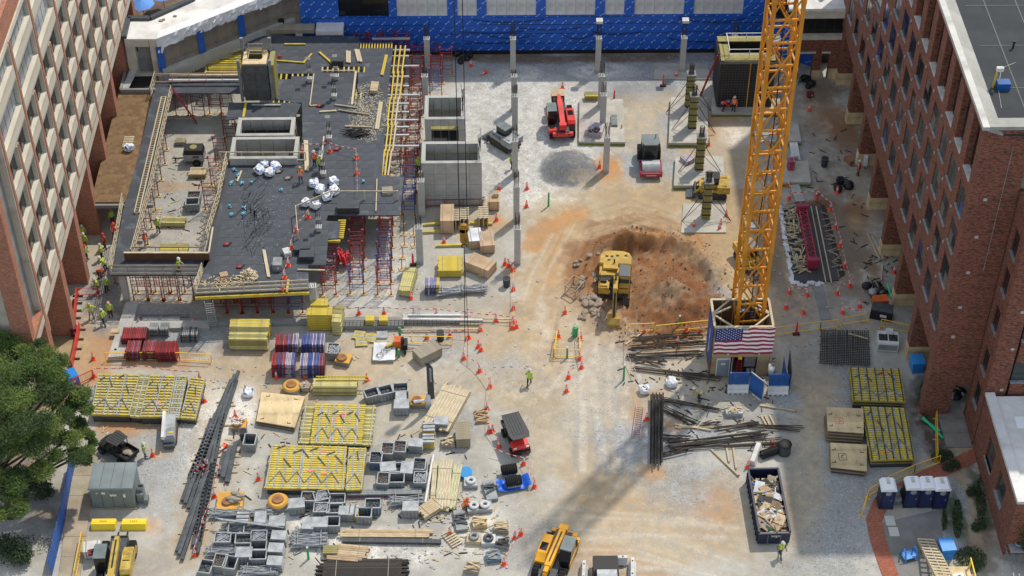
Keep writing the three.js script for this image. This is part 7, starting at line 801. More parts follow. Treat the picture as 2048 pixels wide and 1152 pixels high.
for (const [a, b, c, d, l] of [[156,592,150,652, 'far'],[161,660,145,738, 'near']]) { const p = at(a, b), q = at(c, d), t = thing('red_barrier', `solid red plastic barrier along the left walkway, ${l} stretch`, 'barrier'); for (let k = 0; k < 4; k++) { const f = k / 4, g = (k + .97) / 4; S().beam([p[0] + (q[0] - p[0]) * f, .55, p[2] + (q[2] - p[2]) * f],[p[0] + (q[0] - p[0]) * g, .55, p[2] + (q[2] - p[2]) * g],.08,.9).to('panel', M.redBright, t); S().box(.9,.08,.2, p[0] + (q[0] - p[0]) * f, 0, p[2] + (q[2] - p[2]) * f).to('foot', M.black, t); } }
{ const q = [[151,930],[144,960],[130,1040],[104,1152]].map(([x, y]) => at(x, y)), t = thing('blue_fence', 'tall blue screened fence along the left footpath, under the pine', 'fence'); for (let i = 0; i < 3; i++) for (let k = 0; k < 3; k++) { const P = (f, y) => [q[i][0] + (q[i + 1][0] - q[i][0]) * f, y, q[i][2] + (q[i + 1][2] - q[i][2]) * f]; S().beam(P(k / 3,.95), P((k + .99) / 3,.95), .04,1.8).to('screen', M.blueTarp, t); S().beam(P(k / 3,0), P(k / 3,1.95), .06,.06).to('post', M.galv, t); }
  const p0 = [[146,912],[197,912]], p1 = [[118,1152],[160,1160]]; const path = new THREE.Group(); path.name = 'footpath'; scene.add(setting(path)); for (let k = 0; k < 6; k++) { const f = (v) => [p0[0][0] + (p1[0][0] - p0[0][0]) * v, 912 + 244 * v, p0[1][0] + (p1[1][0] - p0[1][0]) * v], a = f(k / 6), b = f((k + .985) / 6); S().slab([at(a[0], a[1]), at(a[2], a[1]), at(b[2], b[1]), at(b[0], b[1])].map((v) => [v[0], v[2]]), .09 + rr(0,.012), 0).to('slab', std([.52 + rr(-.03,.03), .43,.31],.9, T.concrete), path); }
  const bp = new THREE.Group(); bp.name = 'brick_path'; scene.add(setting(bp)); const pm = std([.62,.42,.36],.95, T.brickFine); const c = [[1956,908],[1912,928],[1860,950],[1800,980],[1762,1005],[1748,1040],[1756,1080],[1768,1115],[1784,1160]].map(([x, y]) => at(x, y)); for (let i = 0; i + 1 < c.length; i++) { const a = c[i], b = c[i + 1], n = (u, v) => { const d = [c[Math.min(v, c.length - 1)][0] - c[u][0], c[Math.min(v, c.length - 1)][2] - c[u][2]], L = Math.hypot(...d); return [-d[1] / L * .62, d[0] / L * .62]; }, na = n(Math.max(0, i - 1), i + 1), nb = n(i, Math.min(i + 2, c.length - 1)); S().slab([[a[0] + na[0], a[2] + na[1]],[b[0] + nb[0], b[2] + nb[1]],[b[0] - nb[0], b[2] - nb[1]],[a[0] - na[0], a[2] - na[1]]].reverse(), .055,0).to('paving', pm, bp); } { const d = [[1843,775],[1862,775],[1848,822],[1834,826]].map(([x, y]) => at(x, y)); S().slab(d.map((v) => [v[0], v[2]]), .05,0).to('paving', pm, bp); }
  const wk = new THREE.Group(); wk.name = 'pavement'; scene.add(setting(wk)); for (let k = 0; k < 4; k++) S().box(2.1,.06,1.6,37.65,0,-97.5 - k * 1.62).to('slab', std([.36,.34,.3],.9, T.concrete), wk); const pd = [[1745,1050],[1885,1018],[1885,1152],[1785,1160]].map(([x, y]) => at(x, y)); S().slab(pd.map((v) => [v[0], v[2]]), .03,0).to('slab', std([.27,.265,.25],.95, T.concrete), wk); const sp = at(1780,1042); S().box(.75,.02,1.0, sp[0],.03, sp[2]).box(.75,.02,.9, sp[0] + .1,.03, sp[2] + 1.1).to('patch', std([.5,.49,.45],.9), wk); const lw = [[95,620],[150,600],[148,740],[96,760]].map(([x, y]) => at(x, y)); S().slab(lw.map((v) => [v[0], v[2]]), .08,0).to('slab', std([.5,.38,.23],.9, T.concrete), wk); }
// ---------------------------------------------------------------- cones and tape
let coneProto; const conePts = {};
function cone(l, px, py, h = 0, lying) { const p = at(px, py + 5, h); if (!h) p[1] = relief(p[0], p[2]); if (!coneProto) { const t = coneProto = thing('traffic_cone', l, 'traffic cone', p); S().box(.4,.05,.4).to('base', M.coneRed, t); S().cyl(.05,.17,.8,0,.05,0,14).to('body', M.coneRed, t); S().cyl(.094,.123,.17,0,.42,0,14).to('collar', M.white, t); S().cyl(.075,.088,.08,0,.65,0,14).to('collar', M.white, t); return; } const c = copy(coneProto, l, p, rr(0,1.5)); if (lying) { c.rotation.z = 1.4; c.position.y += .15; } }
function tape(l, pts, hs = 0) { const t = thing('barrier_tape', l, 'barrier tape'), g = S(); const q = pts.map(([x, y, h]) => { const p = at(x, y + 5, h ?? hs); p[1] += .82; return p; }); for (let i = 0; i + 1 < q.length; i++) { const a = V(...q[i]), b = V(...q[i + 1]), n = Math.max(2, Math.round(a.distanceTo(b) / .32)); for (let k = 0; k < n; k++) { const s = (f) => { const v = a.clone().lerp(b, f); v.y -= .18 * Math.sin(Math.PI * f) * Math.min(1, n / 12); return v.toArray(); }, m = S().beam(s(k / n), s((k + 1) / n), .012,.085), col = new Float32Array(36 * 3); for (let j = 0; j < 36; j++) col.set(k % 2 ? [.75,.04,.03] : [.85,.83,.8], j * 3); m.g[0].setAttribute('color', new THREE.BufferAttribute(col, 3)); g.g.push(m.g[0]); } } g.to('tape', M.tape, t); }
const coneRows = [['along the taped trench before the shoring', 'left', [[657,625],[718,623],[768,623],[828,625],[873,626],[932,632],[992,637],[1026,642]],1],['in the second line along the white pipes', 'left', [[854,672],[900,668],[937,670],[961,656],[1024,652],[1033,650]],0],['along the tape beside the nearest columns', 'far end', [[1010,524],[1017,528],[1026,536],[1027,575],[1027,613],[1026,640]],1],['near the farther concrete columns', 'far end', [[998,374],[1054,373],[1053,409],[993,436]],0],['in the diagonal tape past the red vehicle', 'far end', [[937,672],[928,713],[959,738],[980,769],[974,813],[978,859],[998,889]],1],['at the near end of the diagonal tape', 'far end', [[1047,924],[1069,969]],1],['round the small pit on the haul road', 'far end', [[1130,621],[1150,656],[1117,669],[1161,672],[1160,714],[1163,731],[1137,751],[1133,778]],0],['in the taped curve round the lined trench', 'far end', [[1577,368],[1578,393],[1633,389],[1661,414],[1671,451],[1680,488],[1689,529],[1699,568],[1674,583],[1685,621]],1],['below the near end of the lined trench', 'far end', [[1578,581],[1614,586],[1572,611],[1606,621]],0],['round the nearest column form', 'left', [[1387,449],[1439,454],[1441,446],[1452,428]],0],['at the top of the rebar yard', 'left', [[1288,661],[1355,683],[1372,658],[1401,658]],0],['along the left gravel yard', 'far end', [[188,749],[400,754],[409,798],[492,779],[471,829]],0],['along the taped store yard edge', 'far end', [[440,938],[429,989],[407,1047],[390,1106]],1],['before the striped panel stacks', 'left', [[553,751],[608,751],[734,756]],0],['at the bottom right of the store yard', 'far end', [[1030,1071],[1042,1064],[1008,1124]],1]];
for (const [w, from, pts, tp] of coneRows) { pts.forEach(([x, y], i) => cone(`orange cone ${w}, ${ord(i, pts.length)} from the ${from}`, x, y)); if (tp) tape(`red and white tape strung ${w}`, pts); }
tape('red and white tape round the small pit on the haul road', [[1150,656],[1161,672],[1160,714],[1163,731],[1137,751]]); tape('red and white tape below the near end of the lumber trench', [[1572,611],[1578,581],[1614,586],[1606,621],[1593,660]]); tape('red and white tape linking the second line to the diagonal line', [[854,672],[900,668],[937,670]]); tape('red and white tape along the far edge of the left yellow panels', [[188,745],[285,740],[400,752]]); tape('red and white tape to the pier below the lumber trench', [[1685,621],[1715,630]]); tape('red and white tape from the tape corner to the vehicle', [[985,904],[1047,924]]); tape('red and white tape at the left of the rebar yard', [[1252,662],[1254,715],[1270,750]]); tape('red and white tape by the front concrete core', [[862,405],[866,370],[866,408],[930,402]]);
[[888,481, 'beside the cardboard pack left of the hook'],[822,593, 'at the dark end of the slanting beam pack'],[957,689, 'left one of the close pair in the sandy corner'],[962,696, 'right one of the close pair in the sandy corner'],[985,858, 'tucked behind the diagonal tape line'],[187,714, 'on the orange soil left of the white footing'],[386,646, 'behind the dark wire rack'],[278,644, 'behind the red panel stack by the white footing'],[306,906, 'beside the worker in the left yard'],[517,954, 'alone left of the largest yellow panel'],[900,1063, 'on the tilted pallet'],[1293,834, 'between the pink ladder and the rebar cage'],[1495,930, 'at the corner of the waste container'],[1545,884, 'at the end of the long rebar bundles'],[1719,609, 'alone before the orange machine at right'],[1352,149, 'on the pale slab before the blue wall'],[1243,258, 'on the right side of the cluttered pad'],[1315,308, 'behind the road roller'],[1125,172, 'beyond the red telehandler'],[942,128, 'beside the black heap at the blue wall'],[1417,285, 'right of the third column form'],[1674,381, 'on the black sheeting in the shade'],[1618,217, 'beside the tools in the shade'],[1199,330, 'left of the orange soil column'],[1788,540, 'against the brick pier']].forEach(([x, y, l]) => cone('orange cone ' + l, x, y)); [[452,888, 'lying beside the long steel lengths'],[972,141, 'lying on its side before the blue wall']].forEach(([x, y, l]) => cone('orange cone ' + l, x, y, 0,1));
const dk = [[605,300],[660,299],[713,312],[714,342]], dk2 = [[617,430],[593,457],[583,492],[577,527],[569,551],[566,574]]; dk.forEach(([x, y], i) => cone(`orange cone in the taped deck corner by the workers, ${ord(i, 4)} from the left`, x, y, D)); dk2.forEach(([x, y], i) => cone(`orange cone along the timber rail on deck, ${ord(i, 6)} from the far end`, x, y, D)); tape('red and white tape on the black deck round the taped corner', [[605,296],[660,294],[713,306],[716,388]], D); tape('red and white tape along the timber rail of the black deck', dk2, D);
for (const [x, y, l] of [[1326,172, 'before the capped columns'],[1228,202, 'at the far side of the cluttered pad'],[1592,668, 'right of the crane enclosure'],[859,408, 'beside the near concrete core'],[826,530, 'right of the column before the shoring']]) { const t = thing('delineator', 'tall red delineator post ' + l, 'delineator', at(x, y)); S().box(.6,.06,.4).to('base', M.black, t); S().cyl(.06,.12,1.3,0,.06).to('post', M.redBright, t); S().cyl(.1,.105,.12,0,.9).to('band', M.coneRed, t); }
for (const [x, y, l, h] of [[1097,412, 'on the pale gravel', 1.6],[1247,760, 'at the left of the rebar yard', 1.7],[1150,672, 'in the small pit, thick one', 1.1],[1134,716, 'at the near side of the small pit', 1.2],[1358,655, 'behind the rebar yard barrier', 1.3],[617,1118, 'on the white gravel of the store yard', 1.3]]) { const t = thing('green_marker', 'green pipe marker ' + l, 'pipe', at(x, y)); S().cyl(h < 1.2 ? .25 : .08, h < 1.2 ? .25 : .1, h, 0,0,0,10).to('pipe', M.greenPipe, t); S().cyl(.09,.09,.14,0, h, 0,10).to('cap', M.white, t); }
// ---------------------------------------------------------------- workers: one continuous body meshed from tapered limbs
const J = { // pelvis, chest, neck, head, then elbow, hand, knee, foot left and right: [x, y, z] with z forward
  stand: { p: [0,.95,0], c: [0,1.38,0], h: [0,1.64,.02], el: [-.29,1.12,-.03], hl: [-.3,.86,.08], er: [.29,1.12,-.03], hr: [.3,.86,.08], kl: [-.11,.5,.02], fl: [-.13,.07,.0], kr: [.11,.5,.02], fr: [.13,.07,.0] },
  walk: { p: [0,.93,0], c: [0,1.36,.06], h: [0,1.62,.1], el: [-.3,1.12,-.12], hl: [-.28,.9,-.02], er: [.3,1.12,.1], hr: [.27,.95,.3], kl: [-.1,.52,.2], fl: [-.1,.09,.3], kr: [.1,.48,-.08], fr: [.1,.1,-.36] },
  bend: { p: [0,.86,-.12], c: [0,1.12,.24], h: [0,1.2,.5], el: [-.27,.9,.4], hl: [-.16,.68,.52], er: [.27,.9,.4], hr: [.16,.68,.52], kl: [-.13,.47,.08], fl: [-.16,.07,-.05], kr: [.13,.47,.08], fr: [.16,.07,-.05] },
  arms: { p: [0,.95,0], c: [0,1.38,0], h: [0,1.64,.03], el: [-.48,1.3,.05], hl: [-.68,1.18,.16], er: [.48,1.3,.05], hr: [.68,1.18,.16], kl: [-.13,.5,.02], fl: [-.18,.07,0], kr: [.13,.5,.02], fr: [.18,.07,0] },
  work: { p: [0,.94,-.04], c: [0,1.35,.06], h: [0,1.6,.14], el: [-.28,1.12,.16], hl: [-.12,1.08,.4], er: [.28,1.12,.16], hr: [.14,1.02,.42], kl: [-.12,.5,.04], fl: [-.15,.07,-.02], kr: [.12,.5,.04], fr: [.15,.07,-.02] },
  crouch: { p: [0,.42,-.16], c: [0,.8,.08], h: [0,1.03,.22], el: [-.3,.62,.26], hl: [-.18,.42,.46], er: [.3,.62,.26], hr: [.18,.42,.46], kl: [-.2,.48,.28], fl: [-.18,.07,.1], kr: [.2,.46,.26], fr: [.18,.07,-.1] } };
const bodyCache = {};
function bodyGeo(pose) {
  if (bodyCache[pose]) return bodyCache[pose]; const j = J[pose], add = (a, b, k = 1) => a.map((v, i) => v + b[i] * k), mid = (a, b, f) => a.map((v, i) => v + (b[i] - v) * f), sl = add(j.c, [-.19,.06,0]), sr = add(j.c, [.19,.06,0]), bones = [];
  const bone = (a, b, r0, r1, kind) => bones.push([a, b, r0, r1, kind]); bone(add(j.p, [-.06,0,0]), add(j.c, [-.07,0,0]), .125,.13,0); bone(add(j.p, [.06,0,0]), add(j.c, [.07,0,0]), .125,.13,0); bone(sl, sr, .075,.075,0); bone(j.c, j.h, .06,.055,2); bone(add(j.h, [0,.05,0]), add(j.h, [0,.12,.015]), .095,.1,2); bone(add(j.h, [0,.06,.09]), add(j.h, [0,.03,.11]), .018,.024,2);
  for (const [s, e, h, k, f, x] of [[sl, j.el, j.hl, j.kl, j.fl, -1],[sr, j.er, j.hr, j.kr, j.fr, 1]]) { bone(s, e, .066,.05,1); bone(e, mid(e, h, .82), .048,.036,1); const d = mid(e, h, .82), u = add(h, d, -1), L = Math.hypot(...u), n = u.map((v) => v / L); bone(d, add(d, n, .09), .034,.036,2); for (let q = 0; q < 4; q++) { const o = [(q - 1.5) * .02,0,0]; bone(add(add(d, n, .08), o), add(add(add(d, n, .165 - Math.abs(q - 1.4) * .012), o), [0,-.012,.012]), .011,.009,2); } bone(add(d, n, .03), add(add(d, n, .1), [-x * .045,0,.025]), .013,.01,2); bone(add(j.p, [x * .09,-.02,0]), k, .098,.068,3); bone(k, f, .064,.042,3); bone(add(f, [0,-.01,-.04]), add(f, [x * .02,-.025,.16]), .048,.04,4); }
  const N = 76, mc = new MarchingCubes(N, new THREE.MeshBasicMaterial(), false, false, 90000); mc.isolation = 0; const sc = 1.02, cy = .93; const dist = (x, y, z) => { let s = 0, best = 9, kind = 0; for (const [a, b, r0, r1, k] of bones) { const bx = b[0] - a[0], by = b[1] - a[1], bz = b[2] - a[2], t = clamp(((x - a[0]) * bx + (y - a[1]) * by + (z - a[2]) * bz) / (bx * bx + by * by + bz * bz), 0,1), d = Math.hypot(x - a[0] - bx * t, y - a[1] - by * t, z - a[2] - bz * t) - r0 - (r1 - r0) * t; if (d < best) { best = d; kind = k; } if (d < .3) s += Math.exp(-d * 42); } return [s > 0 ? -Math.log(s) / 42 : best, kind]; };
  for (let k = 0; k < N; k++) for (let i = 0; i < N; i++) for (let q = 0; q < N; q++) mc.field[k * N * N + i * N + q] = -dist((q / N * 2 - 1) * sc, (i / N * 2 - 1) * sc + cy, (k / N * 2 - 1) * sc)[0]; mc.update(); const c = mc.count, pos = new Float32Array(c * 3), nor = new Float32Array(c * 3), kinds = new Uint8Array(c);
  for (let i = 0; i < c; i++) { for (let a = 0; a < 3; a++) { pos[3 * i + a] = mc.positionArray[3 * i + a] * sc + (a === 1 ? cy : 0); nor[3 * i + a] = mc.normalArray[3 * i + a]; } kinds[i] = dist(pos[3 * i], pos[3 * i + 1], pos[3 * i + 2])[1]; }
  return bodyCache[pose] = { pos, nor, kinds, j, sl, sr };
}
const VEST = { lime: [.42,.56,.05], orange: [.75,.15,.03], red: [.6,.05,.03], tan: [.42,.36,.2] }, PANTS = { blue: [.04,.09,.22], dark: [.03,.03,.035], grey: [.16,.15,.13], khaki: [.28,.22,.12] };
function worker(l, px, py, pose, vest, pants, ry, h = 0, hat = M.white, sleeve) {
  const B = bodyGeo(pose), t = thing('person', l, 'person', at(px, py, h), ry), col = new Float32Array(B.pos.length), v = VEST[vest], pal = [v, sleeve ?? v.map((c) => c * .85), [.36,.2,.13], PANTS[pants],[.05,.035,.025]]; for (let i = 0; i < B.kinds.length; i++) col.set(pal[B.kinds[i]],3 * i);
  const g = new THREE.BufferGeometry(); for (const [k, a] of [['position', B.pos],['normal', B.nor],['color', col]]) g.setAttribute(k, new THREE.BufferAttribute(a, 3)); piece(g, 'body', M.body, t); const hd = B.j.h; S().add(new THREE.SphereGeometry(.135,14,7,0,6.2832,0,1.5708), new THREE.Matrix4().makeScale(1,1.05,1.12).setPosition(hd[0], hd[1] + .1, hd[2])).cyl(.15,.165,.02, hd[0], hd[1] + .09, hd[2] + .02,14).to('hard_hat', hat, t);
  const c = B.j.c, p = B.j.p, s = S(); for (const x of [-.1,.1]) { const f = (q, z) => [q[0] + x, q[1], q[2] + z]; s.beam(f(c, .135), f([0, p[1] + .1, p[2]],.13), .05,.02).beam(f(c, -.135), f([0, p[1] + .1, p[2]],-.13), .05,.02); } s.to('reflective_strip', std([.75,.74,.6],.5), t);
}
const yl = M.beamYellow, rd = M.redBright, bl = M.bluePlastic;
worker('worker in a lime vest and white hard hat walking along the haul road', 1058,770, 'walk', 'lime', 'dark', Math.PI - .2); worker('worker in a lime vest and blue jeans standing in the left gravel yard', 291,916, 'stand', 'lime', 'blue', 1.8,0, M.white, [.3,.32,.32]); worker('worker in a lime vest walking beside the waste container', 1560,1112, 'walk', 'lime', 'dark', .4,0, M.white, [.2,.1,.06]);
worker('worker in lime with arms spread on the left walkway', 184,637, 'arms', 'lime', 'khaki', .2,0, yl); worker('worker in lime striding with a blue and white hat on the left walkway', 209,649, 'walk', 'lime', 'dark', -2.4); worker('worker in a lime vest standing apart at the right of the left walkway', 222,634, 'stand', 'lime', 'dark', .3,0, std([.8,.4,.35],.5)); worker('worker in lime beside the red barrier end', 197,585, 'work', 'lime', 'dark', -1.2); worker('worker in lime holding red gear under the deck corner', 214,583, 'work', 'lime', 'dark', 1.0); worker('worker in tan below the deck corner by the grey column', 232,568, 'stand', 'tan', 'khaki', 2.5,0, M.lumber);
worker('worker in lime deep in the shade below the terrace edge', 168,480, 'stand', 'lime', 'grey', .5); worker('worker in lime with a white hat in the shaded walk beside the brick pier', 172,496, 'stand', 'lime', 'grey', -.4); worker('worker in lime with a red hat against the brick pier', 174,520, 'stand', 'lime', 'dark', 1.2,0, rd); worker('worker in red in the shaded walk under the deck rail', 211,497, 'stand', 'red', 'dark', -.8,0, rd); worker('worker in pale lime facing the pier, right half of the crowded walk', 205,518, 'stand', 'lime', 'dark', -1.7); worker('worker in lime nearest the deck edge in the crowded walk', 212,540, 'bend', 'lime', 'dark', -2,0); worker('worker in orange bending among the tools in the crowded walk', 200,556, 'bend', 'orange', 'dark', 1,0, std([.8,.5,.4],.5)); worker('worker in lime close under the far deck rail', 226,448, 'stand', 'lime', 'dark', .7,0, yl);
worker('worker in a red vest perched at the rail of the left deck strip', 229,478, 'work', 'red', 'dark', 2.4, D, rd); worker('worker in lime with a white hat standing in the sunken yard', 317,465, 'stand', 'lime', 'dark', 2.8,0); worker('worker in orange behind the inner rail of the left deck strip', 291,492, 'work', 'orange', 'khaki', 1.6,0); worker('worker in lime stepping along the front tube rails', 359,546, 'walk', 'lime', 'dark', 1.3, D - .3);
worker('worker in an orange vest with his back turned by the white bags on the deck', 602,366, 'work', 'orange', 'blue', Math.PI, D, yl); worker('worker in an orange vest facing left near the starter bars on the deck', 630,332, 'stand', 'orange', 'dark', -.6, D); worker('worker in lime beside the orange one near the starter bars on the deck', 641,342, 'stand', 'lime', 'dark', 2.6, D); worker('worker half hidden behind the third concrete column', 1025,336, 'stand', 'lime', 'dark', .6);
worker('worker in bright orange bending at the foot of the dark rebar core', 1446,221, 'bend', 'red', 'dark', 1.2,.4, bl); worker('worker in an orange and white vest at the foot of the dark rebar core', 1467,222, 'stand', 'orange', 'dark', -.5,.4); worker('worker in dark clothes beside the white panel in the shade', 1716,350, 'stand', 'red', 'dark', -1.5,0, M.white, [.03,.03,.03]); worker('worker in dark clothes bending over bars in the rebar yard', 1398,800, 'bend', 'tan', 'dark', -1.8,0); worker('worker in orange crouching among the wire spools', 930,1018, 'crouch', 'orange', 'dark', 1.9,0, M.orange); worker('worker in lime on the shoring left of the concrete cores', 838,345, 'stand', 'lime', 'dark', 0, D - 1.6, yl);
// ---------------------------------------------------------------- rebar yard
for (const [a, b, c, d, w, n, l] of [[1270,680,1405,672,.5,6, 'farthest bundle'],[1265,697,1418,687,.55,8, 'second bundle from the far side'],[1260,714,1405,709,.5,8, 'third bundle from the far side'],[1263,714,1326,730,.4,7, 'short thick bundle at the left'],[1270,738,1440,757,.5,7, 'long bundle reaching to the enclosure door'],[1325,802,1442,822,.4,7, 'rusty bundle right of the upright cage'],[1333,820,1390,846,.5,9, 'short black bundle right of the upright cage'],[1437,862,1510,848,.4,7, 'bundle bent to the upper right'],[1500,852,1602,860,.4,8, 'thin bundle pointing at the right lane'],[1340,892,1535,868,.6,12, 'thickest long bundle, nearest the container'],[1350,898,1560,884,.4,9, 'lower brown bundle nearest the container'],[1326,912,1380,898,.4,7, 'short bundle at the foot of the cage'],[1405,850,1436,846,.4,5, 'small dark bundle in the middle'],[1332,876,1378,880,.4,6, 'short bundle left of the thickest one'],[1372,756,1396,762,.5,5, 'small bundle near the white bag']]) { const p = at(a, b, .1), q = at(c, d, .1), t = thing('rebar_bundle', 'dark rebar bundle in the rebar yard, ' + l, 'rebar'); for (let k = 0; k < n; k++) { const o = rr(-w, w) * .6, e = rr(-.6,.4); S().rod([p[0] + rr(-.4,.2), .12 + rr(0,.22), p[2] + o],[q[0] + e, .12 + rr(0,.2), q[2] + o + rr(-.2,.2)],.04,5).to('bar', k % 4 ? M.rebar : std([.12,.08,.055],.85, T.steel), t); } }
{ const t = thing('rebar_cage', 'upright laid black rebar cage of seven thick lengths beside the pink ladder', 'rebar cage'); for (let k = 0; k < 8; k++) { const p = at(1302 + k * 3.4,790,.4), q = at(1301 + k * 3.2 + rr(-1,1), 930 + rr(-12,8), .4); S().rod([p[0],.45 + k % 2 * .2, p[2]],[q[0],.45 + k % 2 * .2, q[2]],.075,6).to('bar', M.rebar, t); } const s = S(); for (let k = 0; k < 22; k++) { const p = at(1301,794 + k * 6.2,.3), q = at(1327,794 + k * 6.2,.3); s.rod([p[0],.3, p[2]],[q[0],.3, q[2]],.02,4); } s.to('tie', M.rebar, t); const a = at(1288,785,.15), b = at(1277,852,.15); const a2 = at(1281,811,.2), b2 = at(1272,876,.2); ladder('pinkish ladder frame lying left of the rebar cage', [a2[0],.2, a2[2]],[b2[0],.2, b2[2]],.62, std([.45,.28,.26],.7), 16);
  const mt = thing('rebar_mat', 'square dark rebar mat on the gravel right of the crane', 'rebar mat'), c = [[1643,661],[1736,663],[1739,731],[1640,727]].map(([x, y]) => at(x, y, .3)), L = (i, j, f) => c[i].map((v, k) => v + (c[j][k] - v) * f); for (let k = 0; k <= 26; k++) { const u = L(0,1, k / 26), v = L(3,2, k / 26); S().rod([u[0] + rr(-.05,.05), .3, u[2] - rr(0,.2)],[v[0],.3, v[2] + rr(0,.2)],.03,4).to('bar', M.rebar, mt); } for (let k = 0; k <= 20; k++) { const u = L(0,3, k / 20), v = L(1,2, k / 20); S().rod([u[0] - rr(0,.2), .35, u[2]],[v[0] + rr(0,.2), .35, v[2]],.03,4).to('bar', M.rebar, mt); } const z = at(1697,667,.4), y = at(1736,678,.4); S().beam([z[0],.42, z[2]],[y[0],.42, y[2]],.1,.06).to('plank', M.lumber, mt);
  for (const [a, b, c, d, l, m] of [[1350,856,1436,856, 'pink plank, far one of the pair in the rebar yard'],[1348,850,1420,862, 'pink plank, near one of the pair in the rebar yard'],[1422,900,1476,952, 'long bare plank with a red end before the container'],[1466,895,1472,938, 'plank pointing at the container'],[1452,892,1458,925, 'grey stick left of the plank at the container'],[1520,812,1590,824, 'slender pole below the open gate'],[1522,833,1532,852, 'left one of three short stakes'],[1529,832,1539,852, 'middle one of three short stakes'],[1539,832,1549,853, 'right one of three short stakes'],[1251,690,1284,668, 'bleached timber at the left end of the rebar yard'],[1735,470,1758,520, 'left pale pole leaning by the brick piers'],[1743,474,1766,520, 'right pale pole leaning by the brick piers'],[1764,530,1762,562, 'dark timber by the rubbish heap']]) { const p = at(a, b), q = at(c, d), t = thing('plank', l, 'plank'); S().beam([p[0],.1, p[2]],[q[0],.14, q[2]],.14,.07).to('board', m ?? M.lumber, t); S().beam([q[0],.14, q[2]],[q[0] + (q[0] - p[0]) * .04,.14, q[2] + (q[2] - p[2]) * .04],.15,.08).to('end', l.includes('red') ? M.red : M.lumberGrey, t); }
  for (const [px, py, l, n] of [[1467,828, 'grey crate of scraps on the concrete below the gate', 12],[1568,905, 'black wrapped drum right of the container', 0],[1540,910, 'black coil of mesh above the container', 1],[1510,912, 'white plastic barrier piece above the container', 2]]) { const t = thing('yard_item', l, 'site gear', at(px, py), n === 1 ? .4 : n === 2 ? 1.2 : 0); if (n === 12) { S().box(1.4,.5,.8,0,0).to('crate', M.galvPale, t); const s = S(); for (let k = 0; k < 14; k++) s.box(rr(.2,.6), .06,.1, rr(-.5,.5), .5 + rr(0,.1), rr(-.3,.3), rr(0,3)); s.to('scraps', M.lumber, t); } else if (n === 2) { S().prof([[-.3,0],[.3,0],[.15,.5],[-.15,.5]],2.2, new THREE.Matrix4().makeRotationY(Math.PI / 2), .03).to('block', M.white, t); S().box(.3,.1,.02,.4,.1,.27).to('slot', M.black, t); } else if (n) { const s = S(); for (let k = 0; k < 14; k++) s.add(new THREE.TorusGeometry(.32,.05,5,14), _m.makeRotationY(Math.PI / 2).setPosition(-.8 + k * .12,.38,0)); s.to('coil', M.black, t); S().box(1.7,.08,.6).to('base', M.galv, t); } else { S().cyl(.5,.55,1.0,0,0,0,12).to('body', M.steelDark, t); S().ball(.56,0,1.0,0,1,.35,1,12).to('cover', M.black, t); } }
  const rocks = [[1052,553],[1190,570],[1176,575]]; for (let k = 0; k < 34; k++) { const far = k < 12, p = on(far ? rr(1145,1198) : rr(1160,1198), far ? rr(515,580) : rr(592,640)), g = new THREE.IcosahedronGeometry(rr(.16, far ? .26 : .34), 1), q = g.attributes.position; for (let j = 0; j < q.count; j++) { const n = .8 + .5 * vnoise(q.getX(j) * 6 + k * 3, q.getY(j) * 6 + q.getZ(j) * 4 + 9); q.setXYZ(j, q.getX(j) * n, q.getY(j) * n * .8, q.getZ(j) * n); } g.computeVertexNormals(); const o = new THREE.Mesh(planar(g.index ? g.toNonIndexed() : g), M.rock); o.name = numbered('rock'); o.position.set(p[0], p[1] + .12, p[2]); o.castShadow = o.receiveShadow = true; scene.add(o); tag(o, far ? 'pale rock scattered on the dirt left of the excavator' : 'pale rock in the heap at the foot of the dig', 'rock', far ? 'scattered pale rocks' : 'heaped pale rocks'); }
  const fr = thing('lumber_stand', 'open square timber frame standing left of the rock heap', 'frame'), e = [[1130,588],[1147,568],[1169,578],[1150,600]].map(([x, y]) => at(x, y)); for (let i = 0; i < 4; i++) { const u = e[i], v = e[(i + 1) % 4]; for (const y of [.15,1]) S().beam([u[0], y, u[2]],[v[0], y, v[2]],.08,.08).to('rail', M.lumberGrey, fr); S().beam([u[0],0, u[2]],[u[0],1.05, u[2]],.08,.08).to('post', M.lumberGrey, fr); } S().beam([e[0][0],.9, e[0][2]],[e[2][0],.2, e[2][2]],.06,.08).to('brace', M.lumberGrey, fr); }
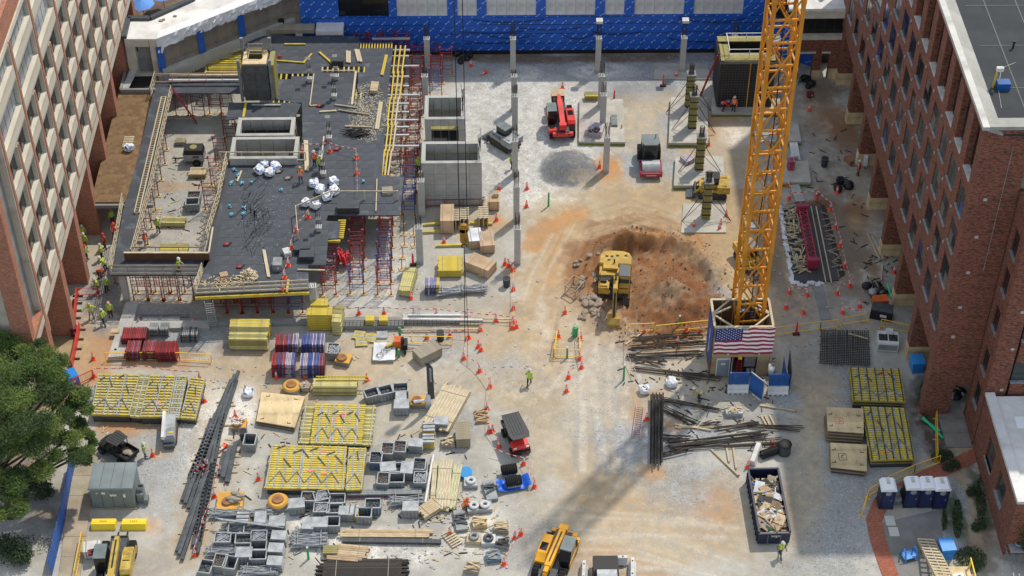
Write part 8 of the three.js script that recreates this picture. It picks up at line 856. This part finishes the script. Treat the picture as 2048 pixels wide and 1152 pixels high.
// ---------------------------------------------------------------- lumber trench with the red form lying in it
{ const q = (pts, y) => pts.map(([x, yy]) => at(x, yy, y)).map((v) => [v[0], v[2]]), t = thing('lined_trench', 'black lined trench bed with timber rails right of the crane', 'trench'); S().slab(q([[1562,412],[1642,410],[1678,560],[1586,568]],.1), .1,.02).to('liner', std([.07,.07,.072],.7, T.soft), t); for (const [a, b] of [[1622,1652],[1632,1663]]) { const u = at(a, 412,.2), v = at(b, 565,.2); S().beam([u[0],.17, u[2]],[v[0],.17, v[2]],.1,.08).to('rail', M.lumberPale, t); } const w0 = at(1561,412,.3), w1 = at(1586,566,.3), w2 = at(1600,560,.3); const wt = S(); for (let k = 0; k < 30; k++) wt.box(rr(.2,.45), rr(.08,.22), .5, w0[0] + (w1[0] - w0[0]) * k / 30 + rr(-.08,.08), .03, w0[2] + (w1[2] - w0[2]) * k / 30, rr(-.3,.3), rr(-.2,.2), rr(-.3,.3)); for (let k = 0; k < 14; k++) wt.box(.35, rr(.06,.2), rr(.2,.5), w1[0] + k * .2,.03, w1[2] + rr(-.3,.1), rr(0,3), .2); wt.to('white_sheeting', M.bagWhite, t); S().slab(q([[1642,410],[1650,412],[1690,550],[1680,556]],0), .06,.01).to('dark_side_ditch', M.mulch, t); for (let k = 0; k < 22; k++) { const f = rnd(), p = at(1645 + f * 35,415 + f * 130); S().box(rr(.5,1.2), .07,.09, p[0] + rr(-.3,.3), .12, p[2], rr(-.8,.8)).to('side_stake', M.lumberGrey, t); }
  for (let k = 0; k < 95; k++) { const f = rnd(), p = at(1566 + f * 24 + rr(0,26), 414 + f * 132); const o = piece(boxGeo, 'loose_timber', pick([M.lumber, M.lumberPale, M.lumberGrey]), t, [p[0],.2 + rr(0,.25), p[2]], rnd() < .4 ? 1.4 + rr(-.3,.3) : rr(-.7,.7), [rr(.5,1.5), .06,.1]); o.rotation.z = rr(-.2,.2); }
  const a = at(1604,420,.6), b = at(1625,528,.6), fm = thing('red_form', 'red lattice column form lying along the lined trench', 'column form'), n = 12; for (const [s, y] of [[-.35,.35],[.35,.35],[-.35,.95],[.35,.95]]) S().beam([a[0] + s, y, a[2]],[b[0] + s, y, b[2]],.1,.1).to('chord', M.pinkForm, fm); const L = S(); for (let k = 0; k <= n; k++) { const f = k / n, x = a[0] + (b[0] - a[0]) * f, z = a[2] + (b[2] - a[2]) * f; L.box(.7,.06,.06, x, .92, z).box(.06,.6,.06, x - .35,.35, z).box(.06,.6,.06, x + .35,.35, z); if (k < n) L.beam([x - .35,.95, z],[x + .35,.95, z + (b[2] - a[2]) / n],.05,.05); } L.to('lacing', M.pinkForm, fm); for (const p of [a, b]) S().box(1.0,.9,.6, p[0],.25, p[2]).box(1.1,.1,.5, p[0],1.15, p[2]).to('head', p === a ? M.pinkForm : std([.3,.02,.06],.5), fm); const g0 = at(1588,375), g1 = at(1600,408); S().beam([g0[0],.3, g0[2]],[g1[0],.3, g1[2]],.9,.12).to('pale_rails', M.concrete, thing('pale_track', 'pale concrete channel leading to the lined trench', 'channel')); const h0 = at(1634,570), h1 = at(1652,640); S().beam([h0[0],.03, h0[2]],[h1[0],.03, h1[2]],.9,.06).to('channel', M.concreteDark, thing('dark_track', 'dark wet channel running out of the lined trench', 'channel')); const e0 = at(1586,290), e1 = at(1592,325); S().beam([e0[0],.3, e0[2]],[e1[0],.3, e1[2]],.8,.12).to('pale_rails', M.white, thing('pale_track', 'pale channel between the two pale slabs right of the crane', 'channel')); }
// ---------------------------------------------------------------- trees, plants, grass
function crown(par, blobs, n, size, mats, needle) { // many small leaf faces spread through the volume of the clumps
  mats.forEach((m, mi) => { const pos = [], per = Math.floor(n / mats.length); for (let k = 0; k < per; k++) { const b = blobs[(k * mats.length + mi) % blobs.length], u = rr(-1,1), a = rr(0,6.283), r = Math.pow(rnd(), .45), s = Math.sqrt(1 - u * u), c = V(b[0] + b[3] * r * s * Math.cos(a), b[1] + b[3] * .62 * r * u, b[2] + b[3] * r * s * Math.sin(a)), d = V(rr(-1,1), rr(-.2,.9), rr(-1,1)).normalize(), e = V(rr(-1,1), rr(-1,1), rr(-1,1)).cross(d).normalize(), w = needle ? .28 : .55, L = size * rr(.6,1.3); const p = [c.clone(), c.clone().addScaledVector(d, L * .5).addScaledVector(e, L * w * .5), c.clone().addScaledVector(d, L), c.clone().addScaledVector(d, L * .5).addScaledVector(e, -L * w * .5)]; for (const i of [0,1,2,0,2,3]) pos.push(p[i].x, p[i].y, p[i].z); } const g = new THREE.BufferGeometry(); g.setAttribute('position', new THREE.Float32BufferAttribute(pos, 3)); g.computeVertexNormals(); S().add(g).to('foliage', m, par).userData.kind = 'stuff'; });
}
const leafM = (c) => { const m = new THREE.MeshPhysicalMaterial({ roughness: .95, side: THREE.DoubleSide, transmission: .3, thickness: 0 }); m.color.setRGB(...c); return m; }, PINE = [leafM([.1,.175,.025]), leafM([.055,.105,.018]), leafM([.16,.23,.035])];
{ const b = at(22,1035), t = thing('pine_tree', 'large green pine with loose needles at the left edge of the yard', 'tree', b), H = 11; const tr = S(); for (let k = 0; k < 6; k++) tr.beam([.1 * k, k * H / 6,-.05 * k],[.1 * (k + 1), (k + 1) * H / 6,-.05 * (k + 1)],.5 - k * .06,.5 - k * .06); tr.to('trunk', M.bark, t);
  const bl = [], lb = S(), Q = [[60,735,10.5,2.0],[20,720,9.5,2.2],[110,735,9.4,1.7],[30,780,10.8,2.2],[95,785,9.6,2.1],[140,775,8,1.5],[150,815,7,1.4],[55,830,10,2.3],[110,845,8.4,1.9],[10,850,9,2],[165,850,6.2,1.1],[70,890,8,2],[130,895,6.3,1.5],[20,905,8,2],[160,905,5.4,1.0],[60,945,6.3,1.7],[15,965,6,1.9],[20,1010,5,1.3],[185,882,5.6,.6],[60,690,10,1.1],[15,690,10,1.4]]; for (const [x, y, h, r] of Q) { const p = at(x, y, h), q = [p[0] - b[0], h, p[2] - b[2]]; for (let k = 0; k < 4; k++) bl.push([q[0] + rr(-r, r) * .75, h + rr(-.6,.5), q[2] + rr(-r, r) * .75, r * rr(.4,.62)]); lb.beam([.3, Math.max(1.5, h - 2.4), 0],[q[0], h - .3, q[2]],.13,.13); } lb.to('limbs', M.bark, t); crown(t, bl, 96000,.26, PINE, 1);
  const DARK = [leafM([.03,.065,.016]), leafM([.045,.085,.02])]; for (const [x, y, s, l] of [[30,1115,1.5, 'dark evergreen shrub below the pine at the left edge'],[75,985,1.4, 'dark shrub in the shade under the pine']]) { const p = at(x, y), u = thing('shrub', l, 'shrub', p); S().rod([0,0,0],[0, s * .7,0],.06,6).to('stem', M.bark, u); crown(u, [[0, s * .6,0, s],[s * .5, s * .5, s * .3, s * .6],[-s * .5, s * .7,-s * .2, s * .7]],2600,.22, DARK); }
  for (const [x, y, s, l] of [[1900,933,.75, 'low dark green bush beside the red brick path'],[1888,912,.6, 'low bush at the end of the yellow barrier'],[1945,985,.6, 'bush against the low brick wall, farther one'],[1955,1055,.55, 'bush against the low brick wall, nearer one'],[1850,805,.5, 'low plant at the foot of the corner pier'],[1795,985,.4, 'tuft of weeds behind the toilets']]) { const u = thing('bush', l, 'bush', at(x, y)); S().rod([0,0,0],[0, s * .6,0],.04,5).to('stem', M.bark, u); crown(u, [[0, s * .4,0, s],[s * .5, s * .35,0, s * .6],[-s * .4, s * .3, s * .4, s * .6]],900,.16, DARK); }
  const tp = at(2040,1100), tt = thing('young_tree', 'light green young tree at the right edge below the low brick building', 'tree', tp); S().beam([0,0,0],[.1,3.4,0],.12,.12).to('trunk', M.bark, tt); crown(tt, [[0,3.2,0,1.0],[.3,2.4,.6,.9],[-.3,2.8,-.7,.7],[.2,1.6,.9,.7]],3200,.2,[leafM([.1,.17,.03]), leafM([.06,.12,.02])]);
  const gp = []; for (const [x, y, rx, ry, n] of [[1915,1038,10,40,700],[1962,1000,10,60,800],[1940,1120,34,28,900],[1888,1040,6,22,300],[1885,915,24,14,500],[1850,800,12,42,500],[60,1090,50,20,300]]) for (let k = 0; k < n; k++) { const a = rr(0,6.28), r = Math.sqrt(rnd()), p = at(x + rx * r * Math.cos(a), y + ry * r * Math.sin(a)), h = rr(.06,.18), w = .05, t2 = rr(0,3); gp.push(p[0] - w * Math.cos(t2), 0, p[2] - w * Math.sin(t2), p[0] + w * Math.cos(t2), 0, p[2] + w * Math.sin(t2), p[0] + rr(-.06,.06), h, p[2] + rr(-.06,.06)); } const gg = new THREE.BufferGeometry(); gg.setAttribute('position', new THREE.Float32BufferAttribute(gp, 3)); gg.computeVertexNormals(); const gr = S().add(gg).to('grass', M.grass); gr.userData = { kind: 'stuff', label: 'dark green weeds and grass in patches beside the low brick building', category: 'grass' }; }
// ---------------------------------------------------------------- timber stairs, things in the shade, clutter on the decks
{ const p = at(1851,1084), q = at(1889,1152,2.1), t = thing('timber_stairs', 'bare timber stair flight with a plywood landing in the lower right corner', 'stairs'), tp = [p[0],.3, p[2]], bt = [q[0],2.1, q[2]]; for (let k = 0; k < 13; k++) { const f = k / 12; piece(boxGeo, 'tread', M.lumberPale, t, [tp[0] + (bt[0] - tp[0]) * f, tp[1] + (bt[1] - tp[1]) * f, tp[2] + (bt[2] - tp[2]) * f],-.12,[1.3,.06,.16]); } for (const s of [-.62,0,.62]) S().beam([tp[0] + s, .15, tp[2]],[bt[0] + s, 1.95, bt[2]],.07,.28).to('stringer', M.lumber, t); const l = at(1893,1150,1.4); S().box(2.9,.1,3, l[0] + .4,1.3, l[2] + .7).to('landing', M.ply, t); S().box(.8,.02,.7, l[0] + .9,1.41, l[2] + .2,.2).to('paper', M.white, t); S().box(.3,.04,.15, l[0] + .9,1.43, l[2] + .15,.5).to('tool', M.steelDark, t); for (let k = 0; k < 3; k++) S().box(.1,2.2,.1, l[0] + 1.85,.1, l[2] - .7 + k * 1.3).to('post', M.yellowRail, t); S().box(.08,.12,3, l[0] + 1.85,2.2, l[2] + .6).to('rail', M.yellowRail, t);
  const a = thing('steel_grating', 'grey steel rails and duct at the end of the low brick building', 'framework', at(2008,1120)); for (let k = 0; k < 5; k++) { S().box(.06,1.2,.06, k * .45,0, k * .1).to('post', M.galv, a); S().box(.05,.05,3, k * .45,1.1 - k * .1,1).to('bar', M.galv, a); } S().add(new THREE.TorusGeometry(.3,.06,6,16), _m.makeRotationX(1.57).setPosition(1,1.5,-.4)).box(1.6,.1,1.2,1,1.2,-.3).to('duct', M.galvPale, a);
  for (const [x, y, l, w, h, d, m, r] of [[1762,632, 'black site box below the orange machine', 1.9,1.0,1.2, M.black, -.3],[1759,610, 'orange machine housing on the rubbish heap', 1.3,.8,.9, M.orange, .1],[1722,330, 'pale blue white sheet leaning by the brown boards', 1.2,1.3,.1, M.bagWhite, -.4],[1703,322, 'brown boards stacked beside the pale sheet', 1.2,.4,1.0, std([.25,.12,.07],.8), .5],[1588,315, 'small pile of pink white boards on the pale slab', .7,.3,.5, M.bagWhite, .2],[1620,193, 'red and black tool heap in the shade', .6,.5,.5, M.redDark, .4],[139,662, 'white appliance box by the brick pier', .9,.8,.8, M.white, 0],[150,670, 'red toolbox beside the white appliance box', .6,.9,.6, M.redDark, .2],[141,765, 'blue bin lid behind the red barrier at the tree', 1.4,1.0,1.2, M.bluePlastic, .5],[176,800, 'grey sheet metal leaning at the left yellow panels', 1.6,.6,1.5, M.galvPale, .2],[675,418, 'stack of black sheets between the white bags and the step edge', 0,0,0,0,0],[560,118, 'red fuel can on the far part of the deck', .3,.4,.3, M.red, .2],[496,188, 'cream box on the right side of the form tower', .8,.7,.9, M.lumberPale, .1],[565,318, 'black metal trough beside the timber plank on the deck', 1.3,.5,.8, M.black, 0],[556,535, 'grey wire cage box near the front of the deck', .8,.7,1.1, M.galv, 0],[775,385, 'timber pallet of hardware at the right tip of the deck', 1.0,.3,.9, M.lumberGrey, .1],[574,510, 'white wrapped box on the timber rail', .6,.5,.8, M.white, .4],[448,552, 'pinkish board with a red tool by the left of the deck', .7,.2,.6, M.cardboard, .3],[605,470, 'dark side box', 0,0,0,0,0]]) { if (!w) continue; const dk = (y < 560 && x > 440 && x < 800) ? D : x === 1588 ? .5 : 0, t = thing('site_item', l, l.match(/box|sheet|boards|bin|heap|can|trough|pallet|housing|board/)[0], at(x, y, dk), r); S().prof([[-w / 2,0],[w / 2,0],[w / 2 * .94, h],[-w / 2 * .94, h]], d, null, .02).to('body', m, t); S().box(w * .96,.05, d * .96,0, h).to('top', m === M.black ? M.steelDark : m, t); S().box(w * .3, h * .3,.03, w * .1, h * .4, d / 2).to('plate', m === M.white ? M.galv : M.white, t); }
  for (const [x, y, l, n] of [[1683,372, 'black crumpled sheeting on the ground in the shade', 9],[930,118, 'black heap of sheeting below the blue wall', 8],[1610,168, 'black sheeting heap near the brick link', 6],[1755,585, 'tangle of grey and black rubbish by the brick pier', 12],[1910,790, 'heap of dark stacked furniture in the brick passage', 12],[1560,262, 'black pots on the pale slab right of the crane', 3]]) { const t = thing('sheeting_heap', l, 'heap', at(x, y), .3), s = S(), u = S(); for (let k = 0; k < n; k++) (k % 4 === 3 && n > 9 ? u : s).ball(rr(.25,.5), rr(-.7,.7), rr(.1,.35), rr(-.9,.9), rr(.8,1.3), .7,1,7); s.to('sheeting', M.black, t); if (u.g.length) u.to('pale_rubbish', M.galvPale, t); const b = S(); for (let k = 0; k < 5; k++) b.beam([rr(-1,1), .2, rr(-1,1)],[rr(-1,1), .7, rr(-1,1)],.07,.07); b.to('stick', n > 9 ? M.lumberGrey : M.black, t); }
  for (const [a, b, c, d, l] of [[1844,838,1880,862, 'left'],[1846,836,1886,876, 'right'],[1775,570,1783,595, 'by the orange machine']]) { const u = at(a, b, .2), v = at(c, d, .2), t = thing('green_pipe', `bright green plastic pipe lying in the planting, ${l} one`.replace('in the planting, by', 'by').replace('machine one', 'machine'), 'pipe'); S().rod([u[0],.25, u[2]],[v[0],.2, v[2]],.11,10).to('pipe', std([.02,.5,.22],.4), t); S().rod([v[0],.2, v[2]],[v[0] + .04,.2, v[2] + .04],.13,10).to('socket', M.greenPipe, t); }
  // tubs, spools and pallets by the blue tarpaulin
  const tb = thing('blue_tub', 'round bright blue tub beside the greenish planks', 'tub', at(931,950)); S().cyl(.58,.5,.4,0,0,0,22).to('tub', std([.03,.33,.7],.35), tb); S().cyl(.52,.52,.02,0,.4,0,20).to('inside', std([.02,.22,.5],.4), tb);
  const ta = thing('blue_tarpaulin', 'crumpled blue tarpaulin under black coils below the red fronted vehicle', 'tarpaulin', at(1027,972), .25), g = new THREE.PlaneGeometry(2.7,1.3,24,14).rotateX(-1.5708), q2 = g.attributes.position; for (let i = 0; i < q2.count; i++) { const x = q2.getX(i), z = q2.getZ(i); q2.setY(i, .08 + .35 * fbm(x * 2.4 + 9, z * 2.4 + 4,4) + .25 * sm(Math.abs(x), .7,1.3)); } g.computeVertexNormals(); S().add(g).to('sheet', std([.01,.1,.55],.45), ta);
  for (const [x, y, l, w] of [[1027,968, 'black ribbed coils on the blue tarpaulin', .12],[1018,945, 'crate of upright black coils behind the blue tarpaulin', .06]]) { const t = thing('black_coils', l, 'coils', at(x, y, .3), .2), s = S(); for (let k = 0; k < 9; k++) s.add(new THREE.TorusGeometry(.36,.07,6,14), _m.makeRotationY(1.57).setPosition(-.55 + k * .14,.4,0)); s.to('coil', M.rubber, t); S().box(1.1, w, .8).to('tray', M.galvPale, t); }
  for (const [x, y, l, k] of [[942,970, 'white wire spool beside the blue tub', 0],[970,1018, 'white wire spool on a white tray, right one', 0],[948,1020, 'white wire spool, left one beside the crouching worker', 0],[948,1082, 'timber box with a wire spool on it', 1],[977,1085, 'white tray of coiled wire', 2],[1005,1090, 'tray covered with dark sheeting', 3],[959,1050, 'bare plywood sheet pile by the bottom cones', 4],[987,1118, 'blue grey plastic crate by the bottom cone', 5],[980,985, 'grey bundle of mats laid along the spools', 6],[921,1045, 'silver mesh mat next to the plywood pile', 6],[1003,1060, 'scraps of timber by the bottom cones', 7],[945,1140, 'rough pallet of split timber at the bottom edge', 7],[897,890, 'broken brown crates below the yellow plates', 7],[962,830, 'torn cardboard on the crushed stone, farther piece', 8],[965,840, 'torn cardboard on the crushed stone, nearer pieces', 8]]) { const t = thing('yard_pile', l, 'site gear', at(x, y), rr(-.2,.2)); const bs = k === 8 ? .1 : k === 6 ? .35 : .45, wd = k === 6 ? .9 : 1.1; S().box(wd, bs, k === 6 ? 2.0 : .9).to('base', [M.galvPale, M.lumber, M.white, M.galvPale, M.ply, std([.1,.16,.22],.5), M.galv, M.lumberGrey, M.cardboard][k], t); const s = S(); if (k < 3) s.add(new THREE.TorusGeometry(.28,.13,8,16), _m.makeRotationX(1.57).setPosition(0, bs + .12,0)); else for (let j = 0; j < 9; j++) s.box(rr(.5,1.1), .06,.12, rr(-.15,.15), bs + rr(0,.2), rr(-.4,.4), rr(-.5,.5)); s.to(k < 3 ? 'coil' : 'pieces', [M.white, M.galv, M.steelDark, M.black, M.ply, M.galv, M.steelDark, M.lumber, M.cardboard][k], t); }
  // loose timbers and offcuts on the deck
  const dt = [[528,502,538,556, 'thick pale plank standing out near the front of the deck', .3],[612,283,614,343, 'wide pale plank beside the orange cone at the open core', .42],[648,275,642,330, 'narrow pale plank right of the wide one', .15],[569,90,611,90, 'yellow beam lying alone on the far deck', .18],[639,106,664,128, 'yellow beam lying aslant before the black stack', .22],[608,126,624,109, 'yellow beam slanting up to the right on the far deck', .18],[547,122,610,127, 'long yellow beam behind the form tower', .16],[773,112,764,152, 'pair of yellow beams inside the deck edge', .3],[492,208,487,236, 'yellow beam across the small deck behind the core', .25],[628,150,620,212, 'left edge timber of the framed bay', .1],[643,143,711,143, 'far edge timber of the framed bay', .1],[712,144,704,211, 'right edge timber of the framed bay', .22],[620,213,642,212, 'near edge timber of the framed bay', .1],[678,222,738,231, 'grey timber by the shavings, near one', .3],[670,211,714,217, 'grey timber by the shavings, far one', .2],[639,225,673,223, 'pale offcut below the framed bay', .18],[762,206,754,260, 'white planks inside the right deck edge', .4],[577,561,574,586, 'short yellow plank at the front corner of the deck', .2],[483,344,475,364, 'pale offcut among the blue clips', .16],[595,541,650,542, 'timber rail across the notch of the deck', .1],[754,360,752,424, 'dotted timber across the right tip of the deck', .1],[690,254,744,256, 'thin pale timber over the dark steel on the deck', .1],[697,104,697,127, 'cream cut sheet beside the black stack, left one', .5],[714,101,720,125, 'cream cut sheet beside the black stack, right one', .55],[560,212,505,212, 'bundle of galvanised tubes on the small deck', .35]];
  for (const [a, b, c, d, l, w] of dt) { const u = at(a, b, D), v = at(c, d, D), t = thing('timber', l, 'timber'), m = l.includes('yellow') ? M.beamYellow : l.includes('grey') ? M.lumberGrey : l.includes('galv') ? M.galvPale : M.lumberPale, n = w > .25 ? 2 : 1; for (let k = 0; k < n; k++) { const o = n > 1 ? (k - .5) * w * .5 : 0; S().beam([u[0] + o, D + .1 + k * .02, u[2] + o * .4],[v[0] + o, D + .1 + k * .02, v[2] + o * .4], w / n * .92,.12).to('board', m, t); } }
  const sp = (name, l, cat, x, y, rx, ry, n, f, m) => { const t = thing(name, l, cat), s = S(); for (let k = 0; k < n; k++) { const a = rr(0,6.28), r = Math.pow(rnd(), .7), p = at(x + rx * r * Math.cos(a), y + ry * r * Math.sin(a), D); f(s, p, r); } const o = s.to(name, m); scene.remove(t); names[t.name.replace(/_\d+$/, '')]--; o.userData = { label: l, category: cat, kind: 'stuff' }; };
  sp('wood_shavings', 'pale shavings scattered over the deck beside the yellow edge beams', 'shavings', 735,225,40,60,1100, (s, p) => s.box(rr(.04,.22), .012, rr(.02,.07), p[0], D + .012, p[2], rr(0,3)), M.lumberPale); sp('timber_offcuts', 'heap of pale timber offcuts at the front of the deck', 'offcuts', 498,555,17,13,160, (s, p, r) => s.box(rr(.2,.6), .06,.1, p[0], D + .05 + (1 - r) * rr(0,.9), p[2], rr(0,3), rr(-.4,.4)), M.lumberPale); sp('loose_offcuts', 'loose offcuts strewn along the front left of the deck', 'offcuts', 450,565,45,14,90, (s, p) => s.box(rr(.15,.8), .05,.08, p[0], D + .03, p[2], rr(0,3)), M.lumber); sp('scrap_bars', 'tangle of dark bars and straps strewn down the middle of the deck', 'bars', 510,430,36,75,70, (s, p) => s.box(.07,.05, rr(.5,3), p[0], D + .04, p[2], rr(-.6,.3)), M.steelDark); sp('blue_film_scraps', 'tiny pale blue film scraps scattered over the middle of the deck', 'scraps', 530,430,90,100,260, (s, p) => s.box(rr(.04,.14), .01, rr(.02,.06), p[0], D + .02, p[2], rr(0,3)), std([.22,.34,.42],.7)); sp('cut_rebar', 'black heap of cut bars on the shavings of the deck', 'bars', 712,268,22,8,60, (s, p) => s.box(rr(.5,1.4), .05,.05, p[0], D + .05 + rr(0,.3), p[2], rr(-.5,.5)), M.black);
  const lit = (name, l, cat, f, m, ...areas) => { const s = S(); for (const [x, y, rx, ry, n] of areas) for (let k = 0; k < n; k++) f(s, on(x + rr(-rx, rx), y + rr(-ry, ry))); s.to(name, m).userData = { label: l, category: cat, kind: 'stuff' }; };
  lit('timber_litter', 'small timber offcuts littered over the store yard and the rebar yard', 'offcuts', (s, p) => s.box(rr(.15,.9), .05, rr(.05,.12), p[0], p[1] + .02, p[2], rr(0,3)), M.lumber, [700,940,250,180,130],[930,1060,80,70,60],[1440,800,110,80,60],[370,400,50,100,40],[790,690,110,40,30],[300,850,100,20,20]); lit('dark_litter', 'dark scraps of bar and rubble littered over the yards', 'scraps', (s, p) => s.box(rr(.1,.9), .05, rr(.03,.1), p[0], p[1] + .02, p[2], rr(0,3)), M.rebar, [1430,800,120,110,150],[700,1000,240,130,120],[1680,420,60,160,60],[1300,720,60,60,40],[1760,570,30,60,40],[380,400,50,90,30]); lit('pale_litter', 'pale scraps and stones littered over the yards', 'scraps', (s, p) => s.box(rr(.06,.3), .06, rr(.06,.2), p[0], p[1] + .01, p[2], rr(0,3)), M.galvPale, [900,1040,130,100,130],[480,850,60,120,60],[720,1060,180,70,90],[1000,640,200,120,50],[1450,790,110,80,50],[1620,600,130,120,50]);
  [[470,341],[477,353],[463,368],[484,369],[503,366],[562,382],[460,415],[489,417],[463,431],[487,430],[727,365]].forEach(([x, y], i) => { const t = thing('blue_clip', `light blue cut film bundle on the deck, ${ord(i, 11)} from the far left`, 'film bundle', at(x, y, D), i), s = S(); for (let k = 0; k < 7; k++) s.box(rr(.2,.45), .06,.08, rr(-.1,.1), .02 + k * .03, rr(-.1,.1), rr(0,3), rr(-.3,.3)); s.to('film', std([.14,.4,.52],.5), t); S().box(.1,.2,.1).to('core', M.black, t); });
  for (const [x, y, s, l] of [[676,126,1.2, 'black sheet stack by the cream cut sheets on the far deck'],[697,419,2.0, 'black sheet stack below the white bags, long one'],[606,502,1.4, 'black sheet stack beside the timber rail, far one'],[614,516,1.3, 'black sheet stack beside the timber rail, near one']]) { const t = thing('black_sheet_stack', l, 'sheet stack', at(x, y, D)); for (let k = 0; k < 4; k++) piece(boxGeo, 'sheet', k === 3 ? M.deckB : M.blackPly, t, [rr(-.04,.04), .09 + k * .15, rr(-.04,.04)],0,[s, .13,1.1]); }
  for (const [x, y, l] of [[478,535, 'red tool bag at the front left of the deck'],[452,490, 'red vest and tools heaped at the left of the deck'],[638,213, 'red tool lying at the near edge of the framed bay'],[672,300, 'red and white gear by the cone on the deck'],[556,345, 'tan tool pouch by the white bags, upper one'],[575,358, 'tan tool pouch by the white bags, lower one']]) { const t = thing('tool_bag', l, 'tool bag', at(x, y, D), .5); S().ball(.2,0,.1,0,1.4,.6,1,8).to('bag', l.includes('red') ? M.red : M.lumberGrey, t); S().box(.6,.08,.12,.3,.02,.1,.6).to('tool', M.black, t); }
}

renderer.render(scene, camera);
